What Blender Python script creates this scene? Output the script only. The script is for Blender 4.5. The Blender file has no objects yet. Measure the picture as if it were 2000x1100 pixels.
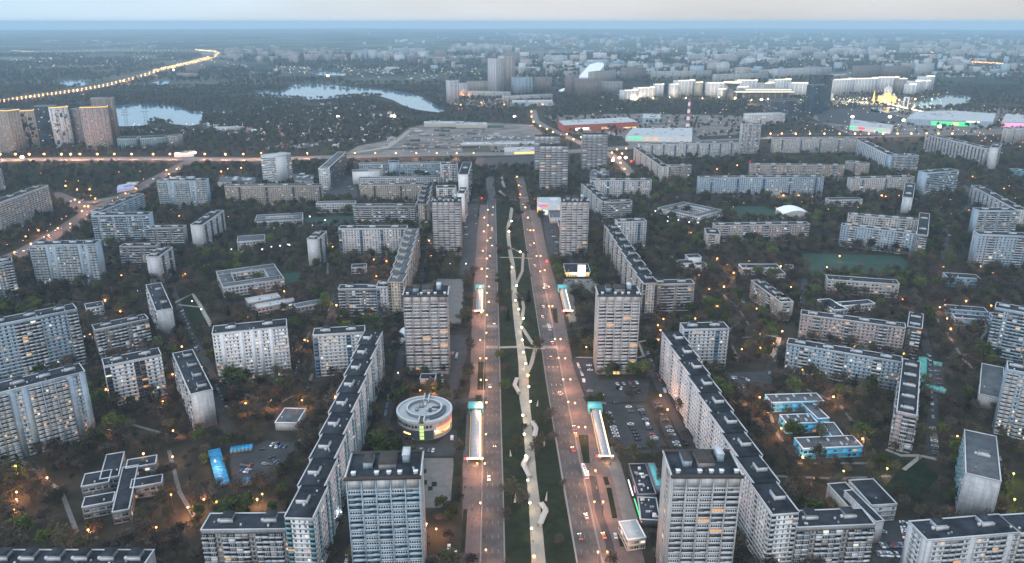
import bpy, math, random
import numpy as np
from mathutils import Vector, Matrix

random.seed(7)
RNG = np.random.default_rng(7)
SC = bpy.context.scene
COL = SC.collection

# ------------------------------------------------------------------ camera
CAM_H, FPX, PITCH = 260.0, 1480.0, math.atan(508 / 1480)
cam_data = bpy.data.cameras.new("camera")
cam_data.sensor_width = 36.0
cam_data.lens = 36.0 * FPX / 2000.0
cam_data.clip_start, cam_data.clip_end = 1.0, 120000.0
cam = bpy.data.objects.new("camera", cam_data)
COL.objects.link(cam)
cam.location = (0, 0, CAM_H)
cam.rotation_euler = (math.pi / 2 - PITCH, 0, 0)
SC.camera = cam

# ------------------------------------------------------------------ sky, sun, exposure
SUN_EL, SUN_AZ = math.radians(4.0), math.radians(205)
world = bpy.data.worlds.new("World")
SC.world = world
world.use_nodes = True
wn, wl = world.node_tree.nodes, world.node_tree.links
wn.clear()
wo = wn.new("ShaderNodeOutputWorld")
bg = wn.new("ShaderNodeBackground")
bg.inputs["Strength"].default_value = 0.15
sky = wn.new("ShaderNodeTexSky")
sky.sky_type = 'NISHITA'
sky.sun_disc = False
sky.sun_elevation, sky.sun_rotation = SUN_EL, SUN_AZ
sky.altitude, sky.air_density, sky.dust_density, sky.ozone_density = 200, 1.2, 1.5, 2.0
# thin high cloud veil over the whole sky, broken by soft noise
tc = wn.new("ShaderNodeTexCoord")
mp = wn.new("ShaderNodeMapping"); mp.inputs["Scale"].default_value = (1.6, 1.6, 9.0)
nz = wn.new("ShaderNodeTexNoise"); nz.inputs["Scale"].default_value = 1.6; nz.inputs["Detail"].default_value = 4
rp = wn.new("ShaderNodeValToRGB")
rp.color_ramp.elements[0].position = 0.30; rp.color_ramp.elements[0].color = (0.74, 0.74, 0.74, 1)
rp.color_ramp.elements[1].position = 0.68; rp.color_ramp.elements[1].color = (0.92, 0.92, 0.92, 1)
mx = wn.new("ShaderNodeMix"); mx.data_type = 'RGBA'
# overcast veil: paler and warmer at the horizon, brighter and bluer towards the zenith, thinner to the west (left)
WEST_C, EAST_C, ZENITH_C = (3.0, 3.95, 4.7, 1), (4.15, 4.3, 4.5, 1), (7.0, 8.6, 10.5, 1)
sep = wn.new("ShaderNodeSeparateXYZ"); vc = wn.new("ShaderNodeMix"); vc.data_type = 'RGBA'
hc = wn.new("ShaderNodeMix"); hc.data_type = 'RGBA'; hc.inputs["A"].default_value = WEST_C; hc.inputs["B"].default_value = EAST_C
hr = wn.new("ShaderNodeMapRange"); hr.inputs["From Min"].default_value = -0.65; hr.inputs["From Max"].default_value = 0.1
hr.interpolation_type = 'SMOOTHSTEP'
wl.new(hr.outputs[0], hc.inputs["Factor"]); wl.new(hc.outputs["Result"], vc.inputs["A"]); vc.inputs["B"].default_value = ZENITH_C
wl.new(tc.outputs["Generated"], sep.inputs[0]); wl.new(sep.outputs["X"], hr.inputs["Value"]); wl.new(sep.outputs["Z"], vc.inputs["Factor"]); wl.new(vc.outputs["Result"], mx.inputs["B"])
wl.new(tc.outputs["Generated"], mp.inputs["Vector"]); wl.new(mp.outputs["Vector"], nz.inputs["Vector"])
wl.new(nz.outputs["Fac"], rp.inputs["Fac"]); 
fx = wn.new("ShaderNodeMath"); fx.operation = 'MULTIPLY_ADD'; fx.inputs[1].default_value = -0.25; fx.use_clamp = True
wl.new(sep.outputs["X"], fx.inputs[0]); wl.new(rp.outputs["Color"], fx.inputs[2]); wl.new(fx.outputs[0], mx.inputs["Factor"])
wl.new(sky.outputs["Color"], mx.inputs["A"])
wl.new(mx.outputs["Result"], bg.inputs["Color"]); wl.new(bg.outputs["Background"], wo.inputs["Surface"])
sun_data = bpy.data.lights.new("sun", 'SUN')
sun_data.energy, sun_data.angle, sun_data.color = 1.25, math.radians(50), (1.0, 0.94, 0.88)
sun = bpy.data.objects.new("sun", sun_data)
COL.objects.link(sun)
sun.rotation_euler = (math.radians(62), 0, math.radians(-25))
SC.view_settings.view_transform = 'Standard'
SC.view_settings.look = 'None'
SC.view_settings.exposure = 0.45
SC.view_settings.gamma = 1.0
SC.view_settings.use_curve_mapping = False
SC.cycles.max_bounces = 4
SC.cycles.diffuse_bounces = 2
SC.cycles.glossy_bounces = 2
SC.cycles.transmission_bounces = 3
SC.cycles.transparent_max_bounces = 6
SC.cycles.volume_bounces = 0
SC.cycles.sample_clamp_indirect = 3.0
SC.cycles.use_adaptive_sampling = True
SC.cycles.adaptive_threshold = 0.02
SC.cycles.use_denoising = True
LAMP_K = 1.0      # brightness of everything that glows
HAZE_DENSITY = 7.5e-5

# ------------------------------------------------------------------ pixel of the photograph -> place in the world
CP, SP = math.cos(PITCH), math.sin(PITCH)
def P(px, py, z=0.0):
    a, b = (px - 1000) / FPX, (550 - py) / FPX
    d = (a, CP + b * SP, -SP + b * CP)
    t = (z - CAM_H) / d[2]
    return Vector((d[0] * t, d[1] * t, z))
def proj(x, y, z):
    """world -> photograph pixel (numpy friendly)"""
    dz = z - CAM_H
    f = y * CP - dz * SP
    u = y * SP + dz * CP
    return 1000 + FPX * x / f, 550 - FPX * u / f

# ------------------------------------------------------------------ materials
MATS = {}
def new_mat(name):
    m = bpy.data.materials.new(name); m.use_nodes = True
    MATS[name] = m
    return m, m.node_tree.nodes, m.node_tree.links, m.node_tree.nodes["Principled BSDF"]
def rgb(c): return (c[0], c[1], c[2], 1)
def mat_plain(name, c, rough=0.7, metal=0.0, spec=0.3, noise=0.0, scale=1.0, island=False):
    m, n, l, b = new_mat(name)
    b.inputs["Base Color"].default_value = rgb(c); b.inputs["Roughness"].default_value = rough
    b.inputs["Metallic"].default_value = metal; b.inputs["Specular IOR Level"].default_value = spec
    if noise:
        t = n.new("ShaderNodeTexCoord"); z = n.new("ShaderNodeTexNoise"); z.inputs["Scale"].default_value = scale
        z.inputs["Detail"].default_value = 5; z.inputs["Roughness"].default_value = 0.65
        r = n.new("ShaderNodeValToRGB")
        r.color_ramp.elements[0].position = 0.3; r.color_ramp.elements[1].position = 0.72
        r.color_ramp.elements[0].color = rgb([v * (1 - noise) for v in c]); r.color_ramp.elements[1].color = rgb([min(1, v * (1 + noise)) for v in c])
        l.new(t.outputs["Object"], z.inputs["Vector"]); l.new(z.outputs["Fac"], r.inputs["Fac"]); l.new(r.outputs["Color"], b.inputs["Base Color"])
    return m
def mat_panel(name, c, joint=0.55, stain=0.22, row=2.8, wid=3.2):
    """precast panels: joints, panel to panel tone, rain streaks"""
    m, n, l, b = new_mat(name)
    b.inputs["Roughness"].default_value = 0.85; b.inputs["Specular IOR Level"].default_value = 0.2
    t = n.new("ShaderNodeTexCoord"); s = n.new("ShaderNodeSeparateXYZ"); a = n.new("ShaderNodeMath"); a.operation = 'ADD'
    k = n.new("ShaderNodeCombineXYZ"); br = n.new("ShaderNodeTexBrick")
    br.offset = 0; br.inputs["Scale"].default_value = 1; br.inputs["Brick Width"].default_value = wid; br.inputs["Row Height"].default_value = row
    br.inputs["Mortar Size"].default_value = 0.05; br.inputs["Bias"].default_value = 0.0
    br.inputs["Color1"].default_value = rgb([v * 1.06 for v in c]); br.inputs["Color2"].default_value = rgb([v * 0.90 for v in c]); br.inputs["Mortar"].default_value = rgb([v * joint for v in c])
    l.new(t.outputs["Object"], s.inputs[0]); l.new(s.outputs["X"], a.inputs[0]); l.new(s.outputs["Y"], a.inputs[1])
    l.new(a.outputs[0], k.inputs["X"]); l.new(s.outputs["Z"], k.inputs["Y"]); l.new(k.outputs[0], br.inputs["Vector"])
    mpn = n.new("ShaderNodeMapping"); mpn.inputs["Scale"].default_value = (0.55, 0.55, 0.07)
    z = n.new("ShaderNodeTexNoise"); z.inputs["Scale"].default_value = 1.0; z.inputs["Detail"].default_value = 6; z.inputs["Roughness"].default_value = 0.7
    r = n.new("ShaderNodeValToRGB"); r.color_ramp.elements[0].position = 0.32; r.color_ramp.elements[1].position = 0.7
    r.color_ramp.elements[0].color = rgb([1 - stain * 1.7] * 3); r.color_ramp.elements[1].color = (1, 1, 1, 1)
    mm = n.new("ShaderNodeMix"); mm.data_type = 'RGBA'; mm.blend_type = 'MULTIPLY'; mm.inputs["Factor"].default_value = 1
    l.new(t.outputs["Object"], mpn.inputs["Vector"]); l.new(mpn.outputs[0], z.inputs["Vector"]); l.new(z.outputs["Fac"], r.inputs["Fac"])
    l.new(br.outputs["Color"], mm.inputs["A"]); l.new(r.outputs["Color"], mm.inputs["B"]); l.new(mm.outputs["Result"], b.inputs["Base Color"])
    return m
def mat_emit(name, c, s, base=0.1):
    m, n, l, b = new_mat(name)
    b.inputs["Base Color"].default_value = rgb([v * base for v in c]); b.inputs["Emission Color"].default_value = rgb(c)
    b.inputs["Emission Strength"].default_value = s * LAMP_K
    m.cycles.emission_sampling = 'NONE'
    return m
mat_panel("white panel", (0.56, 0.57, 0.59))
mat_panel("pale panel", (0.49, 0.48, 0.465))
mat_panel("beige panel", (0.40, 0.36, 0.32))
mat_panel("grey panel", (0.31, 0.30, 0.30))
mat_panel("brown panel", (0.24, 0.20, 0.18))
mat_panel("pink panel", (0.43, 0.38, 0.375))
mat_panel("blue panel", (0.24, 0.36, 0.46))
mat_panel("pale blue panel", (0.36, 0.45, 0.53))
mat_panel("teal panel", (0.22, 0.38, 0.42))
mat_panel("dark panel", (0.10, 0.10, 0.11))
mat_panel("school blue", (0.12, 0.50, 0.78), joint=0.8, stain=0.12)
mat_panel("smooth white", (0.67, 0.68, 0.70), joint=0.85, stain=0.08)
mat_panel("smooth beige", (0.46, 0.42, 0.36), joint=0.85, stain=0.1)
mat_panel("red cladding", (0.36, 0.11, 0.08), joint=0.85, stain=0.1)
mat_panel("tower brick", (0.27, 0.22, 0.20), joint=0.8, stain=0.1)
mat_plain("loggia blue", (0.07, 0.16, 0.26), 0.6, noise=0.3, scale=0.4)
mat_plain("loggia dark", (0.06, 0.06, 0.065), 0.7, noise=0.3, scale=0.4)
mat_plain("parapet pale", (0.42, 0.43, 0.45), 0.7, noise=0.2, scale=0.35)
mat_plain("parapet blue", (0.30, 0.39, 0.46), 0.7, noise=0.25, scale=0.35)
mat_plain("parapet brown", (0.22, 0.19, 0.17), 0.7, noise=0.3, scale=0.35)
mat_plain("frame white", (0.62, 0.63, 0.64), 0.5)
mat_plain("glass dark", (0.018, 0.022, 0.028), 0.25, spec=0.5)
mat_plain("glass mid", (0.06, 0.075, 0.09), 0.3, spec=0.5)
mat_plain("glass blue", (0.03, 0.09, 0.14), 0.2, spec=0.6)
mat_plain("curtain", (0.26, 0.25, 0.24), 0.6)
mat_plain("roof felt", (0.026, 0.031, 0.040), 0.8, spec=0.15, noise=0.75, scale=0.13)
mat_plain("roof grey", (0.095, 0.102, 0.112), 0.9, spec=0.1, noise=0.35, scale=0.15)
mat_plain("roof light", (0.36, 0.38, 0.39), 0.7, noise=0.15, scale=0.1)
mat_plain("roof brown", (0.050, 0.042, 0.038), 0.9, noise=0.3, scale=0.3)
mat_plain("roof edge", (0.46, 0.48, 0.50), 0.5, noise=0.15, scale=0.3)
mat_plain("bright edge", (0.72, 0.74, 0.76), 0.4)
mat_plain("metal grey", (0.25, 0.26, 0.27), 0.45, metal=0.4)
mat_plain("pole", (0.12, 0.12, 0.12), 0.5, metal=0.5)
mat_plain("teal metal", (0.12, 0.46, 0.48), 0.5, noise=0.12, scale=0.5)
mat_plain("garage blue", (0.03, 0.26, 0.50), 0.6, noise=0.3, scale=0.25)
mat_plain("garage green", (0.08, 0.34, 0.30), 0.6, noise=0.4, scale=0.25)
mat_plain("canopy shell", (0.30, 0.31, 0.33), 0.3, metal=0.1)
mat_plain("wood white", (0.40, 0.40, 0.37), 0.7)
mat_plain("tent", (0.55, 0.58, 0.60), 0.6)
mat_plain("bark", (0.055, 0.045, 0.038), 0.95, spec=0.1)
mat_plain("tyre", (0.012, 0.012, 0.012), 0.9)
mat_plain("skin", (0.30, 0.18, 0.13), 0.7)
for nm, c in dict(white=(0.62, 0.63, 0.64), silver=(0.30, 0.31, 0.32), black=(0.012, 0.012, 0.014), grey=(0.09, 0.095, 0.10), blue=(0.02, 0.06, 0.20), red=(0.32, 0.03, 0.02), orange=(0.70, 0.22, 0.03)).items():
    mat_plain("paint " + nm, c, 0.25, spec=0.6)
mat_emit("lit warm", (1.0, 0.50, 0.20), 0.6)
mat_emit("lit yellow", (1.0, 0.68, 0.36), 0.65)
mat_emit("lit white", (0.95, 0.92, 0.80), 0.8)
mat_emit("lit pink", (1.0, 0.12, 0.75), 1.0)
mat_emit("lamp orange", (1.0, 0.40, 0.10), 5.5)
mat_emit("lamp white", (1.0, 0.82, 0.58), 6.0)
mat_emit("lamp yellow", (1.0, 0.74, 0.16), 2.6)
mat_emit("lamp cold", (0.9, 0.95, 1.0), 3.0)
mat_emit("lamp pink", (1.0, 0.15, 0.85), 4.0)
mat_emit("lamp red", (1.0, 0.06, 0.04), 2.5)
mat_emit("led warm", (1.0, 0.84, 0.56), 2.4)
mat_emit("led gold", (1.0, 0.62, 0.18), 1.3)
mat_emit("sign white", (0.95, 1.0, 0.97), 1.6)
mat_emit("sign green", (0.10, 0.95, 0.35), 0.9)
mat_emit("sign pink", (1.0, 0.42, 0.75), 0.9)
mat_emit("sign blue", (0.20, 0.25, 1.0), 1.0)
mat_emit("sign red", (1.0, 0.10, 0.06), 1.1)
mat_emit("stair glow", (0.75, 1.0, 0.35), 0.7)
mat_emit("shop glow", (1.0, 0.66, 0.25), 1.0)

def mat_ground():
    m, n, l, b = new_mat("ground earth")
    b.inputs["Roughness"].default_value = 0.95; b.inputs["Specular IOR Level"].default_value = 0.05
    t = n.new("ShaderNodeTexCoord")
    def noise(sc, det, lo, hi, c0, c1):
        z = n.new("ShaderNodeTexNoise"); z.inputs["Scale"].default_value = sc; z.inputs["Detail"].default_value = det; z.inputs["Roughness"].default_value = 0.6
        r = n.new("ShaderNodeValToRGB"); r.color_ramp.elements[0].position = lo; r.color_ramp.elements[1].position = hi
        r.color_ramp.elements[0].color = rgb(c0); r.color_ramp.elements[1].color = rgb(c1)
        l.new(t.outputs["Object"], z.inputs["Vector"]); l.new(z.outputs["Fac"], r.inputs["Fac"])
        return r
    near = noise(0.05, 8, 0.35, 0.68, (0.020, 0.020, 0.014), (0.060, 0.050, 0.037))
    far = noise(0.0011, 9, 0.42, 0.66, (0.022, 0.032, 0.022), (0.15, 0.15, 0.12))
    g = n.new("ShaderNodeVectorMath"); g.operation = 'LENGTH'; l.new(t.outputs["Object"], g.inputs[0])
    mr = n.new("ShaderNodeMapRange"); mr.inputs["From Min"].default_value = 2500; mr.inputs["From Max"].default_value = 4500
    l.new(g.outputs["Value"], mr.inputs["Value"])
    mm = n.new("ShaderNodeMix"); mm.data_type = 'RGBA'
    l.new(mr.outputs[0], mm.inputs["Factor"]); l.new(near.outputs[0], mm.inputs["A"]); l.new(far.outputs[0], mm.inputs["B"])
    l.new(mm.outputs["Result"], b.inputs["Base Color"])
mat_ground()
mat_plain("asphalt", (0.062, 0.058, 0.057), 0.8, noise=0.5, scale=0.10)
mat_plain("asphalt dark", (0.040, 0.040, 0.042), 0.9, noise=0.35, scale=0.1)
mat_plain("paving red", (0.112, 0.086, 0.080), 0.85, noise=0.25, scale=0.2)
mat_plain("paving grey", (0.13, 0.125, 0.12), 0.85, noise=0.25, scale=0.15)
mat_plain("path sand", (0.26, 0.24, 0.20), 0.9, noise=0.15, scale=0.2)
mat_plain("construction ground", (0.150, 0.130, 0.118), 0.95, noise=0.6, scale=0.022)
mat_plain("lawn", (0.019, 0.024, 0.013), 0.95, spec=0.05, noise=0.45, scale=0.12)
mat_plain("lawn dark", (0.014, 0.021, 0.011), 0.95, spec=0.05, noise=0.4, scale=0.15)
mat_plain("sport green", (0.018, 0.046, 0.032), 0.9, noise=0.35, scale=0.05)
mat_plain("bare field", (0.055, 0.050, 0.030), 0.95, noise=0.35, scale=0.03)
mat_plain("marking", (0.30, 0.29, 0.28), 0.8)
mat_plain("kerb stone", (0.24, 0.235, 0.23), 0.8)
def mat_water():
    m, n, l, b = new_mat("water")
    b.inputs["Base Color"].default_value = (0.03, 0.15, 0.23, 1); b.inputs["Roughness"].default_value = 0.07
    b.inputs["Specular IOR Level"].default_value = 0.8
    t = n.new("ShaderNodeTexCoord"); z = n.new("ShaderNodeTexNoise"); z.inputs["Scale"].default_value = 0.15; z.inputs["Detail"].default_value = 3
    bp = n.new("ShaderNodeBump"); bp.inputs["Strength"].default_value = 0.01; bp.inputs["Distance"].default_value = 0.4
    l.new(t.outputs["Object"], z.inputs["Vector"]); l.new(z.outputs["Fac"], bp.inputs["Height"]); l.new(bp.outputs[0], b.inputs["Normal"])
mat_water()
def mat_leaf(name, c, var=0.6):
    m, n, l, b = new_mat(name)
    b.inputs["Roughness"].default_value = 0.9; b.inputs["Specular IOR Level"].default_value = 0.08
    o = n.new("ShaderNodeObjectInfo"); t = n.new("ShaderNodeTexCoord")
    z = n.new("ShaderNodeTexNoise"); z.inputs["Scale"].default_value = 0.5; z.inputs["Detail"].default_value = 2
    l.new(t.outputs["Object"], z.inputs["Vector"])
    a = n.new("ShaderNodeMath"); a.operation = 'MULTIPLY_ADD'; a.inputs[1].default_value = 1.6; l.new(o.outputs["Random"], a.inputs[0]); l.new(z.outputs["Fac"], a.inputs[2])
    r = n.new("ShaderNodeValToRGB"); r.color_ramp.elements[0].position = 0.2; r.color_ramp.elements[1].position = 1.0
    mr = n.new("ShaderNodeMath"); mr.operation = 'MULTIPLY'; mr.inputs[1].default_value = 0.5
    l.new(a.outputs[0], mr.inputs[0]); l.new(mr.outputs[0], r.inputs["Fac"])
    r.color_ramp.elements[0].color = rgb([v * (1 - var) for v in c]); r.color_ramp.elements[1].color = rgb([v * (1 + var) for v in c])
    l.new(r.outputs[0], b.inputs["Base Color"])
mat_leaf("twigs brown", (0.064, 0.050, 0.039))
mat_leaf("twigs olive", (0.060, 0.054, 0.030))
mat_leaf("leaves green", (0.062, 0.076, 0.022))
mat_leaf("needles dark", (0.022, 0.029, 0.020))

# ------------------------------------------------------------------ mesh helpers
BOXF = np.array([[0, 3, 2, 1], [4, 5, 6, 7], [0, 1, 5, 4], [1, 2, 6, 5], [2, 3, 7, 6], [3, 0, 4, 7]])
def mesh_arrays(name, v, f, mi, mats, smooth=False):
    me = bpy.data.meshes.new(name)
    nv, nf = len(v), len(f)
    me.vertices.add(nv); me.vertices.foreach_set("co", np.asarray(v, np.float32).ravel())
    me.loops.add(nf * 4); me.loops.foreach_set("vertex_index", np.asarray(f, np.int32).ravel())
    me.polygons.add(nf); me.polygons.foreach_set("loop_start", np.arange(0, nf * 4, 4, dtype=np.int32))
    me.polygons.foreach_set("loop_total", np.full(nf, 4, np.int32))
    for m in mats: me.materials.append(MATS[m])
    me.polygons.foreach_set("material_index", np.asarray(mi, np.int32))
    me.update(calc_edges=True)
    return me
def boxes_mesh(name, boxes):
    """boxes: list of (x0,x1,y0,y1,z0,z1,material)"""
    mats = []; mi = []
    for b in boxes:
        if b[6] not in mats: mats.append(b[6])
        mi.append(mats.index(b[6]))
    a = np.array([b[:6] for b in boxes], float)
    x0, x1, y0, y1, z0, z1 = a.T
    v = np.stack([np.stack(c, -1) for c in ((x0, y0, z0), (x1, y0, z0), (x1, y1, z0), (x0, y1, z0), (x0, y0, z1), (x1, y0, z1), (x1, y1, z1), (x0, y1, z1))], 1)
    f = BOXF[None] + (np.arange(len(a)) * 8)[:, None, None]
    return mesh_arrays(name, v.reshape(-1, 3), f.reshape(-1, 4), np.repeat(mi, 6), mats)
def py_mesh(name, v, f, mats, mi=None):
    me = bpy.data.meshes.new(name); me.from_pydata([tuple(p) for p in v], [], f)
    for m in mats: me.materials.append(MATS[m])
    if mi is not None: me.polygons.foreach_set("material_index", mi)
    me.update()
    return me
def tag(o, label=None, cat=None, group=None, kind=None):
    if label: o["label"] = label
    if cat: o["category"] = cat
    if group: o["group"] = group
    if kind: o["kind"] = kind
    return o
def obj(name, me, parent=None, loc=(0, 0, 0), rz=0.0):
    o = bpy.data.objects.new(name, me); COL.objects.link(o)
    o.location = loc; o.rotation_euler = (0, 0, rz)
    if parent is not None: o.parent = parent
    return o
def copy_tree(o, parent=None):
    c = o.copy(); COL.objects.link(c); c.parent = parent
    for ch in list(o.children): copy_tree(ch, c)
    return c
def cyl(r0, r1, z0, z1, n=8, cx=0, cy=0):
    v = []; f = []
    for k in range(n):
        t = 2 * math.pi * k / n; v.append((cx + r0 * math.cos(t), cy + r0 * math.sin(t), z0))
    for k in range(n):
        t = 2 * math.pi * k / n; v.append((cx + r1 * math.cos(t), cy + r1 * math.sin(t), z1))
    for k in range(n): f.append((k, (k + 1) % n, n + (k + 1) % n, n + k))
    f.append(tuple(range(n, 2 * n))); f.append(tuple(range(n - 1, -1, -1)))
    return v, f
def join(parts):
    V = []; Fc = []; MI = []
    for (v, f, m) in parts:
        o = len(V); V += [tuple(p) for p in v]; Fc += [tuple(i + o for i in q) for q in f]; MI += [m] * len(f)
    return V, Fc, MI
def ball(r, c=(0, 0, 0), nu=8, nv=5, sz=1.0):
    v = [(c[0], c[1], c[2] - r * sz)]; f = []
    for j in range(1, nv):
        a = -math.pi / 2 + math.pi * j / nv
        for i in range(nu):
            t = 2 * math.pi * i / nu; v.append((c[0] + r * math.cos(a) * math.cos(t), c[1] + r * math.cos(a) * math.sin(t), c[2] + r * sz * math.sin(a)))
    v.append((c[0], c[1], c[2] + r * sz))
    for i in range(nu): f.append((0, 1 + (i + 1) % nu, 1 + i))
    for j in range(nv - 2):
        for i in range(nu):
            a = 1 + j * nu + i; b = 1 + j * nu + (i + 1) % nu; f.append((a, b, b + nu, a + nu))
    o = 1 + (nv - 2) * nu
    for i in range(nu): f.append((o + i, o + (i + 1) % nu, len(v) - 1))
    return v, f

# ------------------------------------------------------------------ flat sheets: ground, roads, lawns
PAVED = []            # world polygons where no tree grows
def sheet(name, pts, mat, z, block=True, kind="structure", grow=0):
    w = [P(x, y) for x, y in pts]
    if block: PAVED.append(np.array([(p.x, p.y) for p in w]))
    me = py_mesh(name, [(p.x, p.y, z) for p in w], [tuple(range(len(w)))], [mat])
    o = obj(name, me); tag(o, kind=kind)
    return o
def ribbon_pts(pts, width):
    w = [P(x, y) for x, y in pts]; L = []; R = []
    for i, p in enumerate(w):
        a = w[max(i - 1, 0)]; b = w[min(i + 1, len(w) - 1)]
        d = (b - a); d.z = 0; d.normalize(); n = Vector((-d.y, d.x, 0))
        wd = (width[i] if isinstance(width, (list, tuple)) else width) / 2
        L.append(p + n * wd); R.append(p - n * wd)
    return L, R
def ribbon(name, pts, width, mat, z, block=True, kerb=False, kind="structure"):
    L, R = ribbon_pts(pts, width); n = len(L)
    v = [(p.x, p.y, z) for p in L] + [(p.x, p.y, z) for p in R]
    f = [(i, i + n, i + n + 1, i + 1) for i in range(n - 1)]
    if block:
        for i in range(n - 1): PAVED.append(np.array([(L[i].x, L[i].y), (L[i + 1].x, L[i + 1].y), (R[i + 1].x, R[i + 1].y), (R[i].x, R[i].y)]))
    o = obj(name, py_mesh(name, v, f, [mat])); tag(o, kind=kind)
    if kerb:
        V = []; Fq = []
        for S, s in ((L, 1), (R, -1)):
            for i in range(n - 1):
                a, b = S[i], S[i + 1]; d = (b - a).normalized(); nn = Vector((-d.y, d.x, 0)) * 0.3 * s
                q = [a, b, b + nn, a + nn]; o0 = len(V)
                V += [(p.x, p.y, 0.0) for p in q] + [(p.x, p.y, 0.15 + 0.002 * (i % 2)) for p in q]
                Fq += [tuple(int(j) + o0 for j in fc) for fc in BOXF]
        tag(obj("kerb", py_mesh("kerb", V, Fq, ["kerb stone"])), kind="structure")
    return o
# ================================================================== GROUND AND TERRAIN
def build_ground():
    rad = [0, 150, 300, 450, 600, 800, 1000, 1300, 1600, 2000, 2500, 3000, 3700, 4500, 5500, 6500, 8000, 9500, 11000, 13000, 15000, 17000, 19000, 21000, 23000, 25500, 28500, 29500]
    n = 180; rs = np.random.default_rng(3)
    ph = rs.uniform(0, 6.28, (6, 3))
    v = [(0, 0, 0)]; f = []
    for j, r in enumerate(rad[1:]):
        for k in range(n):
            t = 2 * math.pi * k / n; x, y = r * math.cos(t), r * math.sin(t); z = 0.0
            if r > 6000:
                a = min(1, (r - 6000) / 12000)
                q = sum(math.sin(x / (900 * (i + 1.3)) + ph[i][0]) * math.cos(y / (1100 * (i + 1.1)) + ph[i][1]) for i in range(4)) / 4
                z = a * (22 + 34 * q)
            if j == len(rad) - 2: z = -60
            v.append((x, y, z))
    for k in range(n): f.append((0, 1 + k, 1 + (k + 1) % n))
    for j in range(len(rad) - 2):
        for k in range(n):
            a = 1 + j * n + k; b = 1 + j * n + (k + 1) % n; f.append((a, a + n, b + n, b))
    me = py_mesh("ground", v, f, ["ground earth"])
    me.polygons.foreach_set("use_smooth", [True] * len(me.polygons))
    tag(obj("ground", me), kind="structure")
build_ground()

# ---- water
sheet("lake", [(500, 187), (497, 178), (520, 177), (545, 180), (562, 173), (570, 166), (600, 164), (640, 166), (690, 171), (735, 174), (768, 178), (800, 183), (822, 189), (838, 198), (856, 209), (870, 215), (862, 220), (838, 218), (806, 213), (785, 205), (768, 196), (748, 190), (736, 187), (700, 188), (668, 190), (630, 194), (606, 195), (580, 192), (545, 191)], "water", 0.5)
sheet("lake", [(215, 207), (250, 205), (300, 205), (335, 207), (362, 213), (368, 217), (392, 219), (396, 228), (393, 242), (372, 246), (348, 244), (330, 241), (300, 236), (285, 245), (250, 247), (222, 247)], "water", 0.5)
sheet("river", [(1822, 191), (1850, 187), (1885, 187), (1900, 190), (1893, 200), (1870, 205), (1850, 210), (1820, 212), (1790, 212), (1768, 211), (1780, 203), (1800, 198)], "water", 0.5)
sheet("river", [(1700, 211), (1735, 210), (1768, 212), (1765, 218), (1730, 221), (1700, 219)], "water", 0.5)
sheet("pond", [(112, 160), (135, 155), (160, 156), (175, 161), (165, 167), (130, 171), (118, 165)], "water", 0.6)
sheet("pond", [(292, 163), (318, 157), (331, 151), (333, 165), (310, 167)], "water", 0.6)
sheet("pond", [(600, 141), (640, 140), (678, 144), (672, 148), (620, 147)], "water", 0.6)
sheet("pond", [(375, 218), (440, 215), (475, 217), (440, 221), (398, 222)], "water", 0.4)

# ---- two avenues and the median between them
LEFT_AVE = [(964, 1180), (962, 1100), (962, 960), (961, 825), (961, 690), (960, 550), (960, 470), (960, 395), (957, 345)]
RIGHT_AVE = [(1171, 1180), (1152, 1100), (1124, 960), (1105, 860), (1083, 740), (1068, 650), (1052, 560), (1038, 480), (1025, 400), (1015, 345)]
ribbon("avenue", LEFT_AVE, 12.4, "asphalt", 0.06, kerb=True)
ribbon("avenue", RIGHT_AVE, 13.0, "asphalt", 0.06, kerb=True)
sheet("median_lawn", [(987, 1130), (984, 1000), (980, 825), (975, 600), (969, 440), (968, 398), (1016, 398), (1028, 470), (1052, 620), (1087, 850), (1138, 1130)], "lawn", 0.02, block=False)
sheet("park_lawn", [(938, 388), (944, 338), (1040, 338), (1046, 385)], "lawn", 0.02, block=False)
# broad pavements beside the avenues
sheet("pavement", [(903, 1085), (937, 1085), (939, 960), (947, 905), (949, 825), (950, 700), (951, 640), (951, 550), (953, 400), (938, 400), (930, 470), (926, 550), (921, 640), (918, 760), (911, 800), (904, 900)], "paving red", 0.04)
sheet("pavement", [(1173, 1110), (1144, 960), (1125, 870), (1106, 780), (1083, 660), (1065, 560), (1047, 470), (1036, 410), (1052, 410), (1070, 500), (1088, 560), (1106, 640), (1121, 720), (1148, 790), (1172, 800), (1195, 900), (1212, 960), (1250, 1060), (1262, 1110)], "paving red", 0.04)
sheet("pavement", [(1195, 870), (1212, 905), (1228, 960), (1248, 1020), (1225, 1040), (1212, 1000), (1198, 940), (1180, 890)], "paving grey", 0.055)
sheet("square", [(822, 895), (885, 895), (886, 908), (882, 975), (860, 992), (828, 992)], "paving grey", 0.05)
sheet("square", [(843, 545), (906, 545), (905, 600), (898, 640), (868, 640), (870, 580)], "paving grey", 0.04)
sheet("square", [(1098, 545), (1155, 545), (1172, 552), (1163, 575), (1120, 572), (1126, 628), (1112, 632), (1106, 600)], "paving grey", 0.04)
sheet("square", [(862, 655), (914, 655), (910, 700), (894, 760), (880, 790), (876, 730)], "asphalt dark", 0.04)
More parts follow.
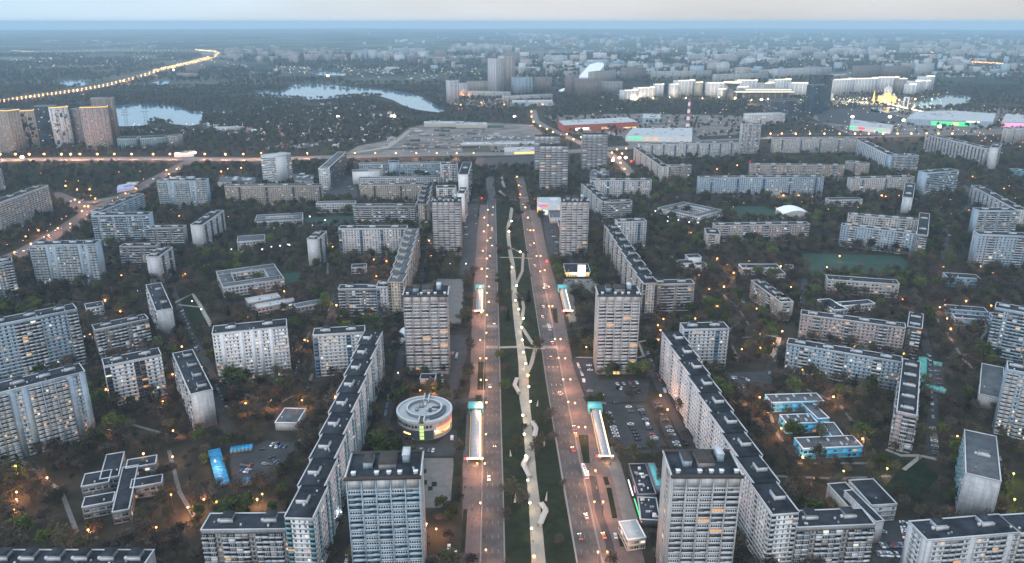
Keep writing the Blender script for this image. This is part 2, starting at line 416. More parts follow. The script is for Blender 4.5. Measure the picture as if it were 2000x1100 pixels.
# beds inside the pavements
for q in ([(1177, 932), (1186, 931), (1191, 947), (1182, 948)], [(1184, 953), (1194, 953), (1206, 1012), (1196, 1013)], [(1207, 1046), (1213, 1044), (1219, 1068), (1211, 1068)]):
    sheet("flower_bed", q, "lawn dark", 0.10)
for q in ([(934, 707), (948, 707), (948, 762), (932, 762)], [(929, 772), (941, 772), (940, 785), (928, 785)], [(897, 797), (912, 797), (908, 880), (890, 880)], [(886, 908), (901, 908), (900, 980), (880, 980)], [(905, 995), (913, 995), (908, 1080), (900, 1080)], [(907, 552), (922, 552), (916, 630), (902, 634)], [(1075, 603), (1088, 602), (1090, 632), (1082, 630)], [(1129, 850), (1149, 850), (1152, 905), (1140, 905)], [(1107, 645), (1160, 650), (1163, 690), (1118, 700)], [(1138, 776), (1175, 775), (1176, 790), (1147, 790)], [(1124, 570), (1165, 578), (1165, 615), (1145, 610)]):
    sheet("lawn", q, "lawn", 0.10, block=False)
ribbon("lane", [(1085, 850), (1128, 1100)], 0.5, "kerb stone", 0.07, block=False)
ribbon("service_road", [(1158, 930), (1170, 1000), (1190, 1060), (1197, 1100)], 4.2, "asphalt dark", 0.07)

# winding promenade in the median
PROM = [(1054, 1180), (1052, 1100), (1048, 1040), (1044, 985), (1038, 930), (1036, 900), (1032, 850), (1030, 820), (1024, 780), (1023, 745), (1022, 715), (1017, 680), (1012, 645), (1008, 610), (1004, 570), (1003, 545), (1001, 515), (996, 490), (993, 465), (992, 445), (997, 425), (1000, 405)]
PW = [7.5, 7.2, 6.8, 6.4, 6.2, 6, 6, 6, 7, 7.5, 7.5, 6.2, 6, 6, 5.4, 5.4, 5, 4.6, 4.6, 4.6, 4.6, 4.6]
ribbon("promenade", PROM, PW, "path sand", 0.08)
ribbon("footpath", [(975, 679), (1000, 678), (1015, 678), (1040, 680), (1064, 681)], 4, "path sand", 0.09)
ribbon("footpath", [(1020, 640), (1034, 662), (1046, 680), (1038, 710), (1030, 728)], 3.2, "path sand", 0.10)
ribbon("footpath", [(1006, 570), (1018, 580), (1023, 600), (1019, 625), (1012, 640)], 3, "path sand", 0.10)
ribbon("footpath", [(1000, 485), (1022, 496), (1020, 530), (1006, 560)], 3, "path sand", 0.10)
ribbon("footpath", [(975, 503), (1000, 503), (1040, 505)], 3, "path sand", 0.10)
ribbon("footpath", [(985, 340), (979, 350), (985, 365), (976, 374), (990, 384), (1040, 388)], 4.5, "path sand", 0.10)
ribbon("footpath", [(1118, 698), (1150, 687), (1163, 683)], 2.6, "path sand", 0.08)
ribbon("footpath", [(1118, 698), (1162, 699), (1250, 698), (1265, 692)], 2.2, "path sand", 0.09)
ribbon("footpath", [(1247, 668), (1290, 661)], 2.2, "path sand", 0.08); ribbon("footpath", [(1247, 670), (1258, 697)], 2.2, "path sand", 0.10)
ribbon("footpath", [(340, 592), (376, 574), (390, 595), (413, 638)], 3.5, "path sand", 0.09)
ribbon("footpath", [(345, 595), (390, 600)], 2.2, "path sand", 0.08)
ribbon("footpath", [(1730, 878), (1760, 890), (1795, 890), (1830, 897)], 3, "path sand", 0.08)
ribbon("footpath", [(1796, 893), (1765, 918)], 2.5, "path sand", 0.09)
ribbon("footpath", [(1503, 700), (1512, 690), (1522, 660), (1500, 655)], 4, "path sand", 0.08)
# crossings and roads across
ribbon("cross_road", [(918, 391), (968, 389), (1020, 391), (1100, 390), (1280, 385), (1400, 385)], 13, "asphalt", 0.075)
ribbon("cross_road", [(880, 785), (925, 782), (950, 783)], 7, "asphalt dark", 0.07)
ribbon("cross_road", [(1105, 642), (1165, 640), (1260, 640), (1330, 638)], 6, "asphalt dark", 0.07)
ribbon("cross_road", [(828, 1097), (900, 1090), (950, 1092)], 8, "asphalt dark", 0.07)
ribbon("cross_road", [(1205, 884), (1290, 882), (1345, 890)], 4, "asphalt dark", 0.07)
# courtyard lanes
for pts, w in (([(752, 830), (768, 770), (785, 690), (800, 640)], 6), ([(425, 775), (440, 830), (452, 870)], 6), ([(335, 560), (350, 600), (375, 660), (395, 690), (425, 760)], 6),
               ([(640, 640), (650, 600), (655, 575)], 6), ([(820, 560), (835, 500), (842, 450)], 5), ([(1120, 870), (1245, 765)], 0.1),
               ([(1262, 700), (1290, 760), (1330, 840), (1370, 900)], 6), ([(1400, 520), (1440, 570), (1460, 600)], 5), ([(1572, 545), (1566, 600)], 6),
               ([(1800, 640), (1815, 700), (1822, 800), (1820, 900)], 7), ([(1500, 730), (1512, 700), (1525, 665)], 7), ([(1560, 460), (1600, 470), (1650, 480)], 5),
               ([(160, 590), (230, 640), (240, 700)], 5), ([(1080, 385), (1100, 470), (1120, 520)], 5), ([(1100, 700), (1300, 700)], 0.1), ([(700, 545), (640, 640), (610, 720)], 4),
               ([(1830, 410), (1850, 460), (1840, 520), (1870, 560)], 6), ([(1380, 395), (1420, 388), (1500, 392), (1640, 390)], 6), ([(470, 560), (600, 560), (650, 540)], 4)):
    if w > 1: ribbon("lane", pts, w, "asphalt dark", 0.055)
for pts in ([(1400, 565), (1440, 600), (1470, 645), (1500, 655)], [(1500, 800), (1520, 850), (1560, 905), (1700, 905)], [(1575, 760), (1640, 790), (1700, 870)], [(100, 860), (180, 850), (260, 830), (330, 850)], [(330, 880), (350, 960), (380, 1010)], [(40, 900), (120, 960), (150, 1040)], [(480, 770), (540, 790), (600, 760), (610, 730)], [(1290, 600), (1360, 640), (1440, 660), (1520, 655)], [(1440, 700), (1420, 650), (1450, 620)], [(1510, 930), (1640, 935), (1740, 930)], [(560, 690), (590, 680), (610, 640)], [(60, 600), (120, 590), (170, 590)], [(1850, 700), (1900, 690), (1930, 640)], [(1280, 480), (1340, 520), (1400, 520)], [(640, 480), (640, 540), (700, 545)], [(1820, 610), (1850, 650), (1880, 700), (1900, 720)]):
    ribbon("footpath", pts, 2.4, "paving grey", 0.052)
# parking and open ground
sheet("parking_lot", [(1176, 790), (1262, 788), (1300, 872), (1205, 876)], "asphalt dark", 0.05)
sheet("parking_lot", [(1115, 702), (1165, 702), (1170, 745), (1270, 740), (1262, 784), (1150, 786)], "asphalt dark", 0.045)
sheet("parking_lot", [(1272, 782), (1290, 780), (1335, 878), (1310, 880)], "asphalt dark", 0.05)
sheet("parking_lot", [(770, 850), (800, 868), (850, 868), (885, 840), (905, 845), (885, 890), (770, 892), (760, 870)], "asphalt dark", 0.05)
sheet("parking_lot", [(450, 880), (500, 870), (520, 860), (575, 865), (570, 900), (545, 935), (462, 950), (452, 930)], "asphalt dark", 0.05)
sheet("parking_lot", [(1728, 1020), (1780, 1015), (1790, 1100), (1700, 1100)], "asphalt dark", 0.05)
sheet("parking_lot", [(1410, 730), (1500, 725), (1520, 760), (1440, 765)], "asphalt dark", 0.05)
sheet("parking_lot", [(1800, 706), (1842, 712), (1844, 765), (1806, 760)], "asphalt dark", 0.05)
sheet("parking_lot", [(888, 400), (935, 398), (928, 520), (900, 540), (898, 500), (905, 440)], "asphalt dark", 0.045)
sheet("parking_lot", [(1060, 420), (1092, 420), (1093, 520), (1070, 500)], "asphalt dark", 0.045)
sheet("parking_lot", [(600, 372), (660, 340), (690, 345), (700, 388), (640, 392)], "asphalt dark", 0.045)
for q in ([(1418, 405), (1490, 402), (1550, 430), (1440, 435)], [(1555, 495), (1760, 500), (1790, 535), (1580, 540)], [(585, 425), (690, 422), (700, 440), (600, 445)]):
    sheet("sports_field", q, "sport green", 0.04)
sheet("sports_field", [(528, 535), (585, 532), (600, 548), (545, 556)], "sport green", 0.05)
sheet("lawn", [(350, 590), (375, 576), (412, 640), (385, 650)], "lawn", 0.04)
sheet("lawn", [(1690, 880), (1800, 905), (1835, 930), (1780, 990), (1720, 960), (1760, 915)], "lawn dark", 0.04)
sheet("sports_field", [(1972, 925), (2010, 925), (2030, 1010), (1970, 1003)], "lawn", 0.05)
sheet("field", [(0, 318), (330, 318), (352, 330), (240, 362), (150, 380), (60, 362), (0, 366)], "lawn", 0.05, block=False)
# ring road and construction ground in the middle distance
RING = [(-260, 322), (-60, 314), (100, 311), (300, 310), (500, 312), (680, 306), (840, 302), (1000, 301), (1120, 296), (1230, 288), (1300, 278)]
sheet("construction_ground", [(672, 302), (700, 285), (770, 272), (800, 250), (830, 243), (960, 240), (1040, 244), (1060, 262), (1045, 290), (940, 296), (820, 300)], "construction ground", 0.25)
sheet("excavation", [(718, 294), (880, 290), (940, 288), (938, 285), (880, 287), (720, 291)], "asphalt dark", 0.32, block=False)
sheet("excavation", [(858, 252), (985, 250), (984, 246), (862, 247)], "sport green", 0.32, block=False)
sheet("excavation", [(905, 299), (960, 298), (955, 283), (900, 284)], "bare field", 0.32, block=False)
sheet("excavation", [(800, 286), (835, 284), (842, 279), (806, 280)], "asphalt dark", 0.32, block=False)
sheet("dirt_track", [(690, 300), (760, 290), (790, 268), (808, 250), (800, 250), (780, 268), (745, 288), (684, 299)], "path sand", 0.33, block=False)
ribbon("ring_road", RING, 42, "paving grey", 0.40)
ribbon("ring_road", [(1000, 301), (1230, 288), (1350, 276), (1500, 270), (1700, 268), (1900, 262), (2150, 258)], 26, "paving grey", 0.36)
sheet("car_park", [(925, 310), (1045, 304), (1047, 328), (935, 334)], "asphalt dark", 0.3)
ribbon("road", [(1041, 215), (1046, 236), (1070, 250), (1110, 268), (1150, 288), (1190, 300), (1215, 320), (1236, 345)], 20, "paving grey", 0.3)
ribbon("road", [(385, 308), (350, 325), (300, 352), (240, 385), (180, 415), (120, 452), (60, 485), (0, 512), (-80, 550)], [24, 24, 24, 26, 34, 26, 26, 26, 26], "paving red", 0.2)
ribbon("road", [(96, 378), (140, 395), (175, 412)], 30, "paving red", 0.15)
ribbon("road", [(120, 395), (175, 395), (260, 380)], 20, "paving grey", 0.13)
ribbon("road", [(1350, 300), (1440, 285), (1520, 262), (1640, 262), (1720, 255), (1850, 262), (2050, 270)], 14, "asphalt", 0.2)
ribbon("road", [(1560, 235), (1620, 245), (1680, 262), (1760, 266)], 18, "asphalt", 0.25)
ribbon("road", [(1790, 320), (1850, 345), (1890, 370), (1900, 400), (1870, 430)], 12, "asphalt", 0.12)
ribbon("highway", [(-300, 230), (0, 198), (60, 189), (150, 177), (210, 166), (270, 151), (320, 134), (370, 123), (410, 112), (428, 106), (420, 101), (380, 98.5)], [60, 60, 60, 60, 60, 60, 60, 70, 80, 90, 90, 90], "paving grey", 1.2)
sheet("car_park", [(1590, 215), (1700, 212), (1780, 235), (1700, 250), (1600, 238)], "asphalt dark", 0.5)
sheet("square", [(1210, 262), (1350, 262), (1380, 280), (1230, 284)], "paving grey", 0.3)
sheet("square", [(1590, 196), (1760, 200), (1770, 207), (1650, 205)], "path sand", 0.5)
for q in ([(440, 150), (560, 136), (600, 139), (500, 160)], [(180, 168), (230, 166), (240, 172), (190, 176)]):
    sheet("field", q, "bare field", 0.6, block=False)

def keepout(pts, width):
    L, Rr = ribbon_pts(pts, width)
    for i in range(len(L) - 1): PAVED.append(np.array([(L[i].x, L[i].y), (L[i + 1].x, L[i + 1].y), (Rr[i + 1].x, Rr[i + 1].y), (Rr[i].x, Rr[i].y)]))
keepout([(x, y + 4) for x, y in RING], 110)
keepout([(1000, 303), (1230, 290), (1350, 278), (1500, 273), (1700, 271), (1900, 265), (2150, 261)], 60)
keepout([(385, 310), (300, 354), (180, 417), (60, 487), (-80, 552)], 46)
keepout([(1041, 215), (1046, 236), (1110, 270), (1190, 302), (1236, 347)], 46)
keepout([(490, 196), (600, 199), (735, 192), (850, 222), (875, 224)], 90)
keepout([(215, 250), (330, 248), (395, 250)], 90)
keepout([(672, 306), (820, 303), (1045, 298)], 60)
keepout([(0, 200), (150, 180), (320, 138), (420, 112)], 150)
sheet("commercial_ground", [(1062, 226), (1250, 222), (1450, 226), (1462, 262), (1300, 270), (1120, 262)], "construction ground", 0.12, block=False)
sheet("commercial_ground", [(1575, 226), (1700, 215), (1960, 210), (2080, 225), (2080, 262), (1660, 264)], "construction ground", 0.12, block=False)
sheet("embankment", [(885, 205), (900, 195), (1000, 192), (1080, 196), (1085, 206), (960, 210)], "construction ground", 0.5, block=False)
for q in ([(826, 917), (833, 917), (833, 924), (826, 926)], [(826, 938), (834, 938), (834, 946), (826, 948)], [(843, 942), (853, 941), (853, 950), (843, 951)], [(836, 951), (845, 950), (845, 958), (836, 959)]):
    sheet("flower_bed", q, "lawn dark", 0.12)

# ---- painted markings: lane dashes, crossings, arrows
def dashes(line, offs, step, ln, w, z, t0=0.0):
    L = [P(x, y) for x, y in line]; V = []; Fq = []
    for off in offs:
        s = t0
        for i in range(len(L) - 1):
            a, b = L[i], L[i + 1]; d = b - a; D = d.length; d.normalize(); n = Vector((-d.y, d.x, 0))
            while s < D:
                e = min(s + ln, D); p = a + d * s + n * (off - w / 2); q = a + d * e + n * (off - w / 2)
                o = len(V); V += [(p.x, p.y, z), (q.x, q.y, z), (q.x + n.x * w, q.y + n.y * w, z), (p.x + n.x * w, p.y + n.y * w, z)]; Fq.append((o, o + 3, o + 2, o + 1))
                s += step
            s -= D
    return V, Fq
def marks(lists):
    V, Fq, _ = join([(v, f, 0) for v, f in lists])
    tag(obj("lane_marking", py_mesh("lane_marking", V, Fq, ["marking"])), kind="structure")
marks([dashes(LEFT_AVE[:-1], (-3.1, 0, 3.1), 12, 3, 0.14, 0.09), dashes(LEFT_AVE[:-1], (-5.9, 5.9), 6, 6.01, 0.14, 0.09)])
marks([dashes(RIGHT_AVE[:-1], (-3.2, 0, 3.2), 12, 3, 0.14, 0.09), dashes(RIGHT_AVE[:-1], (-6.1, 6.1), 6, 6.01, 0.14, 0.09)])
marks([dashes(RING, (-12, -8, -4, 4, 8, 12), 30, 12, 0.5, 0.45)])
for (line, c0, c1) in ((LEFT_AVE, (948, 681), (974, 681)), (RIGHT_AVE, (1060, 681), (1090, 681)), (LEFT_AVE, (951, 640), (972, 640)), (RIGHT_AVE, (1059, 640), (1081, 640))):
    a, b = P(*c0), P(*c1); d = (b - a); D = d.length; d.normalize(); V = []; Fq = []
    s = 0.4
    while s < D - 0.5:
        p = a + d * s; o = len(V); V += [(p.x, p.y, 0.1), (p.x + d.x * .5, p.y, 0.1), (p.x + d.x * .5, p.y + 5.5, 0.1), (p.x, p.y + 5.5, 0.1)]; Fq.append((o, o + 1, o + 2, o + 3)); s += 1.05
    tag(obj("crosswalk", py_mesh("crosswalk", V, Fq, ["marking"])), kind="structure")
# triangles and short bars painted on the right carriageway
for (x0, x1, y, tri) in ((1072, 1089, 718, 1), (1078, 1096, 754, 0), (1081, 1099, 770, 1), (1070, 1087, 702, 0)):
    V = []; Fq = []
    for k in range(3):
        p = P(x0 + (x1 - x0) * k / 2, y); o = len(V)
        if tri: V += [(p.x - .7, p.y, .1), (p.x + .7, p.y, .1), (p.x, p.y + 3, .1)]; Fq.append((o, o + 1, o + 2))
        else: V += [(p.x - .25, p.y, .1), (p.x + .25, p.y, .1), (p.x + .25, p.y + 3, .1), (p.x - .25, p.y + 3, .1)]; Fq.append((o, o + 1, o + 2, o + 3))
    tag(obj("road_marking", py_mesh("road_marking", V, Fq, ["marking"])), kind="structure")
# ================================================================== BUILDINGS
LAND = []       # (ref phrase, base centre pixel x, y, world xy) - what trees, cars and lamps are described by
FOOT = []       # (polygon, height) of every building
SH = 2.8
GL = ["glass dark", "glass dark", "glass dark", "glass mid", "curtain"]
LIT = ["lit warm", "lit warm", "lit yellow", "lit white"]
class Acc:
    def __init__(s): s.wall = []; s.win = []; s.bal = []; s.single = []
def side_map(side, W, D):
    """facade coordinates (u along, n outwards) -> block x, y"""
    if side == 'F': return lambda u0, u1, n0, n1: (u0, u1, -n1, -n0)
    if side == 'B': return lambda u0, u1, n0, n1: (W - u1, W - u0, D + n0, D + n1)
    if side == 'R': return lambda u0, u1, n0, n1: (W + n0, W + n1, u0, u1)
    return lambda u0, u1, n0, n1: (-n1, -n0, D - u1, D - u0)
STY = {
 # pattern, bay width, wall, parapet, glazing share, lit share
 'tower':  dict(pat='|TTTTT|', bw=6.0, wall='pale panel', bal='parapet pale', pg=.6, lit=0.075, side='.w.w', attic=5.6),
 'slab9':  dict(pat='bbnbb', bw=3.3, wall='grey panel', bal='parapet pale', pg=.5, lit=0.045, side='....', attic=1.6),
 'white12': dict(thin=1, pat='gwwnwwwgwwwnww', bw=3.4, wall='white panel', bal='loggia blue', pg=.4, lit=0.075, side='.w..', attic=1.2),
 'white12e': dict(thin=1, pat='wwwnwwwwwnww', bw=3.6, wall='smooth white', bal='loggia dark', pg=.4, lit=0.075, side='....', attic=1.0),
 'zig':    dict(thin=1, pat='wwgwwwwgww', bw=3.0, wall='white panel', bal='teal panel', pg=.4, lit=0.045, side='gwnwg', attic=1.2),
 'p44':    dict(thin=1, pat='|oo|oo.n.oo', bw=3.5, wall='pale blue panel', bal='parapet blue', pg=.6, lit=0.060, side='....', attic=1.8),
 'p44b':   dict(pat='oonoobbbb', bw=3.5, wall='pale blue panel', bal='parapet pale', pg=.45, lit=0.068, side='.w..', attic=1.8),
 'panel9': dict(thin=1, pat='wwwbbwww', bw=3.2, wall='pale panel', bal='parapet pale', pg=.5, lit=0.090, side='.ww.', attic=1.0),
 'far9':   dict(pat='wwwwwgwwwwww', bw=3.4, wall='pale panel', bal='loggia blue', pg=.5, lit=0.075, side='.ww.', attic=1.0),
 'beige':  dict(pat='wwwwwwgwwwww', bw=3.3, wall='beige panel', bal='loggia dark', pg=.5, lit=0.075, side='.w.w', attic=1.2),
 'blank':  dict(pat='wwggww', bw=3.1, wall='white panel', bal='loggia dark', pg=.4, lit=0.060, side='....', attic=1.0),
 'school': dict(pat='W', bw=3.6, wall='white panel', bal='parapet pale', pg=0, lit=0.060, side='W', attic=.9),
 'blues':  dict(pat='WW.', bw=3.2, wall='school blue', bal='parapet pale', pg=0, lit=0.075, side='.W', attic=.8),
 'office': dict(pat='W', bw=3.8, wall='pale blue panel', bal='parapet pale', pg=0, lit=0.075, side='.W', attic=1.6),
 'glass':  dict(pat='G', bw=3.5, wall='dark panel', bal='parapet pale', pg=0, lit=0.045, side='G', attic=1.5),
 'shed':   dict(pat='.', bw=6, wall='pale panel', bal='parapet pale', pg=0, lit=0, side='.', attic=.8),
 'rib':    dict(pat='wnw.', bw=3.6, wall='beige panel', bal='parapet pale', pg=0, lit=0.060, side='w.n.', attic=2.0),
 'ribw':   dict(pat='wnw.', bw=3.6, wall='white panel', bal='parapet pale', pg=0, lit=0.060, side='w.n.', attic=2.0),
}
def pane(R, lit):
    return R.choice(LIT) if R.random() < lit else R.choice(GL)
def facade(A, side, W, D, N, st, h, R, lod, sh=SH):
    width = W if side in 'FB' else D
    pat = st['pat'] if side in 'FB' else st['side']
    M = side_map(side, W, D)
    wall, bal = st['wall'], st['bal']
    def add(lst, u0, u1, n0, n1, z0, z1, m): lst.append(M(u0, u1, n0, n1) + (z0, z1, m))
    if not pat.replace('.', ''):
        for k in range(1, N, 3 if lod else 1): pass
        return
    cells = [c for c in pat]
    real = [c for c in cells if c != '|']
    nb = max(2, int(round(width / st['bw'])))
    if 'T' in pat: nb = 5
    wb = width / nb
    seq = []; i = 0; b = 0
    while b < nb:
        c = cells[i % len(cells)]; i += 1
        if c == '|': seq.append(('|', b * wb)); continue
        seq.append((c, b * wb)); b += 1
    # bands between storeys and piers between bays
    if lod < 3:
        for k in range(N + 1):
            z0 = k * sh - .48 if k else 0; z1 = k * sh + .88 if k < N else h
            add(A.wall, 0.0, width, 0, .215 if side == 'F' and not st.get('thin') else .12, z0, z1, wall)
    pr = {'w': .60, 'W': .28, 'n': .72, 'G': .06, 'g': .05}
    for c, u in seq:
        if c == '|':
            add(A.wall, u - .18, u + .18, .2, 1.55 if lod < 2 else .8, 0, h + .3, 'parapet blue' if bal == 'parapet blue' else wall); continue
        if c in pr and lod < 3:
            p = wb * pr[c] / 2
            pd = .19 if side == 'F' and not st.get('thin') else .10; add(A.wall, u, u + p, 0, pd, 0, h - .05, wall); add(A.wall, u + wb - p, u + wb, 0, pd, 0, h - .05, wall)
        elif c == '.':
            add(A.wall, u, u + wb, 0, .19, 0, h - .05, wall)
        if lod >= 3:          # very far: one strip of glass per bay
            if c != '.':
                ww = wb * (.34 if c in 'wn' else .6)
                add(A.win, u + (wb - ww) / 2, u + (wb + ww) / 2, 0, .12, .8, h - 1.6, 'glass mid' if c != 'g' else 'glass dark')
                if R.random() < .5: 
                    z = R.randrange(N) * sh + .9; add(A.win, u + (wb - ww) / 2, u + (wb + ww) / 2, 0, .2, z, z + 1.5, R.choice(LIT))
            continue
        for k in range(N):
            z = k * sh
            if c == 'w' or c == 'W' or c == 'n' or c == 'G':
                ww = wb * (1 - pr[c]) + .06; lit = st['lit'] * (3.0 if c == 'n' else 1)
                mt = pane(R, lit) if c != 'G' else (R.choice(['glass blue', 'glass blue', 'glass dark']) if R.random() > st['lit'] else R.choice(LIT))
                add(A.win, u + (wb - ww) / 2, u + (wb + ww) / 2, 0, .07, z + .8, z + 2.4, mt)
                if lod < 2 and c in 'wW' and R.random() < .07:
                    q = R.uniform(.2, wb * .5); add(A.win, u + q, u + q + .9, .2, .6, z + .15, z + .75, R.choice(['frame white', 'metal grey', 'curtain']))
                if lod == 0 and c in 'wW' and mt in GL:
                    cx = u + wb / 2; add(A.win, cx - .05, cx + .05, .07, .10, z + .88, z + 2.3, 'frame white')
                    add(A.win, u + (wb - ww) / 2, u + (wb + ww) / 2, .0705, .14, z + .85, z + .95, 'frame white')
            elif c == 'g':
                add(A.win, u + .1, u + wb - .1, 0, .10, z + 1.0, z + 2.45, pane(R, st['lit']) if R.random() < .5 else 'glass dark')
                add(A.bal, u + .05, u + wb - .05, 0, .9 if R.random() < .7 else .5, z - .1, z + 1.0, bal)
            elif c in 'b':
                add(A.win, u + .1, u + wb - .1, 0, .10, z + .88, z + 2.4, 'glass dark' if R.random() > st['lit'] else R.choice(LIT))
                pm = bal if R.random() < .72 else R.choice(['parapet brown', 'parapet blue', 'frame white', 'parapet pale'])
                add(A.bal, u + .08, u + wb - .08, .25, 1.15, z - .08, z + 1.0, pm)
                if R.random() < st['pg']:
                    q = R.random()
                    add(A.bal, u + .1, u + wb - .1, .3, 1.1, z + 1.0, z + 2.5, 'glass dark' if q < .35 else 'glass mid' if q < .8 else 'frame white' if q < .9 else 'curtain')
                    if lod == 0:
                        for j in range(1, 4): uu = u + wb * j / 4; add(A.bal, uu - .07, uu + .07, 1.1, 1.14, z + 1.0, z + 2.5, 'frame white')
            elif c == 'o':
                mt = pane(R, st['lit'])
                add(A.bal, u + .15, u + wb - .15, .0, .95, z - .1, z + .95, bal if k % 1 == 0 else wall)
                add(A.bal, u + .35, u + wb - .35, .95, 1.08, z + .5, z + .95, 'frame white')
                add(A.win, u + .3, u + wb - .3, 0, .85, z + .95, z + 2.2, mt if mt in GL else 'glass dark')
                if mt not in GL: q = R.choice([.3, wb * .5]); add(A.win, u + q, u + q + wb * .38, .4, .88, z + 1.0, z + 2.1, mt)
                add(A.bal, u + .15, u + wb - .15, .0, .95, z + 2.2, z + 2.45, 'frame white')
            elif c == 'T':
                if k < 1: continue
                A.single.append((side, u, wb, z, R.random(), k))
                add(A.win, u + .3, u + wb - .3, 0, .10, z + .88, z + 2.4, 'glass dark')
    if 'T' in pat:
        for j in range(6): add(A.wall, j * wb - .22, j * wb + .22, .2, 1.75, SH * .9, h - .6, 'parapet blue' if bal == 'parapet blue' else wall)
        for j in range(5):
            add(A.wall, j * wb + .5, (j + 1) * wb - .5, .2, 1.45 + .3 * (j == 2), N * sh + .5, h - .3, 'white panel' if j != 4 else wall)
            add(A.wall, j * wb + .25, (j + 1) * wb - .25, .2, 1.2 + .3 * (j == 2), N * sh - 1.2, N * sh + .5, bal)
BALC = {}
def tower_balcony(kind, w, bal):
    key = (kind, round(w, 1), bal)
    if key in BALC: return BALC[key]
    b = [(.25, w - .25, -1.5, -.22, -.1, 1.15, bal)]
    if kind == 'glazed':
        b.append((.3, w - .3, -1.42, -.25, 1.15, 2.3, 'frame white' if w < 99 else bal))
        n = 5; ww = (w - .9) / n
        for j in range(n): b.append((.45 + j * ww + .14, .45 + (j + 1) * ww - .14, -1.46, -1.43, 1.2, 2.3, 'glass dark'))
    elif kind == 'dark': b.append((.3, w - .3, -1.42, -.25, 1.15, 2.3, 'glass dark'))
    elif kind == 'mixed':
        b.append((.3, w * .5, -1.42, -.25, 1.15, 2.3, 'glass mid'))
        for j in range(2): b.append((w * .55 + j * 1.2, w * .55 + j * 1.2 + .9, -.24, -.20, 1.0, 2.2, 'glass mid'))
    elif kind == 'lit':
        b.append((.3, w - .3, -1.40, -.25, 1.15, 2.25, 'lit warm'))
        for j in range(5): b.append((.3 + j * (w - .8) / 4, .45 + j * (w - .8) / 4, -1.45, -1.41, 1.15, 2.3, 'parapet brown'))
    elif kind == 'open': b.append((.3, w - .3, -1.5, -1.42, 1.17, 1.25, 'frame white'))
    BALC[key] = boxes_mesh("balcony", b)
    return BALC[key]
def block(root, org, rz, W, D, N, style, R, lod=1, roof='roof felt', huts=0, sides='FLR', sh=SH, edge='roof edge', over=None, hut='both', z0=0.0, end_edge=None, name_wall='wall'):
    """one rectangular wing of a building: parts wall, roof, windows, balconies, roof huts"""
    st = dict(STY[style] if isinstance(style, str) else style)
    if over: st.update(over)
    h = N * sh + st['attic']
    A = Acc()
    A.wall.append((0, W, 0, D, 0, h - .02, st['wall']))
    for s in sides: facade(A, s, W, D, N, st, h, R, lod, sh)
    loc = (org[0], org[1], z0)
    def part(nm, bx, stuff=False):
        if not bx: return None
        o = obj(nm, boxes_mesh(nm, bx), root, loc, rz)
        if stuff: o["kind"] = "stuff"
        return o
    part(name_wall, A.wall)
    e = .35 if lod < 3 else .6
    q = .24 if lod < 3 else 0.0
    part("roof", [(e, W - e, e, D - e, h - .02, h + .12, roof), (-q, W + q, -q, e, h - .02, h + .5, edge), (-q, W + q, D - e, D + q, h - .02, h + .5, edge), (-q, e, e, D - e, h - .02, h + .495, end_edge or edge), (W - e, W + q, e, D - e, h - .02, h + .495, end_edge or edge)])
    part("window", A.win, True)
    part("balcony", A.bal, True)
    for (s, u, wb, z, q_, k) in A.single:
        kind = 'lit' if q_ < .05 else 'glazed' if q_ < .60 else 'dark' if q_ < .72 else 'mixed' if q_ < .88 else 'open'
        if lod <= 1:
            o = obj("balcony", tower_balcony(kind, wb, st['bal']), root)
            M = Matrix.Translation(Vector(loc)) @ Matrix.Rotation(rz, 4, 'Z') @ Matrix.Translation(Vector((u, 0, z)))
            if s == 'B': M = Matrix.Translation(Vector(loc)) @ Matrix.Rotation(rz, 4, 'Z') @ Matrix.Translation(Vector((W - u, D, z))) @ Matrix.Rotation(math.pi, 4, 'Z')
            o.matrix_local = M
    if A.single and lod > 1:
        bx = []
        for (s, u, wb, z, q_, k) in A.single:
            m = side_map(s, W, D); bx.append(m(u + .25, u + wb - .25, .25, 1.5) + (z - .1, z + 1.15, st['bal']))
            bx.append(m(u + .3, u + wb - .3, .28, 1.42) + (z + 1.15, z + 2.3, 'glass dark' if q_ < .5 else 'glass mid' if q_ < .9 else 'lit warm' if q_ < .93 else 'frame white'))
        part("balcony", bx, True)
    # roof huts: machine rooms with pale rims, and small vents
    for i in range(huts):
        cx = W * (i + .5) / huts; hw = 2.6 if hut == 'both' else 2.0; cy = D * .62
        if D > W * 1.6: cx, cy = W * .55, D * (i + .5) / huts
        hb = [(cx - hw, cx + hw, cy - 2.2, min(cy + 3.0, D - .6), h + .12, h + 2.7, st['wall']), (cx - hw - .2, cx + hw + .2, cy - 2.4, min(cy + 3.2, D - .4), h + 2.7, h + 2.95, roof)]
        if hut == 'both': hb.append((cx - hw - .6, cx + hw + .6, cy - 2.75, cy - 2.45, h + .12, h + 1.9, edge)); hb.append((cx - hw - 1.9, cx - hw - .6, cy - 2.1, cy - .9, h + .12, h + 1.5, edge))
        part("roof_hut", hb)
    if lod < 2:
        for i in range(int(W / 9)):
            cx = R.uniform(1, W - 2); cy = R.uniform(1, D * .4); part_v = [(cx, cx + .8, cy, cy + .8, h + .12, h + 1.1, R.choice(['roof edge', 'roof grey', 'metal grey']))]
            if i == 0: vents = []
            vents.append(part_v[0])
        if int(W / 9): part("roof_vent", vents, True)
    c, s = math.cos(rz), math.sin(rz)
    tr = lambda x, y: (org[0] + c * x - s * y, org[1] + s * x + c * y)
    M0 = root.location
    FOOT.append((np.array([(tr(x, y)[0] + M0.x, tr(x, y)[1] + M0.y) for x, y in ((0, 0), (W, 0), (W, D), (0, D))]), h))
    return h
def frame(x0, y0, x1, y1, h):
    a, b = P(x0, y0, h), P(x1, y1, h); d = b - a
    return a, b, math.hypot(d.x, d.y), math.atan2(d.y, d.x)
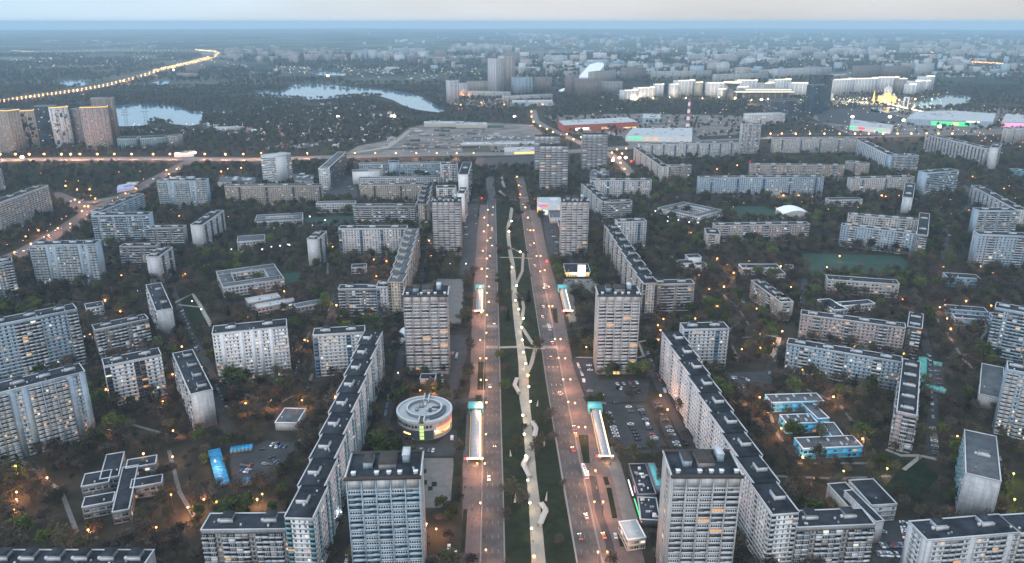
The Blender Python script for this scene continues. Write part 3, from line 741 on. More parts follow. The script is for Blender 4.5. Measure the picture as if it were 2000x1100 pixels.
def make_root(name, loc, label, cat, ref=None, group=None):
    r = bpy.data.objects.new(name, None); COL.objects.link(r); r.location = (loc[0], loc[1], 0)
    tag(r, label, cat, group)
    if ref: x, y = proj(loc[0], loc[1], 0.0); LAND.append((ref, x, y, loc[0], loc[1]))
    return r
def B(style, N, e, D, label, ref, name="apartment_block", cat="apartment block", lod=None, zig=0, step=0.0, sh=SH, group=None, blocks=None, led=None, **kw):
    e = tuple(e); st = STY[style]; h = N * sh + st['attic']
    if len(e) == 8:      # four roof corners: near-left, near-right, far-right, far-left
        c4 = [P(e[2 * i], e[2 * i + 1], h) for i in range(4)]; m0, m1 = (c4[0] + c4[1]) / 2, (c4[2] + c4[3]) / 2
        v = (m1 - m0); D = v.length; v.normalize(); u = Vector((v.y, -v.x, 0)); W = abs((c4[1] - c4[0]).dot(u) + (c4[2] - c4[3]).dot(u)) / 2
        a, b = m0 - u * W / 2, m0 + u * W / 2; rz = math.atan2(u.y, u.x)
    else: a, b, W, rz = frame(*e, h)
    mid = (a + b) / 2
    dist = mid.length
    if lod is None: lod = 0 if dist < 560 else 1 if dist < 900 else 2 if dist < 1900 else 3
    R = random.Random(int(e[0] * 31 + e[1]))
    c, s = math.cos(rz), math.sin(rz)
    root = make_root(name, (mid.x, mid.y), label, cat, ref, group)
    if zig:
        th = math.atan2(zig * step, W) if step else 0.0
        # sections keep one direction, each set back from the last, so the row runs diagonally
        u = Vector((math.cos(rz - th), math.sin(rz - th))); v = Vector((-u.y, u.x)); w = W * math.cos(th) / zig
        huts = kw.pop('huts', 1); roofmat = kw.get('roof', 'roof felt')
        for i in range(zig):
            o = Vector((a.x, a.y)) + u * (w * i) + v * (step * i)
            block(root, (o.x - mid.x, o.y - mid.y), rz - th, w - .02 * (i % 2), D - .01 * i, N, style, R, lod, huts=huts, sh=sh, end_edge=roofmat, **kw)
    else:
        h = block(root, (a.x - mid.x, a.y - mid.y), rz, W, D, N, style, R, lod, sh=sh, **kw)
    if blocks:           # further wings in the frame of the first: (x, y, W, D, N, style, kw)
        for (x, y, w2, d2, n2, s2, k2) in blocks:
            ox, oy = a.x - mid.x + c * x - s * y, a.y - mid.y + s * x + c * y
            block(root, (ox, oy), rz, w2, d2, n2, s2, R, lod, sh=sh, **k2)
    if led:
        o = obj("light_strip", boxes_mesh("light_strip", [(0, W, -.9, -.3, h - .2, h + led[1], led[0]), (W + .3, W + .9, 0, D, h - .2, h + led[1], led[0])]), root, (a.x - mid.x, a.y - mid.y, 0), rz)
    return root
def RING4(N, q, wing, label, ref, name, cat, style='school', roof='roof grey', **kw):
    """four wings round a courtyard; q = roof corners in pixels: near-left, near-right, far-right, far-left"""
    st = STY[style]; h = N * 3.3 + st['attic']
    p = [P(x, y, h) for x, y in q]; m = (p[0] + p[1] + p[2] + p[3]) / 4
    d = p[1] - p[0]; rz = math.atan2(d.y, d.x); W = math.hypot(d.x, d.y)
    e = p[3] - p[0]; c, s = math.cos(rz), math.sin(rz); D = abs(-s * e.x + c * e.y)
    root = make_root(name, (m.x, m.y), label, cat, ref)
    R = random.Random(int(q[0][0])); dist = m.length; lod = 1 if dist < 900 else 2
    for (x, y, w, dd, sd) in ((0, 0, W, wing, 'FBLR'), (0, wing, wing, D - 2 * wing, 'LR'), (W - wing, wing, wing, D - 2 * wing, 'LR'), (0, D - wing, W, wing, 'FLR')):
        if dd <= 1: continue
        block(root, (p[0].x - m.x + c * x - s * y, p[0].y - m.y + s * x + c * y), rz, w, dd, N, style, R, lod, roof=roof, sides=sd, sh=3.3, **kw)
    return root

# ---- the four rows of 22 storey towers beside the avenues
TW = dict(roof='roof felt', huts=0, sides='FLRB', edge='roof brown')
def tower(e, D, label, ref, over=None, lod=None):
    r = B('tower', 21, e, D, label, ref, name="tower_block", cat="tower block", lod=lod, group="22 storey balcony towers by the avenues", over=over, **TW)
    h = 21 * SH + 5.6; a, b, W, rz = frame(*e, h); mid = (a + b) / 2
    def part(nm, bx): return obj(nm, boxes_mesh(nm, bx), r, (a.x - mid.x, a.y - mid.y, 0), rz)
    part("roof_rim", [(-1, W + 1, -2.0, -.4, h - .3, h + .6, 'roof brown'), (-1, W + 1, D + .4, D + 1.6, h - .3, h + .6, 'roof brown'), (-1.0, -.3, -.4, D + .4, h - .3, h + .59, 'roof edge'), (W + .3, W + 1.0, -.4, D + .4, h - .3, h + .59, 'roof edge')])
    wl = (over or {}).get('wall', 'pale panel')
    part("roof_hut", [(W * .20, W * .33, D * .35, D * .8, h + .1, h + 3.4, 'pale blue panel'), (W * .195, W * .335, D * .34, D * .81, h + 3.4, h + 3.7, 'roof brown')])
    part("roof_hut", [(W * .42, W * .66, D * .3, D * .85, h + .1, h + 3.0, 'grey panel'), (W * .41, W * .67, D * .28, D * .86, h + 3.0, h + 3.3, 'roof brown')])
    part("roof_hut", [(W * .74, W * .84, D * .55, D * .9, h + .1, h + 4.2, 'pale blue panel'), (W * .735, W * .845, D * .54, D * .91, h + 4.2, h + 4.5, 'roof edge')])
    for fx in (.06, .38, .55, .70, .92):
        part("roof_vent", [(W * fx, W * fx + 1.8, 1.2, 2.6, h + .1, h + 1.7, 'roof edge'), (W * fx - .2, W * fx + 2, 1.0, 2.8, h + 1.7, h + 1.9, 'bright edge')])
    part("base_floor", [(.5, W - .5, -3.2, -.25, 0, 3.0, 'grey panel'), (W * .42, W * .58, -3.5, -3.2, .4, 2.8, 'shop glow' if over and over.get('glow') else 'glass mid'), (.3, W - .3, -3.4, -.25, 3.0, 3.3, 'roof grey')])
    return r
BLUE = dict(bal='parapet blue')
tower((677, 934, 819, 930), 20, "blue-trimmed 22 storey tower cut by the bottom edge, left of the square", "the near blue-trimmed tower", BLUE)
tower((1314, 929, 1447, 929), 20, "grey 22 storey tower cut by the bottom edge, beside the long dark-roofed slab", "the near grey tower")
tower((788, 578, 873, 577), 20, "brown-grey balcony tower behind the round white-roofed centre", "the tower behind the round centre", dict(wall='grey panel', bal='parapet pale'))
tower((1170, 577, 1250, 577), 20, "pale balcony tower with a glowing orange entrance above the big car park", "the tower with the orange entrance", dict(bal='parapet pale', glow=1))
tower((844, 394, 899, 394), 20, "grey balcony tower in front of the white narrow slabs", "the grey tower by the white slabs", dict(wall='grey panel'))
tower((1097, 394, 1150, 394), 20, "pale balcony tower behind the big lit billboard", "the tower behind the billboard")
B('tower', 24, (1055, 286, 1110, 286), 22, "tall beige tower at the far end of the right-hand avenue, front of a pair", "the tall beige tower pair", name="tower_block", cat="tower block", over=dict(wall='grey panel', bal='parapet pale'), roof='roof felt', edge='roof brown', huts=1)
B('tower', 22, (1045, 267, 1094, 267), 22, "beige tower standing behind and left of the taller front tower", "the back tower of the beige pair", name="tower_block", cat="tower block", over=dict(wall='grey panel', bal='parapet pale'), roof='roof felt', edge='roof brown', huts=1)
B('tower', 21, (1138, 263, 1187, 263), 22, "lone brown tower by the far road junction, right of the tall pair", "the lone brown tower", name="tower_block", cat="tower block", over=dict(wall='grey panel', bal='parapet pale'), roof='roof felt', edge='roof brown', huts=1)

# ---- left of the avenues
Z = dict(edge='roof edge')
B('zig', 12, (612, 1011, 743, 648), 14, "long zigzag slab with dark roof running from lower left up to the street corner", "the long left zigzag slab", zig=9, step=1.8, huts=1, over=dict(wall='smooth white'))
B('white12', 12, (611, 655, 712, 649), 13, "white slab with blue loggias joined behind the long left zigzag slab", "the white slab with blue loggias", huts=2)
B('slab9', 9, (392, 1036, 564, 1034), 13, "grey nine storey balcony block at the bottom edge, joined to the zigzag slab", "the bottom balcony block on the left", huts=2)
B('zig', 12, (787, 550, 815, 446), 14, "upper zigzag slab with pale stepped roof left of the avenue", "the upper left zigzag slab", zig=8, step=2.2, huts=1, roof='roof grey', over=dict(wall='smooth beige', bal='parapet brown'))
B('slab9', 9, (660, 565, 748, 564), 12, "grey balcony block in front of the upper zigzag slab, brown gardens below", "the grey balcony block on the left", huts=2, blocks=[(35.5, -2, 12.5, 16, 10, 'white12', dict(huts=1))])
B('white12', 12, (661, 447, 794, 446), 13, "white slab with three blue loggia columns, beside the upper zigzag slab", "the white slab with three blue columns", huts=3)
B('slab9', 9, (690, 403, 811, 403), 13, "dark grey balcony block right of the low white school", "the dark balcony block", huts=2)
B('zig', 12, (833, 398, 841, 361), 14, "short diagonal slab joining the dark balcony block and the beige slab", "the short diagonal slab", zig=4, step=3, huts=1, over=dict(wall='beige panel', bal='loggia dark'))
B('slab9', 11, (812, 399, 833, 399), 16, "narrow beige end section beside the dark balcony block", "the narrow beige end section", huts=1, over=dict(wall='beige panel', pat='bwnwb'))
B('beige', 9, (703, 362, 828, 361), 13, "beige nine storey slab in front of the white institute", "the beige slab before the institute", huts=3)
B('school', 6, (700, 349, 860, 347), 14, "long low white institute wing behind the beige slab", "the white institute wing", name="institute", cat="building", roof='roof grey')
B('office', 7, (688, 336, 741, 334), 18, "white institute hall with flat raised roof at its corner", "the white institute hall", name="institute", cat="building", roof='roof grey', over=dict(pat='....', wall='smooth white'), blocks=[(26, 4, 24, 12, 8, 'shed', {})])
B('office', 7, (701, 322, 760, 320), 16, "light blue office wing with a taller stair block beside it", "the light blue office wing", name="office_building", cat="office", roof='roof grey', blocks=[(52, -3, 18, 22, 8, 'shed', dict(over=dict(wall='pale blue panel')))])
B('office', 7, (778, 321, 868, 319), 16, "long light blue office block with four rows of big windows", "the long light blue office", name="office_building", cat="office", roof='roof grey')
B('panel9', 13, (862, 322, 894, 321), 22, "cream tower with vertical ribs at the right end of the blue office", "the cream ribbed tower", name="tower_block", cat="tower block", huts=1, over=dict(pat='wbbw', wall='white panel'))
B('panel9', 12, (853, 368, 891, 367), 18, "white framed block just behind the grey tower", "the white framed block", huts=1, over=dict(pat='wbbw', wall='smooth white'), roof='roof felt')
B('white12e', 15, (895, 341, 914, 341, 921, 317, 904, 317), 40, "tall narrow white slab seen end-on beside the far park", "the tall white end-on slab", huts=1, over=dict(pat='....', side='wwbww'))
B('white12e', 14, (893, 378, 907, 378, 913, 366, 899, 366), 34, "lower narrow white slab seen end-on beside the grey tower", "the lower white end-on slab", huts=1, over=dict(pat='....', side='wwbww'))
B('beige', 10, (438, 364, 627, 363), 13, "long beige slab with four dark seams left of the dark-fronted office", "the long beige slab", huts=4)
B('school', 4, (617, 398, 693, 397), 14, "low white four storey school between the beige slab and the dark block", "the low white school", name="school", cat="school", sh=3.2, roof='roof grey')
B('glass', 10, (640, 330, 676, 297), 15, "modern slab with a white frame and a dark glass front", "the dark-fronted office slab", name="office_building", cat="office", roof='roof grey', edge='bright edge', sh=3.3)
B('office', 10, (622, 330, 640, 330), 14, "white end block with square windows on the dark-fronted slab", "the white office end block", name="office_building", cat="office", sh=3.3, over=dict(wall='smooth white'), edge='bright edge')
B('white12e', 17, (509, 303, 531, 308), 26, "left wing of the white folded hotel with a glowing sign on top", "the white folded hotel", name="hotel", cat="hotel", over=dict(pat='wwww', wall='smooth white'), roof='roof light')
B('glass', 17, (531, 308, 568, 299), 22, "right wing of the white folded hotel with dark horizontal windows", "the right wing of the hotel", name="hotel", cat="hotel", over=dict(wall='smooth white'), roof='roof light')
B('p44', 14, (306, 354, 401, 353), 15, "blue ribbed block with a pale dome-lit roof beside the diagonal road", "the blue block by the diagonal road", huts=3)
B('p44', 9, (196, 413, 281, 379), 13, "diagonal blue-white slab along the diagonal road", "the slab along the diagonal road", huts=4, over=dict(pat='wwwg'))
B('slab9', 13, (178, 422, 289, 420), 15, "blue-grey balcony block with a blank white left end", "the blue-grey balcony block", huts=3, over=dict(wall='pale blue panel', bal='parapet blue'))
B('slab9', 9, (290, 446, 357, 445), 12, "small grey nine storey block right of the blue-grey balcony block", "the small grey block", huts=2)
B('blank', 11, (395, 440, 437, 411), 14, "white slab seen from its blank end, five dark seams on its long side", "the blank-ended slab with dark seams", huts=3)
B('p44', 15, (58, 480, 185, 477), 15, "big blue ribbed block with a white blank right end", "the big blue ribbed block", huts=4)
B('slab9', 9, (233, 482, 303, 481), 12, "brownish nine storey block behind the blank white slab end", "the brownish nine storey block", huts=2)
B('blank', 10, (310, 502, 337, 483), 13, "white slab with a blank end facing the gardens and dark seams", "the blank white slab end", huts=2)
B('blank', 11, (620, 468, 638, 452), 12, "lone white slab with a tall blank end near the tennis court", "the lone white slab end", huts=2)
B('p44b', 14, (-6, 398, 94, 362), 15, "ribbed slab at the left edge running up towards the field", "the ribbed slab at the left edge", huts=4, over=dict(wall='pale panel', pat='|wo|wo'))
B('p44b', 15, (-12, 335, 2, 330), 20, "tall block cut by the left edge above the field", None, huts=1)
B('p44b', 12, (-30, 518, 24, 510), 14, "blue-white block cut by the left edge above the courtyards", "the block cut by the left edge", huts=2)
B('p44b', 16, (-30, 640, 150, 604), 15, "wide blue-grey block with brown balconies at the left edge", "the wide blue-grey block", huts=3, over=dict(pat='wwwwwbbbbb'))
B('slab9', 9, (185, 645, 290, 623), 13, "nine storey balcony block right of the wide blue-grey block", "the brown balcony block", huts=2)
B('white12e', 11, (203, 716, 315, 693), 14, "cream block with glowing loggias at its corners and foot", "the cream block with glowing loggias", huts=2, over=dict(pat='gwnwwggwwnwg', wall='smooth white', lit=0.120))
B('p44', 16, (-40, 778, 166, 726), 16, "bright blue ribbed block with lit stair windows at the left edge", "the bright blue ribbed block", huts=4, over=dict(lit=0.105))
B('slab9', 9, (337, 691, 372, 771), 14, "white slab with four pale roof huts and a blank end", "the slab with four roof huts", huts=4, over=dict(pat='wbbw', wall='white panel'))
B('slab9', 9, (285, 557, 305, 608), 13, "smaller slab with a blank white end by the footpath", "the slab with a blank end by the footpath", huts=2, over=dict(pat='wbbw', wall='white panel'), hut='plain')
B('white12e', 14, (414, 653, 560, 638), 16, "big white block with a pink glow at its foot", "the big white block", huts=2, over=dict(pat='ww.wnnw.ww.w.ww.wnnw.ww', bw=2.7, wall='smooth white', side='....', lit=0.105))
B('slab9', 9, (-40, 1112, 276, 1112), 13, "dark-roofed slab along the bottom left edge, only roof and end showing", "the roof at the bottom left", huts=6)
RING4(3, [(436, 562), (555, 545), (527, 519), (405, 533)], 13, "grey-roofed school round a courtyard with a white windowed inner wall", "the courtyard school", "school", "school", roof='roof grey')
RING4(3, [(497, 434), (590, 429), (583, 416), (492, 421)], 13, "far white school round a narrow courtyard, floodlit yard beside it", "the far courtyard school", "school", "school")
B('school', 3, (463, 473, 517, 469), 26, "small grey hall with bright lamps along its wall", "the small lamp-lit hall", name="hall", cat="hall", roof='roof grey', sh=3.2)
B('school', 2, (485, 592, 548, 581), 14, "pink kindergarten with stepped wings beside the big white block", "the pink kindergarten", name="kindergarten", cat="kindergarten", over=dict(wall='pink panel'), roof='roof light', sh=3.3, blocks=[(4, -18, 36, 10, 2, 'school', dict(over=dict(wall='pink panel'), roof='roof light')), (36, -36, 26, 11, 2, 'school', dict(over=dict(wall='pink panel'), roof='roof grey'))])
B('shed', 2, (537, 826, 580, 827), 20, "low grey-roofed shed with white edges in the garden", "the low grey-roofed shed", name="shed", cat="shed", roof='roof grey', edge='bright edge', sh=2.6)
B('school', 2, (686, 523, 715, 522), 12, "small white utility building by the orange lamps", "the small white utility building", name="utility_building", cat="building", sh=3.2)
B('school', 2, (168, 603, 203, 597), 14, "small white two storey clinic below the wide block", "the small white clinic", name="clinic", cat="building", sh=3.2, over=dict(wall='smooth white'))
B('shed', 2, (820, 741, 850, 741), 9, "small flat shed at the foot of the middle left tower", None, name="shed", cat="shed", sh=2.4)
B('shed', 1, (415, 250, 470, 249), 20, "white roofed depot in the far wood", None, name="depot", cat="building", roof='roof light', sh=6)
# cross-shaped school
def cross_school():
    h = 2 * 3.4 + .9
    def local(px, py): p = P(px, py, h); return p
    o = P(240, 965, h); ax = P(306, 920, h) - P(160, 945, h); rz = math.atan2(ax.y, ax.x)
    root = make_root("school", (o.x, o.y), "star-shaped two storey school with white roof edges among dark trees", "school", "the star-shaped school")
    R = random.Random(5)
    wings = [((206, 893), (233, 885), 30), ]
    c, s = math.cos(rz), math.sin(rz)
    def at(px, py):
        p = P(px, py, h); dx, dy = p.x - o.x, p.y - o.y; return c * dx + s * dy, -s * dx + c * dy
    def rect(p0, p1, p2, p3):
        q = [at(*p) for p in (p0, p1, p2, p3)]
        return min(a[0] for a in q), max(a[0] for a in q), min(a[1] for a in q), max(a[1] for a in q)
    for k, pp in enumerate((((217, 935), (237, 998), (250, 912), (272, 990)), ((162, 940), (206, 920), (165, 950), (215, 932)), ((168, 990), (222, 975), (164, 978), (222, 962)), ((250, 915), (304, 905), (248, 905), (303, 890)), ((255, 950), (316, 943), (258, 938), (314, 928)), ((207, 893), (232, 885), (212, 920), (236, 912)))):
        x0, x1, y0, y1 = rect(*pp)
        if k == 0: x0, x1 = x0 + 5, x1 - 5
        if k == 5: y0 = at(215, 935)[1] + 1
        y1 = max(y1, y0 + 9)
        block(root, (c * x0 - s * y0, s * x0 + c * y0), rz, x1 - x0, y1 - y0 + .01 * k, 2, 'school', R, 1, roof='roof felt', sides='FLR', sh=3.4 - .004 * k, edge='roof edge', over=dict(wall='grey panel'))
cross_school()

# ---- right of the avenues
B('zig', 12, (1293, 649, 1500, 1004), 14, "long zigzag slab with dark roof right of the car park, running to the bottom", "the long right zigzag slab", zig=9, step=-1.8, huts=1, over=dict(wall='smooth white', bal='parapet pale'))
B('white12', 12, (1337, 644, 1424, 642), 13, "white slab with blue loggias joined behind the right zigzag slab", "the blue-loggia slab on the right", huts=2)
B('slab9', 9, (1557, 1031, 1709, 1025), 13, "grey nine storey balcony block at the bottom edge beside the low halls", "the bottom balcony block on the right", huts=2)
B('zig', 12, (1180, 440, 1252, 553), 14, "upper zigzag slab right of the avenue with white roof hooks", "the upper right zigzag slab", zig=8, step=-2.0, huts=1, over=dict(wall='pale panel', bal='loggia dark'))
B('slab9', 9, (1271, 556, 1357, 554), 12, "beige balcony block joined to the near end of the upper right zigzag slab", "the beige balcony block", huts=2, over=dict(wall='beige panel'))
B('white12', 12, (1207, 434, 1263, 432), 13, "white slab with a blue column behind the upper right zigzag slab", "the white slab with one blue column", huts=2)
B('slab9', 9, (1175, 396, 1235, 394), 12, "grey balcony block beside the beige section near the mall", "the grey block near the mall", huts=2)
B('zig', 10, (1135, 359, 1172, 393), 12, "short stepped slab behind the tower with the billboard", "the short stepped slab", zig=4, step=-3, huts=1, over=dict(wall='pale panel'))
B('white12', 10, (1155, 353, 1273, 352), 13, "white slab with four blue columns behind the mall", "the white slab behind the mall", huts=4)
B('white12', 10, (1250, 283, 1447, 278), 13, "long white slab with blue columns far behind, by the junction", "the long far white slab", huts=6)
B('far9', 10, (1238, 288, 1293, 326), 12, "diagonal slab running down from the junction", "the diagonal slab by the junction", huts=4, over=dict(bal='loggia dark'))
B('slab9', 9, (1296, 326, 1351, 323), 12, "beige block at the near end of the diagonal slab", "the beige end block", huts=2, over=dict(wall='beige panel', pat='wwbbww'))
B('panel9', 21, (1451, 243, 1487, 243), 16, "slim pale tower with a blue stripe rising from the far slabs", "the slim pale tower", name="tower_block", cat="tower block", huts=1, over=dict(pat='bwgwb', wall='white panel'))
B('far9', 10, (1512, 272, 1675, 270), 13, "far white slab right of the slim pale tower", "the white slab right of the slim tower", huts=5)
B('far9', 11, (1675, 273, 1733, 302), 14, "ribbed white slab stepping down to the right", "the ribbed white slab", huts=3, over=dict(pat='wwg', wall='smooth white'))
B('slab9', 11, (1742, 305, 1795, 304), 16, "balcony block with a blank white left side below the ribbed slab", "the balcony block with blank side", huts=2, over=dict(wall='pale blue panel'))
B('panel9', 9, (1467, 322, 1650, 324), 12, "long beige nine storey slab between two white slabs", "the long beige far slab", huts=6, over=dict(wall='beige panel'))
B('far9', 9, (1651, 315, 1690, 321), 14, "short beige block at the right end of the long far slab", "the short beige far block", huts=1, over=dict(wall='beige panel'))
B('far9', 11, (1367, 348, 1610, 346), 13, "long blue-white slab facing the school with the square courtyard", "the long blue-white slab", huts=7, over=dict(wall='pale blue panel'))
B('far9', 9, (1665, 350, 1787, 346), 13, "white slab with blue seams over orange-lit trees", "the white slab over orange-lit trees", huts=4)
B('p44', 13, (1812, 338, 1873, 333), 18, "blue balcony tower with a white left edge by the side street", "the blue balcony tower", name="tower_block", cat="tower block", huts=2, over=dict(pat='bbbbb'))
B('blank', 9, (1762, 386, 1784, 386, 1787, 358, 1769, 358), 40, "narrow slab end, blank and white, among trees", "the narrow white slab end", huts=2, over=dict(pat='....'))
B('panel9', 9, (1657, 420, 1792, 431), 11, "farther of two parallel slabs with pale roof boxes", "the farther parallel slab", huts=5)
B('panel9', 9, (1643, 440, 1789, 457), 11, "nearer of two parallel slabs with pale roof boxes", "the nearer parallel slab", huts=5, over=dict(wall='pale blue panel'))
B('slab9', 9, (1790, 459, 1812, 459, 1816, 417, 1796, 417), 38, "end slab closing the two parallel slabs on the right", "the closing end slab", huts=2, over=dict(pat='wbbw'))
B('panel9', 7, (1398, 441, 1582, 438), 12, "long seven storey slab with its foot in trees", "the seven storey slab", huts=6, over=dict(wall='pink panel'))
B('panel9', 7, (1380, 457, 1407, 458), 26, "short end block at the left of the seven storey slab", "the short end block", huts=1, over=dict(wall='beige panel', pat='.bb.'))
B('panel9', 6, (1467, 548, 1524, 590), 12, "six storey slab running diagonally with brown balconies", "the six storey diagonal slab", huts=4, over=dict(wall='beige panel'))
B('panel9', 6, (1525, 591, 1550, 590), 14, "end section of the six storey diagonal slab", "the end of the six storey slab", huts=1, over=dict(wall='beige panel', pat='.bb.'))
B('school', 4, (1617, 546, 1757, 556), 14, "long four storey school with tall white windows by the field", "the school by the field", name="school", cat="school", over=dict(wall='pale panel'), sh=3.4)
B('panel9', 8, (1564, 614, 1769, 641), 11, "upper eight storey slab with pink panels and pale roof boxes", "the upper pink-panelled slab", huts=4, over=dict(wall='pink panel'))
B('slab9', 8, (1772, 640, 1801, 640, 1804, 612, 1776, 612), 26, "dark short block at the right end of the pink-panelled slab", "the dark short block", huts=2, over=dict(wall='dark panel', pat='wbbw'))
B('panel9', 8, (1537, 671, 1762, 708), 11, "lower eight storey slab with lit windows above the blue school", "the lower pink-panelled slab", huts=4, over=dict(wall='pale blue panel', lit=0.120))
B('slab9', 9, (1751, 808, 1791, 808, 1798, 704, 1763, 704), 62, "end-on slab with five pale roof beams above dark gardens", "the end-on slab with roof beams", huts=5, over=dict(pat='.bb.', side='wbbw', wall='pink panel'), roof='roof felt', blocks=None)
B('slab9', 14, (1943, 601, 2060, 622), 15, "blue balcony block at the right edge above the grey hall", "the blue block at the right edge", huts=3, over=dict(wall='pale blue panel', bal='parapet blue', lit=0.120))
B('p44b', 16, (1968, 722, 2090, 745), 15, "nearest blue block at the right edge beside the grey-roofed hall", "the near blue block at the right edge", huts=3, over=dict(lit=0.120))
B('shed', 3, (1917, 771, 1954, 779, 1965, 716, 1913, 713), 48, "grey flat-roofed hall with a pale front beside the blue block", "the grey flat-roofed hall", name="hall", cat="hall", roof='roof grey', sh=3.2)
B('slab9', 9, (1887, 928, 1954, 938, 1946, 850, 1883, 843), 42, "nine storey slab seen end-on with a stained blank wall", "the stained blank-ended slab", huts=1, roof='roof grey', over=dict(pat='....', side='wgwwgw', wall='white panel', bal='teal panel'))
B('panel9', 12, (1811, 1056, 1993, 1041), 14, "bottom right block with dark glazed columns and pale roof rims", "the bottom right block", huts=2, over=dict(pat='.wwgggw.wwggg', wall='white panel'))
B('panel9', 12, (1994, 1043, 2100, 1036), 14, "block cut by the bottom right corner", None, huts=1, over=dict(pat='gggwww'))
B('school', 3, (1702, 988, 1752, 985), 24, "small white hall with a dark roof behind the bottom block", "the small white hall", name="hall", cat="hall", over=dict(pat='.w.w.', wall='white panel'), sh=3.2)
B('shed', 3, (1657, 991, 1694, 988), 22, "dark-roofed low wing left of the small white hall", "the dark-roofed low wing", name="hall", cat="hall", sh=3.0)
B('shed', 4, (1710, 1020, 1727, 1018), 28, "narrow dark-roofed annex behind the bottom balcony block", "the narrow annex", name="annex", cat="building", sh=3.2, over=dict(wall='white panel'))
# blue kindergarten with three wings
def blue_school():
    h = 2 * 3.3 + .8; R = random.Random(9)
    a, b, W, rz = frame(1507, 787, 1609, 784, h); mid = P(1590, 830, 0)
    root = make_root("kindergarten", (mid.x, mid.y), "bright blue two storey kindergarten of three linked wings in the dark garden", "kindergarten", "the bright blue kindergarten")
    for (e, D) in (((1507, 787, 1609, 784), 12), ((1537, 828, 1597, 826), 12), ((1569, 877, 1685, 872), 13)):
        a, b, W, r2 = frame(*e, h); block(root, (a.x - mid.x, a.y - mid.y), r2, W, D, 2, 'blues', R, 1, roof='roof grey', sh=3.3, huts=0, edge='bright edge')
        o = obj("roof_vent", boxes_mesh("roof_vent", [(W * k / 6, W * k / 6 + 1, 2 + 5 * (k % 2), 5 + 5 * (k % 2), h + .12, h + 1.2, 'roof edge') for k in range(1, 6)]), root, (a.x - mid.x, a.y - mid.y, 0), r2); o["kind"] = "stuff"
    for (p0, p1) in (((1565, 787), (1598, 818)), ((1605, 825), (1630, 860))):
        q0, q1 = P(*p0, h - 1), P(*p1, h - 1); d = q0 - q1; rz = math.atan2(d.y, d.x) - math.pi / 2
        block(root, (q1.x - mid.x, q1.y - mid.y), rz, 8, d.length, 1, 'blues', R, 1, roof='roof grey', sh=5.4, edge='bright edge')
blue_school()
RING4(3, [(1363, 424), (1413, 411), (1362, 397), (1303, 402)], 12, "white school round a square blue-lit courtyard beside the green field", "the square courtyard school", "school", "school", roof='roof grey')
B('school', 3, (1621, 391, 1685, 390), 14, "white low school with a dark wing below the orange lamps", "the low school below the orange lamps", name="school", cat="school", sh=3.2)
B('school', 2, (1328, 515, 1357, 514), 12, "small white kindergarten block with two linked cubes", "the small white kindergarten", name="kindergarten", cat="kindergarten", sh=3.2, over=dict(wall='smooth white', pat='.W'), blocks=[(13, 10, 15, 12, 3, 'school', dict(over=dict(wall='smooth white', pat='.'))), (16, -8, 12, 10, 2, 'shed', dict(over=dict(wall='smooth white')))])
B('school', 2, (1630, 606, 1655, 604), 28, "low building with white roof edges and a lit corner", "the low white-edged building", name="kindergarten", cat="kindergarten", edge='bright edge', sh=3.2, blocks=[(12, 8, 36, 10, 2, 'school', dict(edge='bright edge'))])
B('blues', 2, (1852, 604, 1930, 610), 12, "blue-walled kindergarten with two courts by the orange lamps", "the blue-walled kindergarten", name="kindergarten", cat="kindergarten", sh=3.2, over=dict(wall='blue panel'), blocks=[(0, -22, 30, 10, 2, 'blues', dict(over=dict(wall='blue panel'))), (34, -20, 8, 19, 2, 'blues', dict(over=dict(wall='blue panel')))])
B('blues', 3, (1850, 541, 1915, 545), 14, "dark blue school building behind trees on the right", "the dark blue school", name="school", cat="school", sh=3.2, over=dict(wall='blue panel'))
B('school', 2, (1450, 524, 1525, 524), 14, "low dark-roofed school with white edges below the seven storey slab", "the low dark-roofed school", name="school", cat="school", sh=3.2, edge='bright edge', blocks=[(30, -20, 10, 19, 2, 'school', {})])
B('slab9', 13, (1913, 412, 1990, 412), 15, "upper blue-white block of two at the right side", "the upper blue-white block", huts=2, over=dict(wall='pale blue panel'))
B('p44b', 13, (1912, 458, 2010, 462), 15, "lower blue-white block of two at the right side", "the lower blue-white block", huts=2, over=dict(pat='wwwbbwww'))
B('zig', 9, (1897, 362, 1985, 410), 13, "diagonal white slab running to the upper blue-white block", "the diagonal white slab on the right", huts=4, over=dict(bal='loggia dark'))
B('p44b', 12, (1808, 262, 1925, 290), 14, "ribbed white slab with dark seams at upper right", "the ribbed slab at upper right", huts=4, over=dict(pat='wwg', wall='white panel', bal='loggia dark'))
B('blank', 16, (1931, 290, 1953, 287, 1958, 279, 1941, 281), 30, "tall slab with a blank white end at upper right", "the tall blank slab at upper right", huts=1, over=dict(pat='....', side='wwgww'))
B('far9', 12, (1970, 252, 2020, 250), 14, "white block cut by the right edge, far", None, huts=2)
B('far9', 5, (1972, 330, 2030, 342), 14, "low teal block at the right edge", None, huts=2, over=dict(wall='teal panel'))
B('school', 1, (1535, 522, 1550, 523), 9, "small hut beside the six storey slab", None, name="hut", cat="hut", sh=3.2)
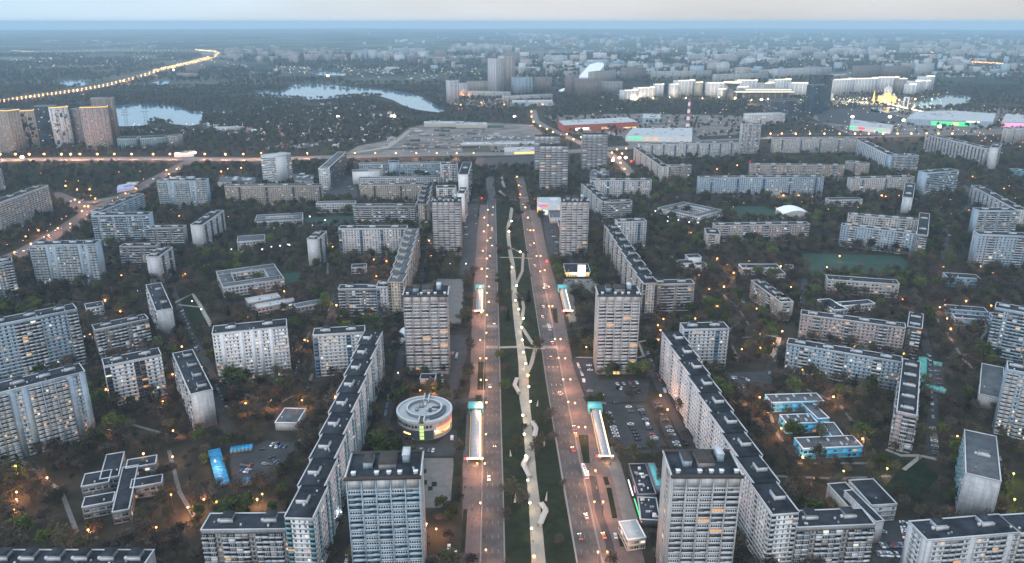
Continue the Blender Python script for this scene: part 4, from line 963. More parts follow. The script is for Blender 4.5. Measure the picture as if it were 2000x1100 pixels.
# ================================================================== SPECIAL BUILDINGS
def ring_mesh(name, r0, r1, z0, z1, mat, n=64, sy=1.0, a0=0.0, a1=2 * math.pi, top=None):
    """annular wall/roof piece between radii r0<r1 and heights z0<z1"""
    v = []; f = []; mi = []; full = abs(a1 - a0 - 2 * math.pi) < 1e-6; m = n if full else n + 1
    for k in range(m):
        t = a0 + (a1 - a0) * k / n; c, s = math.cos(t), math.sin(t) * sy
        v += [(r0 * c, r0 * s, z0), (r1 * c, r1 * s, z0), (r1 * c, r1 * s, z1), (r0 * c, r0 * s, z1)]
    for k in range(n):
        a = 4 * k; b = 4 * ((k + 1) % m)
        f += [(a + 1, b + 1, b + 2, a + 2), (a + 2, b + 2, b + 3, a + 3), (a + 3, b + 3, b, a), (a, b, b + 1, a + 1)]; mi += [0, 1, 0, 0]
    if not full: f += [(0, 1, 2, 3), (4 * n, 4 * n + 3, 4 * n + 2, 4 * n + 1)]; mi += [0, 0]
    return py_mesh(name, v, f, [mat, top or mat], mi)
def round_centre():
    h = 12.5; c = P(829, 801, h); e = P(882, 801, h); R = (e - c).length
    root = make_root("round_centre", (c.x, c.y), "round white-roofed leisure centre with lit entrances beside the left avenue", "shopping centre", "the round centre")
    FOOT.append((np.array([(c.x + R * math.cos(t), c.y + R * math.sin(t)) for t in np.linspace(0, 6.28, 17)[:-1]]), h))
    obj("wall", ring_mesh("wall", .1, R, 0, h, "pale panel", 72, top="roof light"), root)
    obj("glass_base", ring_mesh("glass_base", R + .005, R + .12, 0.3, 7.0, "glass mid", 40, a0=-3.1, a1=-1.15), root)
    obj("roof_rim", ring_mesh("roof_rim", R - .8, R + .5, h - .4, h + 1.2, "roof edge", 72), root)
    obj("drum", ring_mesh("drum", R * .60, R * .66, h + .02, h + 2.4, "metal grey", 64, top="roof edge"), root)
    obj("skylight", ring_mesh("skylight", R * .67, R * .80, h + .05, h + 1.1, "glass blue", 24, a0=-1.2, a1=.35, top="glass mid"), root)
    bx = [(-2.0, -1.2, -R - .6, -R * .55, h + .2, h + 3.0, 'roof edge'), (1.2, 2.0, -R - .6, -R * .55, h + .2, h + 3.0, 'roof edge'), (-1.2, 1.2, -R - .5, -R * .6, h + .2, h + 2.0, 'roof grey')]
    obj("roof_duct", boxes_mesh("roof_duct", bx), root); obj("roof_duct", boxes_mesh("roof_duct", [(a, b, -y1, -y0, z0, z1, m) for a, b, y0, y1, z0, z1, m in bx]), root)
    for i, (x, y, w, d, hh) in enumerate(((-4, 3, 3, 2.5, 1.8), (1, -1.5, 7, 1.2, 1.4), (3, -3, 2, 2.5, 2), (-6, -2, 2, 3, 1.6), (-1, 5, 1.5, 6, 1.2), (5, 2, 5, 1, 1.2))):
        obj("roof_unit", boxes_mesh("roof_unit", [(x, x + w, y, y + d, h + .1, h + .1 + hh, ['metal grey', 'roof edge', 'roof grey'][i % 3])]), root)
    for i, (a0, a1, z0, z1, m) in enumerate(((-1.05, -.15, 5.6, 8.2, 'lit yellow'), (-1.0, -.1, 8.4, 8.9, 'sign red'), (-1.1, -.35, 3.2, 5.2, 'shop glow'), (-2.3, -2.0, 3.5, 4.3, 'lamp orange'))):
        obj("shop_window", ring_mesh("shop_window", R + .02, R + .35, z0, z1, m, 16, a0=a0, a1=a1), root)
    for k in range(24):
        a0 = -math.pi + k * math.pi / 24 + .02
        if -1.2 < a0 < -.05: continue
        obj("window", ring_mesh("window", R + .02, R + .2, 8.8 if k % 3 else 8.4, 10.6, ["glass mid", "glass dark", "glass blue"][k % 3], 3, a0=a0, a1=a0 + .09), root)
    for k in range(4): obj("stair_window", boxes_mesh("stair_window", [(-1.4, 1.4, -R - .35, -R + .6, .8 + k * 2.6, 2.9 + k * 2.6, 'stair glow')]), root)
    for i in (-1, 0, 1):
        obj("sign", boxes_mesh("sign", [(R * .45 + i * 4.5, R * .45 + i * 4.5 + 3, -R * .93, -R * .93 + .4, 5.6, 6.4, 'sign red' if i else 'sign white')]), root)
round_centre()

def metro_canopy(q, label, ref):
    """q: far-left, far-right, near-right, near-left ground pixels of the shell"""
    fl, fr, nr, nl = [P(*p) for p in q]
    W = ((fr - fl).length + (nr - nl).length) / 2; n0 = (nl + nr) / 2; f0 = (fl + fr) / 2; d = f0 - n0; L = d.length; rz = math.atan2(d.y, d.x) - math.pi / 2
    root = make_root("metro_canopy", (n0.x, n0.y), label, "metro entrance", ref, "glazed metro stair canopies"); root.rotation_euler = (0, 0, rz)
    FOOT.append((np.array([(p.x, p.y) for p in (fl, fr, nr, nl)]), 4))
    r = W / 2 * .82; H = 4.2; n = 14; v = []; f = []; mi = []
    seg = 12
    for j in range(seg + 1):
        y = L * .93 * j / seg
        for k in range(n + 1):
            t = math.pi * k / n; v.append((-r * math.cos(t), y, .3 + H * math.sin(t) ** .8))
    for j in range(seg):
        for k in range(n): a = j * (n + 1) + k; f.append((a, a + 1, a + n + 2, a + n + 1)); mi.append(1 if k in (1, 2, n - 3, n - 2) else 0)
    obj("shell", py_mesh("shell", v, f, ["canopy shell", "glass mid"], mi), root)
    for j in range(seg + 1):
        y = L * .93 * j / seg; bx = []
        vv = []; ff = []
        for k in range(n + 1):
            t = math.pi * k / n
            for (dy, rr) in ((-.12, .08), (.12, .08)): vv.append((-(r + rr) * math.cos(t), y + dy, .3 + (H + rr) * math.sin(t) ** .8))
        for k in range(n): a = 2 * k; ff.append((a, a + 1, a + 3, a + 2))
        obj("rib", py_mesh("rib", vv, ff, ["roof edge"]), root)
    obj("light_strip", boxes_mesh("light_strip", [(r * .72, r * .90, 1, L * .92, 3.3, 3.6, 'led warm')]), root)
    obj("light_strip", boxes_mesh("light_strip", [(-r * .98, -r * .90, 1, L * .92, 1.6, 2.0, 'led gold')]), root)
    obj("light_strip", boxes_mesh("light_strip", [(r * 1.06, r * 1.12, 1, L * .92, 1.2, 1.6, 'led gold')]), root)
    obj("front_frame", boxes_mesh("front_frame", [(-W * .56, -W * .50, -.9, .1, 0, 3.8, 'metal grey'), (W * .50, W * .56, -.9, .1, 0, 3.8, 'metal grey'), (-W * .58, W * .58, -1.1, .2, 3.8, 4.5, 'roof edge')]), root)
    for k in range(9): x = -W * .52 + W * 1.04 * k / 8; obj("front_lamp", boxes_mesh("front_lamp", [(x - .32, x + .32, -1.5, -1.12, 3.85, 4.45, 'lamp white')]), root)
    obj("letter_sign", boxes_mesh("letter_sign", [(-W * .58 - 1.5, -W * .58 - 1.15, -1.3, -1.0, 3.4, 4.9, 'lamp red'), (-W * .58 - .5, -W * .58 - .15, -1.3, -1.0, 3.4, 4.9, 'lamp red')] + [(-W * .58 - 1.15 + k * .18, -W * .58 - .95 + k * .18 - (0 if k < 2 else 0), -1.29, -1.01, 4.4 - .32 * (k if k < 3 else 4 - k), 4.85 - .32 * (k if k < 3 else 4 - k), 'lamp red') for k in range(4)]), root)
    obj("steps", boxes_mesh("steps", [(-r * .8, r * .8, -3.2 - k * .35, -2.85 - k * .35, .02, .12 + .14 * (6 - k), 'paving grey') for k in range(1, 6)]), root)
    # teal portal at the far end
    yy = L * .93
    obj("portal", boxes_mesh("portal", [(-W * .58, W * .58, yy + .2, L * 1.06, 4.0, 5.4, 'teal metal'), (-W * .58, -W * .46, yy - 1, L * 1.06, 0, 4.0, 'teal metal'), (W * .46, W * .58, yy - 1, L * 1.06, 0, 4.0, 'teal metal'), (-W * .58, W * .58, yy - .9, yy + .2, 4.6, 5.39, 'teal metal')]), root)
    for k in range(2):
        l = bpy.data.lights.new("canopy_light", 'POINT'); l.energy = 1500 * LAMP_K; l.color = (1, .5, .22); l.shadow_soft_size = 1.0
        o = obj("canopy_light", l, root, (0, -3.5 if k == 0 else L * .45, 3.2))
metro_canopy([(917, 803), (942, 803), (942, 905), (914, 905)], "near left metro canopy with a teal portal, lit front edge towards the square", "the near left metro canopy")
metro_canopy([(1150, 803), (1173, 803), (1196, 900), (1170, 900)], "near right metro canopy with a teal portal beside the big car park", "the near right metro canopy")
metro_canopy([(930, 568), (945, 568), (944, 614), (928, 614)], "far left metro canopy beside the paved empty square", "the far left metro canopy")
metro_canopy([(1091, 568), (1106, 568), (1118, 614), (1101, 614)], "far right metro canopy in front of the pale square", "the far right metro canopy")

# mall with a curved lit front
def mall():
    h = 16; c = P(1078, 392, h); root = make_root("shopping_mall", (c.x, c.y), "white mall with a rounded corner and red and blue signs at the crossing", "mall", "the white mall")
    r = 16; v = []; f = []; n = 14; W, D = 42, 46
    out = [(-W / 2 + r - r * math.cos(t), -D / 2 + r - r * math.sin(t)) for t in np.linspace(0, math.pi / 2, n)] + [(W / 2, -D / 2), (W / 2, D / 2), (-W / 2 + 4, D / 2), (-W / 2, D / 2 - 4)]
    m = len(out)
    v = [(x, y, 0) for x, y in out] + [(x, y, h) for x, y in out]
    f = [(i, (i + 1) % m, m + (i + 1) % m, m + i) for i in range(m)] + [tuple(range(m, 2 * m))]
    obj("wall", py_mesh("wall", v, f, ["smooth white", "roof light"], [0] * m + [1]), root)
    def band(nm, i0, i1, z0, z1, mat, o=.3):
        vv = []; ff = []
        for i in range(i0, i1 + 1):
            x, y = out[i]; q = Vector((x + W / 2 - r, y + D / 2 - r)).normalized() * o if i < n else Vector((0, -o))
            if i < n: q = Vector((-math.cos(i * math.pi / 2 / (n - 1)), -math.sin(i * math.pi / 2 / (n - 1)))) * o
            vv += [(x + q.x, y + q.y, z0), (x + q.x, y + q.y, z1), (x, y, z0), (x, y, z1)]
        for i in range(i1 - i0): a = 4 * i; b = a + 4; ff += [(a, b, b + 1, a + 1), (a + 1, b + 1, b + 3, a + 3), (a, a + 2, b + 2, b)]
        obj(nm, py_mesh(nm, vv, ff, [mat]), root)
    band("sign", 2, 8, 10.5, 12.5, "sign blue"); band("sign", 5, 12, 12.6, 14.6, "sign red"); band("shop_window", 1, 6, 1, 9.5, "shop glow"); band("shop_window", 7, 12, 1, 7, "lit white")
    band("roof_rim", 0, n - 1, h, h + 1.0, "bright edge", .6)
    obj("entrance_window", boxes_mesh("entrance_window", [(W * .18 + 3.0 * i, W * .18 + 3.0 * i + 2.6, -D / 2 - .3, -D / 2 + .1, 2 + 3 * k, 4.6 + 3 * k, 'lit yellow' if (i + k) % 4 else 'glass dark') for i in range(3) for k in range(3)]), root)["kind"] = "stuff"
    obj("roof_dome", py_mesh("roof_dome", *[x for x in ball(7, (4, 6, h + .1), 16, 6, .35)], ["roof edge"]), root)
    FOOT.append((np.array([(c.x + x, c.y + y) for x, y in out]), h))
    block(root, (-6, -D / 2 - 46), 0, 27, 44, 2, 'shed', random.Random(2), 1, roof='roof grey', sh=3.5)
    block(root, (4, -D / 2 - 80), 0, 22, 32, 1, 'shed', random.Random(3), 1, roof='roof felt', sh=4.5, edge='bright edge', over=dict(wall='red cladding'))
mall()
# billboard and diner
def diner():
    a = P(1104, 541); root = make_root("diner", (a.x, a.y), "low dark-roofed diner with an orange-lit fascia beside the billboard", "diner", "the lit diner")
    block(root, (0, 0), 0, 27, 30, 1, 'shed', random.Random(2), 1, roof='roof felt', sh=4.2, over=dict(wall='dark panel'))
    obj("fascia", boxes_mesh("fascia", [(0, 26, -.7, -.02, 3.0, 5.2, 'shop glow'), (-.7, -.02, 0, 24, 3.3, 4.4, 'lit warm')]), root)
    obj("sign", boxes_mesh("sign", [(5, 15, -1.1, -.72, 3.4, 4.8, 'sign white'), (17, 20, -1.1, -.72, 3.4, 4.8, 'sign red')]), root)
    obj("window", boxes_mesh("window", [(1 + 2.5 * k, 3 + 2.5 * k, -.3, -.02, .6, 2.8, 'lit yellow') for k in range(10)]), root)["kind"] = "stuff"
    b = P(1128, 543); r2 = make_root("billboard", (b.x, b.y), "big glowing white screen billboard in front of the tower", "billboard", "the white billboard")
    obj("screen", boxes_mesh("screen", [(0, 8.2, -.5, -.2, 2.0, 14.5, 'sign white')]), r2)
    obj("casing", boxes_mesh("casing", [(-.3, 8.5, -.19, 2.2, 1.7, 14.8, 'metal grey')]), r2)
    obj("leg", boxes_mesh("leg", [(1, 1.6, 0, 1, 0, 1.7, 'pole')]), r2); obj("leg", boxes_mesh("leg", [(6.5, 7.1, 0, 1, 0, 1.7, 'pole')]), r2)
diner()
# shops right of the near right pavement
def shops():
    c0 = P(1258, 965); root = make_root("shop_row", (c0.x, c0.y), "dark-roofed shop row with a green light strip, left of the near grey tower", "shops", "the dark shop row")
    R = random.Random(8)
    for (q, N, sh, kw) in (((1248, 967, 1280, 965, 1262, 906, 1227, 907), 1, 4.7, dict(over=dict(wall='dark panel'), edge='metal grey')), ((1281, 950, 1294, 949, 1278, 906, 1265, 906), 1, 5.4, dict(roof='teal metal', over=dict(wall='blue panel'), edge='metal grey')), ((1254, 1018, 1287, 1014, 1283, 972, 1244, 973), 1, 4.0, dict(over=dict(wall='dark panel'), edge='roof edge'))):
        h = sh + .8; c4 = [P(q[2 * i], q[2 * i + 1], h) for i in range(4)]; m0, m1 = (c4[0] + c4[1]) / 2, (c4[2] + c4[3]) / 2
        v = m1 - m0; D = v.length; v.normalize(); u = Vector((v.y, -v.x, 0)); W = abs((c4[1] - c4[0]).dot(u) + (c4[2] - c4[3]).dot(u)) / 2; a = m0 - u * W / 2; rz = math.atan2(u.y, u.x)
        block(root, (a.x - c0.x, a.y - c0.y), rz, W, D, N, 'shed', R, 1, sh=sh, **kw)
        bx = []
        for k in range(12 if W > 6 else 0): x, y = R.uniform(1, W - 3), R.uniform(2, D - 3); bx.append((x, x + R.uniform(.6, 3), y, y + R.uniform(.5, 1.4), h + .15, h + 1.2, R.choice(['bright edge', 'metal grey', 'roof edge'])))
        if bx: o = obj("roof_unit", boxes_mesh("roof_unit", bx), root, (a.x - c0.x, a.y - c0.y, 0), rz); o["kind"] = "stuff"
    for (p0, p1, m, w) in (((1228, 938), (1237, 968), 'sign white', .5), ((1239, 950), (1241, 962), 'sign pink', .4), ((1240, 975), (1250, 1008), 'sign green', .5), ((1250, 1010), (1254, 1020), 'lit yellow', .5)):
        a, b = P(*p0, 3.4), P(*p1, 3.4); d = b - a; obj("light_strip", boxes_mesh("light_strip", [(0, d.length, -w, 0, 3.2, 3.9, m)]), root, (a.x - c0.x, a.y - c0.y, 0), math.atan2(d.y, d.x))
    a, b, W, rz = frame(1226, 1056, 1262, 1053, 6.5); r2 = make_root("kiosk_building", (a.x, a.y), "small two storey shop with a pale snow-white roof at the bottom pavement", "shop", "the white-roofed shop")
    block(r2, (0, 0), rz + .05, W, 15, 2, 'school', random.Random(1), 0, roof='roof light', sh=3.0, over=dict(wall='smooth beige', pat='.WW.'), edge='bright edge')
    a = P(765, 672); r3 = make_root("tent_hall", (a.x, a.y), "small pale blue barrel-roofed tent left of the middle tower", "tent", "the pale tent")
    v = []; f = []; n = 10
    for y in (0, 28):
        for k in range(n + 1): t = math.pi * k / n; v.append((4.5 - 4.5 * math.cos(t) + y * .12, y, 3.8 * math.sin(t)))
    f = [(k, k + 1, n + 2 + k, n + 1 + k) for k in range(n)] + [tuple(range(n, -1, -1)), tuple(range(n + 1, 2 * n + 2))]
    obj("cover", py_mesh("cover", v, f, ["tent"]), r3)
    for k in range(4): obj("rib", boxes_mesh("rib", [(-.1 + k * .9, .15 + k * .9, k * 9, k * 9 + .3, 0, 1.2, 'metal grey')]), r3)
    a = P(1530, 424, 3); r4 = make_root("sports_hall", (a.x, a.y), "white arched sports hall among trees beside the green field", "sports hall", "the arched sports hall")
    v = []; n = 12; W, D = 38, 34
    for y in (0, D):
        for k in range(n + 1): t = k / n; v.append((W * t, y, 7 + 5 * math.sin(math.pi * t)))
    f = [(k, k + 1, n + 2 + k, n + 1 + k) for k in range(n)]
    obj("roof", py_mesh("roof", v, f, ["bright edge"]), r4)
    v2 = [(0, 0, 0), (W, 0, 0), (W, D, 0), (0, D, 0)] + v; o = 4
    f2 = [(0, 1) + tuple(o + k for k in range(n, -1, -1)), (2, 3) + tuple(o + n + 1 + k for k in range(n + 1)), (0, o, o + n + 1, 3), (1, 2, o + 2 * n + 1, o + n)]
    obj("wall", py_mesh("wall", [(x, y, z - .1 if z else 0) for x, y, z in v2], f2, ["pale panel"]), r4)
    FOOT.append((np.array([(a.x, a.y), (a.x + W, a.y), (a.x + W, a.y + D), (a.x, a.y + D)]), 10))
shops()
# garages
def garages(name, q, w, mat, label, n, ref=None):
    a, b = P(*q[0]), P(*q[1]); d = b - a; L = d.length; rz = math.atan2(d.y, d.x); root = make_root(name, (a.x, a.y), label, "garages", ref); root.rotation_euler = (0, 0, rz)
    for k in range(n):
        x0, x1 = L * k / n, L * (k + 1) / n - .1
        g = obj("garage", boxes_mesh("garage", [(x0, x1, 0, w, 0, 2.6, 'metal grey'), (x0, x1 - .05, -.2, w + .2, 2.6 + .05 * (k % 2), 2.8 + .05 * (k % 2), mat)]), root)
    FOOT.append((np.array([(a.x, a.y), (b.x, b.y), (b.x - d.y / L * w, b.y + d.x / L * w), (a.x - d.y / L * w, a.y + d.x / L * w)]), 3))
garages("garage_row", ((449, 948), (430, 882)), 7, "garage blue", "long row of bright blue roofed garages at the left of the small car park", 14, "the blue garages")
garages("garage_row", ((450, 888), (494, 882)), 5, "garage blue", "short blue garage row along the far side of the small car park", 6)
garages("garage_row", ((464, 952), (494, 948)), 5, "garage blue", "pair of light blue garages at the near side of the small car park", 4)
garages("garage_row", ((1808, 755), (1809, 704)), 5.5, "garage green", "row of green garages beside the end-on slab with roof beams", 12, "the green garages")
garages("garage_row", ((1800, 760), (1845, 772)), 5.5, "garage green", "green and white garages closing the small fenced car park", 7)
garages("garage_row", ((1822, 716), (1840, 719)), 5, "garage green", "two pale green garages at the back of the fenced car park", 2)
# zigzag white benches along the promenade
def zig_bench(pts, label):
    w = [P(x, y) for x, y in pts]; root = make_root("folded_shelter", (w[0].x, w[0].y), label, "shelter", None, "folded white timber shelters on the promenade")
    for i in range(len(w) - 1):
        a, b = w[i], w[i + 1]; d = b - a; L = d.length; rz = math.atan2(d.y, d.x)
        for k in range(max(3, int(L / 1.4))):
            n = max(3, int(L / 1.4)); obj("slat", boxes_mesh("slat", [(L * k / n + .04, L * (k + 1) / n - .04, -1.6, 1.6, 2.3 + .01 * i, 2.45, 'wood white')]), root, (a.x - w[0].x, a.y - w[0].y, 0), rz)
        obj("frame", boxes_mesh("frame", [(0, .2, -1.6, -1.4, 0, 2.29, 'pole'), (L - .2, L, -1.6, -1.4, 0, 2.29, 'pole'), (0, .2, 1.4, 1.6, 0, 2.29, 'pole'), (L - .2, L, 1.4, 1.6, 0, 2.29, 'pole'), (.3, L - .3, -.4, .4, .1, .5, 'wood white')]), root, (a.x - w[0].x, a.y - w[0].y, 0), rz)
for pts, lb in (([(1010, 743), (1005, 757), (1013, 771)], "folded white shelter beside the big orange lamp of the promenade"), ([(1031, 896), (1022, 913), (1034, 936)], "folded white shelter third from the bottom of the promenade"), ([(1056, 988), (1066, 1003), (1055, 1030)], "folded white shelter nearest the bottom of the promenade"), ([(1040, 828), (1047, 842), (1044, 858)], "thin folded shelter on the bend below the round centre's level")): zig_bench(pts, lb)
for (x, y, h) in ((1062, 868, 6), (1067, 975, 7), (1005, 978, 7), (1049, 790, 5), (997, 888, 5)):
    p = P(x, y + 3); v, f = cyl(.9, .05, 0, h, 3); o = obj("sail_sculpture", py_mesh("sail_sculpture", v, f, ["wood white"]), None, p); o.rotation_euler = (0, .12, x)
    tag(o, {1062: "slim white sail sculpture right of the thin folded shelter", 1067: "tall white sail sculpture right of the promenade's third bend", 1005: "white sail sculpture alone on the left lawn of the median", 1049: "small white sail sculpture between promenade and right avenue", 997: "small white sail sculpture on the left lawn, farther up"}[x], "sculpture", "white sail sculptures on the median lawn")

# ================================================================== FAR DISTRICTS
def FAR(style, N, e, D, label, ref=None, name="apartment_block", cat="apartment block", **kw):
    return B(style, N, e, D, label, ref, name=name, cat=cat, lod=kw.pop('lod', 3), **kw)
# far left residential towers with glowing crowns
F2 = dict(roof='roof grey', sh=3.0)
FAR('rib', 28, (-20, 216, 14, 217), 30, "cream tower with a gold crown cut by the left edge", "the tower at the left edge", led=('led gold', 1.2), lod=2, **F2)
FAR('ribw', 26, (19, 218, 64, 216), 26, "cream tower with scattered dark squares and a gold crown", "the tower with dark squares", led=('led gold', 1.2), lod=2, over=dict(wall='smooth beige', pat='wW.wnw'), **F2)
FAR('glass', 27, (66, 208, 98, 208), 26, "dark slab between two towers with gold crowns", None, lod=2, **F2)
FAR('ribw', 28, (97, 211, 132, 209), 26, "white patchwork tower with a gold crown", "the white patchwork tower", led=('led gold', 1.2), lod=2, over=dict(wall='smooth white', pat='W.wW.n'), **F2)
FAR('rib', 26, (138, 213, 158, 213), 30, "dark blue-grey slab behind the patchwork tower", None, lod=2, over=dict(wall='grey panel'), **F2)
FAR('rib', 29, (155, 211, 208, 209), 28, "red-brown tower with a gold crown near the lake", "the red-brown tower", led=('led gold', 1.2), lod=2, over=dict(wall='pink panel'), **F2)
FAR('rib', 34, (176, 193, 218, 192), 26, "taller brown tower behind the gold-crowned one", None, over=dict(wall='tower brick'), **F2)
FAR('glass', 8, (228, 272, 264, 271), 40, "low green-tinted glass office left of the dark stair tower", "the green-tinted offices", name="office_building", cat="office", over=dict(wall='teal panel'))
FAR('glass', 8, (274, 271, 325, 268), 40, "wide green-tinted glass office right of the dark stair tower", None, name="office_building", cat="office", over=dict(wall='teal panel'))
FAR('office', 9, (326, 266, 345, 266), 30, "striped end block of the green-tinted offices", None, name="office_building", cat="office", over=dict(wall='grey panel'))
def patches(e, h, label_part, mats, n, seed):
    a, b, W, rz = frame(*e, h); R = random.Random(seed); root = [o for o in bpy.data.objects if o.type == 'EMPTY' and o.get("label") == label_part][0]
    bx = []
    for k in range(n):
        w, t = R.choice([3, 5, 7]), R.choice([3, 6, 9]); x = R.uniform(1, W - w - 1); z = R.uniform(6, h - t - 3); z = z - z % 3; bx.append((x, x + w, -.5, -.02, z, z + t, R.choice(mats)))
    o = obj("dark_window_group", boxes_mesh("dark_window_group", bx), root, (a.x - root.location.x, a.y - root.location.y, 0), rz); o["kind"] = "stuff"
patches((19, 218, 64, 216), 80, "cream tower with scattered dark squares and a gold crown", ['glass dark', 'loggia dark'], 44, 3)
patches((97, 211, 132, 209), 86, "white patchwork tower with a gold crown", ['glass mid', 'parapet pale', 'metal grey'], 26, 4)
# centre towers
FAR('ribw', 42, (970, 115, 984, 114), 40, "tallest beige tower at the far centre, left half", "the tallest far tower", sh=3.1)
FAR('rib', 43, (985, 110, 1006, 110), 40, "tallest beige tower at the far centre, right half", None, sh=3.1)
FAR('ribw', 27, (880, 158, 896, 157), 26, "slim white tower at the end of the lake", "the slim white tower by the lake")
FAR('ribw', 17, (898, 163, 916, 162), 30, "pale block just right of the slim white tower", None)
FAR('rib', 16, (916, 160, 957, 159), 30, "long pale block right of the slim lake tower", None)
FAR('far9', 8, (913, 178, 995, 180), 20, "low white curved block with red-lit yards below the tallest tower", "the low curved block", over=dict(bal='parapet brown'))
FAR('far9', 7, (985, 188, 1080, 184), 20, "long low white hall right of the curved block", None)
FAR('ribw', 22, (1005, 152, 1040, 151), 34, "pale blue tower cluster right of the tallest tower", None, over=dict(wall='pale blue panel'))
FAR('rib', 19, (1044, 152, 1078, 152), 30, "brown ribbed block right of the pale blue cluster", None, over=dict(wall='brown panel'))
FAR('rib', 25, (1115, 148, 1131, 147), 30, "narrow dark tower left of the wide ribbed block", None, over=dict(wall='brown panel'))
FAR('rib', 22, (1129, 155, 1174, 154), 34, "wide brown-grey ribbed block in front of the ski slope", "the wide ribbed block", over=dict(wall='brown panel'))
FAR('rib', 21, (1161, 141, 1204, 137), 30, "beige ribbed block right of the ski slope", None)
FAR('rib', 20, (1222, 134, 1262, 132), 30, "brown ribbed block standing alone behind the lit row", None, over=dict(wall='brown panel'))
FAR('rib', 16, (1176, 160, 1216, 160), 30, "grey block between the wide ribbed block and the lit row", None, over=dict(wall='grey panel'))
FAR('far9', 14, (1275, 140, 1390, 138), 26, "long grey row behind the lit roofs, left part", None)
FAR('far9', 14, (1400, 146, 1500, 142), 26, "long grey row behind the lit roofs, right part", None, over=dict(wall='pale panel'))
FAR('far9', 17, (1518, 135, 1625, 131), 30, "white stepped row behind the dark glass tower", None, over=dict(wall='white panel'))
FAR('rib', 20, (1675, 130, 1730, 128), 30, "dark ribbed slab behind the lit quarter, left", None, over=dict(wall='brown panel'))
FAR('rib', 19, (1728, 130, 1780, 129), 30, "dark ribbed slab behind the lit quarter, right", None, over=dict(wall='brown panel'))
FAR('ribw', 22, (1797, 125, 1826, 124), 26, "pale tower behind the river bend", None)
LEDROW = [(1220, 177, 1246, 176, 13, 'white panel'), (1246, 172, 1279, 171, 15, 'white panel'), (1279, 165, 1297, 165, 16, 'pale panel'), (1310, 165, 1325, 165, 18, 'white panel'), (1325, 158, 1358, 157, 21, 'pale blue panel'), (1359, 161, 1373, 161, 19, 'smooth beige'),
          (1382, 162, 1424, 162, 19, 'pale blue panel'), (1403, 174, 1418, 174, 12, 'white panel'), (1435, 170, 1462, 170, 12, 'white panel'), (1440, 157, 1480, 157, 20, 'pale panel'), (1462, 163, 1480, 163, 16, 'pale panel'), (1494, 163, 1513, 162, 18, 'smooth beige'),
          (1513, 156, 1546, 155, 21, 'pale panel'), (1546, 162, 1600, 162, 18, 'pale panel'), (1630, 156, 1672, 154, 20, 'pink panel'), (1672, 154, 1715, 153, 20, 'white panel'), (1716, 151, 1757, 151, 20, 'pale panel'), (1757, 154, 1772, 154, 19, 'beige panel'),
          (1775, 165, 1790, 165, 15, 'grey panel'), (1788, 159, 1804, 158, 17, 'brown panel'), (1808, 150, 1826, 149, 20, 'pale panel'), (1806, 158, 1818, 158, 15, 'pale panel')]
_T = ["twenty", "thirty", "forty", "fifty"]
ordn = ["first", "second", "third", "fourth", "fifth", "sixth", "seventh", "eighth", "ninth", "tenth", "eleventh", "twelfth", "thirteenth", "fourteenth", "fifteenth", "sixteenth", "seventeenth", "eighteenth", "nineteenth", "twentieth", "twenty-first", "twenty-second", "twenty-third", "twenty-fourth"]
ordn = ordn[:20] + [f"{t}-{o}" if o else {"twenty": "twentieth", "thirty": "thirtieth", "forty": "fortieth", "fifty": "fiftieth"}[t] for t in _T for o in [""] + ordn[:9]][1:]
for i, (x0, y0, x1, y1, N, w) in enumerate(LEDROW):
    FAR('ribw', N, (x0, y0, x1, y1), 34, f"block with a glowing roof edge, {ordn[i]} from the left of the lit row", "the glowing-roofed row" if i in (3, 12, 16) else None, led=('led warm', 1.6), group="far blocks with glowing roof edges", over=dict(wall=w if 'beige' in w else 'smooth white', lit=.1), roof='roof grey')
# ski slope
def ski():
    a = P(1140, 152, 20); root = make_root("ski_slope", (a.x, a.y), "white rounded indoor ski slope rising behind the ribbed blocks", "ski slope", "the ski slope")
    q = [P(1130, 150, 25), P(1160, 152, 25), P(1180, 128, 60), P(1178, 123, 62), P(1166, 122, 62), P(1152, 126, 60)]
    v = [(p.x - a.x, p.y - a.y, p.z) for p in q] + [(p.x - a.x, p.y - a.y, 0) for p in q]
    f = [tuple(range(6))] + [(i, i + 6, (i + 1) % 6 + 6, (i + 1) % 6) for i in range(6)]
    obj("roof", py_mesh("roof", v, f, ["bright edge"]), root)
    p = P(1108, 176, 8); r = make_root("arched_hall", (p.x, p.y), "small white arched hall below the ski slope", "hall"); vv, ff = ball(38, (0, 0, 0), 14, 6, .4); obj("roof", py_mesh("roof", vv, ff, ["bright edge"]), r)
ski()
# government building: funnel tower and lit roofs
def funnel():
    a = P(1428, 196); root = make_root("funnel_tower", (a.x, a.y), "dark funnel-shaped tower flaring to a disc at the top", "tower", "the funnel tower")
    v1, f1 = cyl(16, 13, 0, 42, 20); v2, f2 = cyl(13, 30, 42, 60, 20); obj("shaft", py_mesh("shaft", *join([(v1, f1, 0)])[:2], ["dark panel"]), root); obj("funnel", py_mesh("funnel", v2, f2, ["glass mid"]), root)
    v3, f3 = cyl(31, 31, 60, 62, 20); obj("disc", py_mesh("disc", v3, f3, ["led warm"]), root)
    b = P(1484, 195); r2 = make_root("government_building", (b.x, b.y), "wide government building with a lit overhanging roof above dark glass", "government building", "the building with lit roofs")
    obj("wall", boxes_mesh("wall", [(-70, 70, -40, 40, 0, 30, 'dark panel')]), r2); obj("roof", boxes_mesh("roof", [(-105, 95, -60, 60, 30.5, 32.2, 'roof light'), (-105, 95, -60.6, -60, 31, 32.2, 'led warm'), (-60, 100, -20, 70, 34, 36, 'roof light'), (-60, 100, -20.6, -20, 34.6, 36, 'led warm')]), r2)
    for k in range(9): obj("column", boxes_mesh("column", [(-100 + 22 * k, -97 + 22 * k, -57, -54, 0, 30.4, 'pole')]), r2)
funnel()
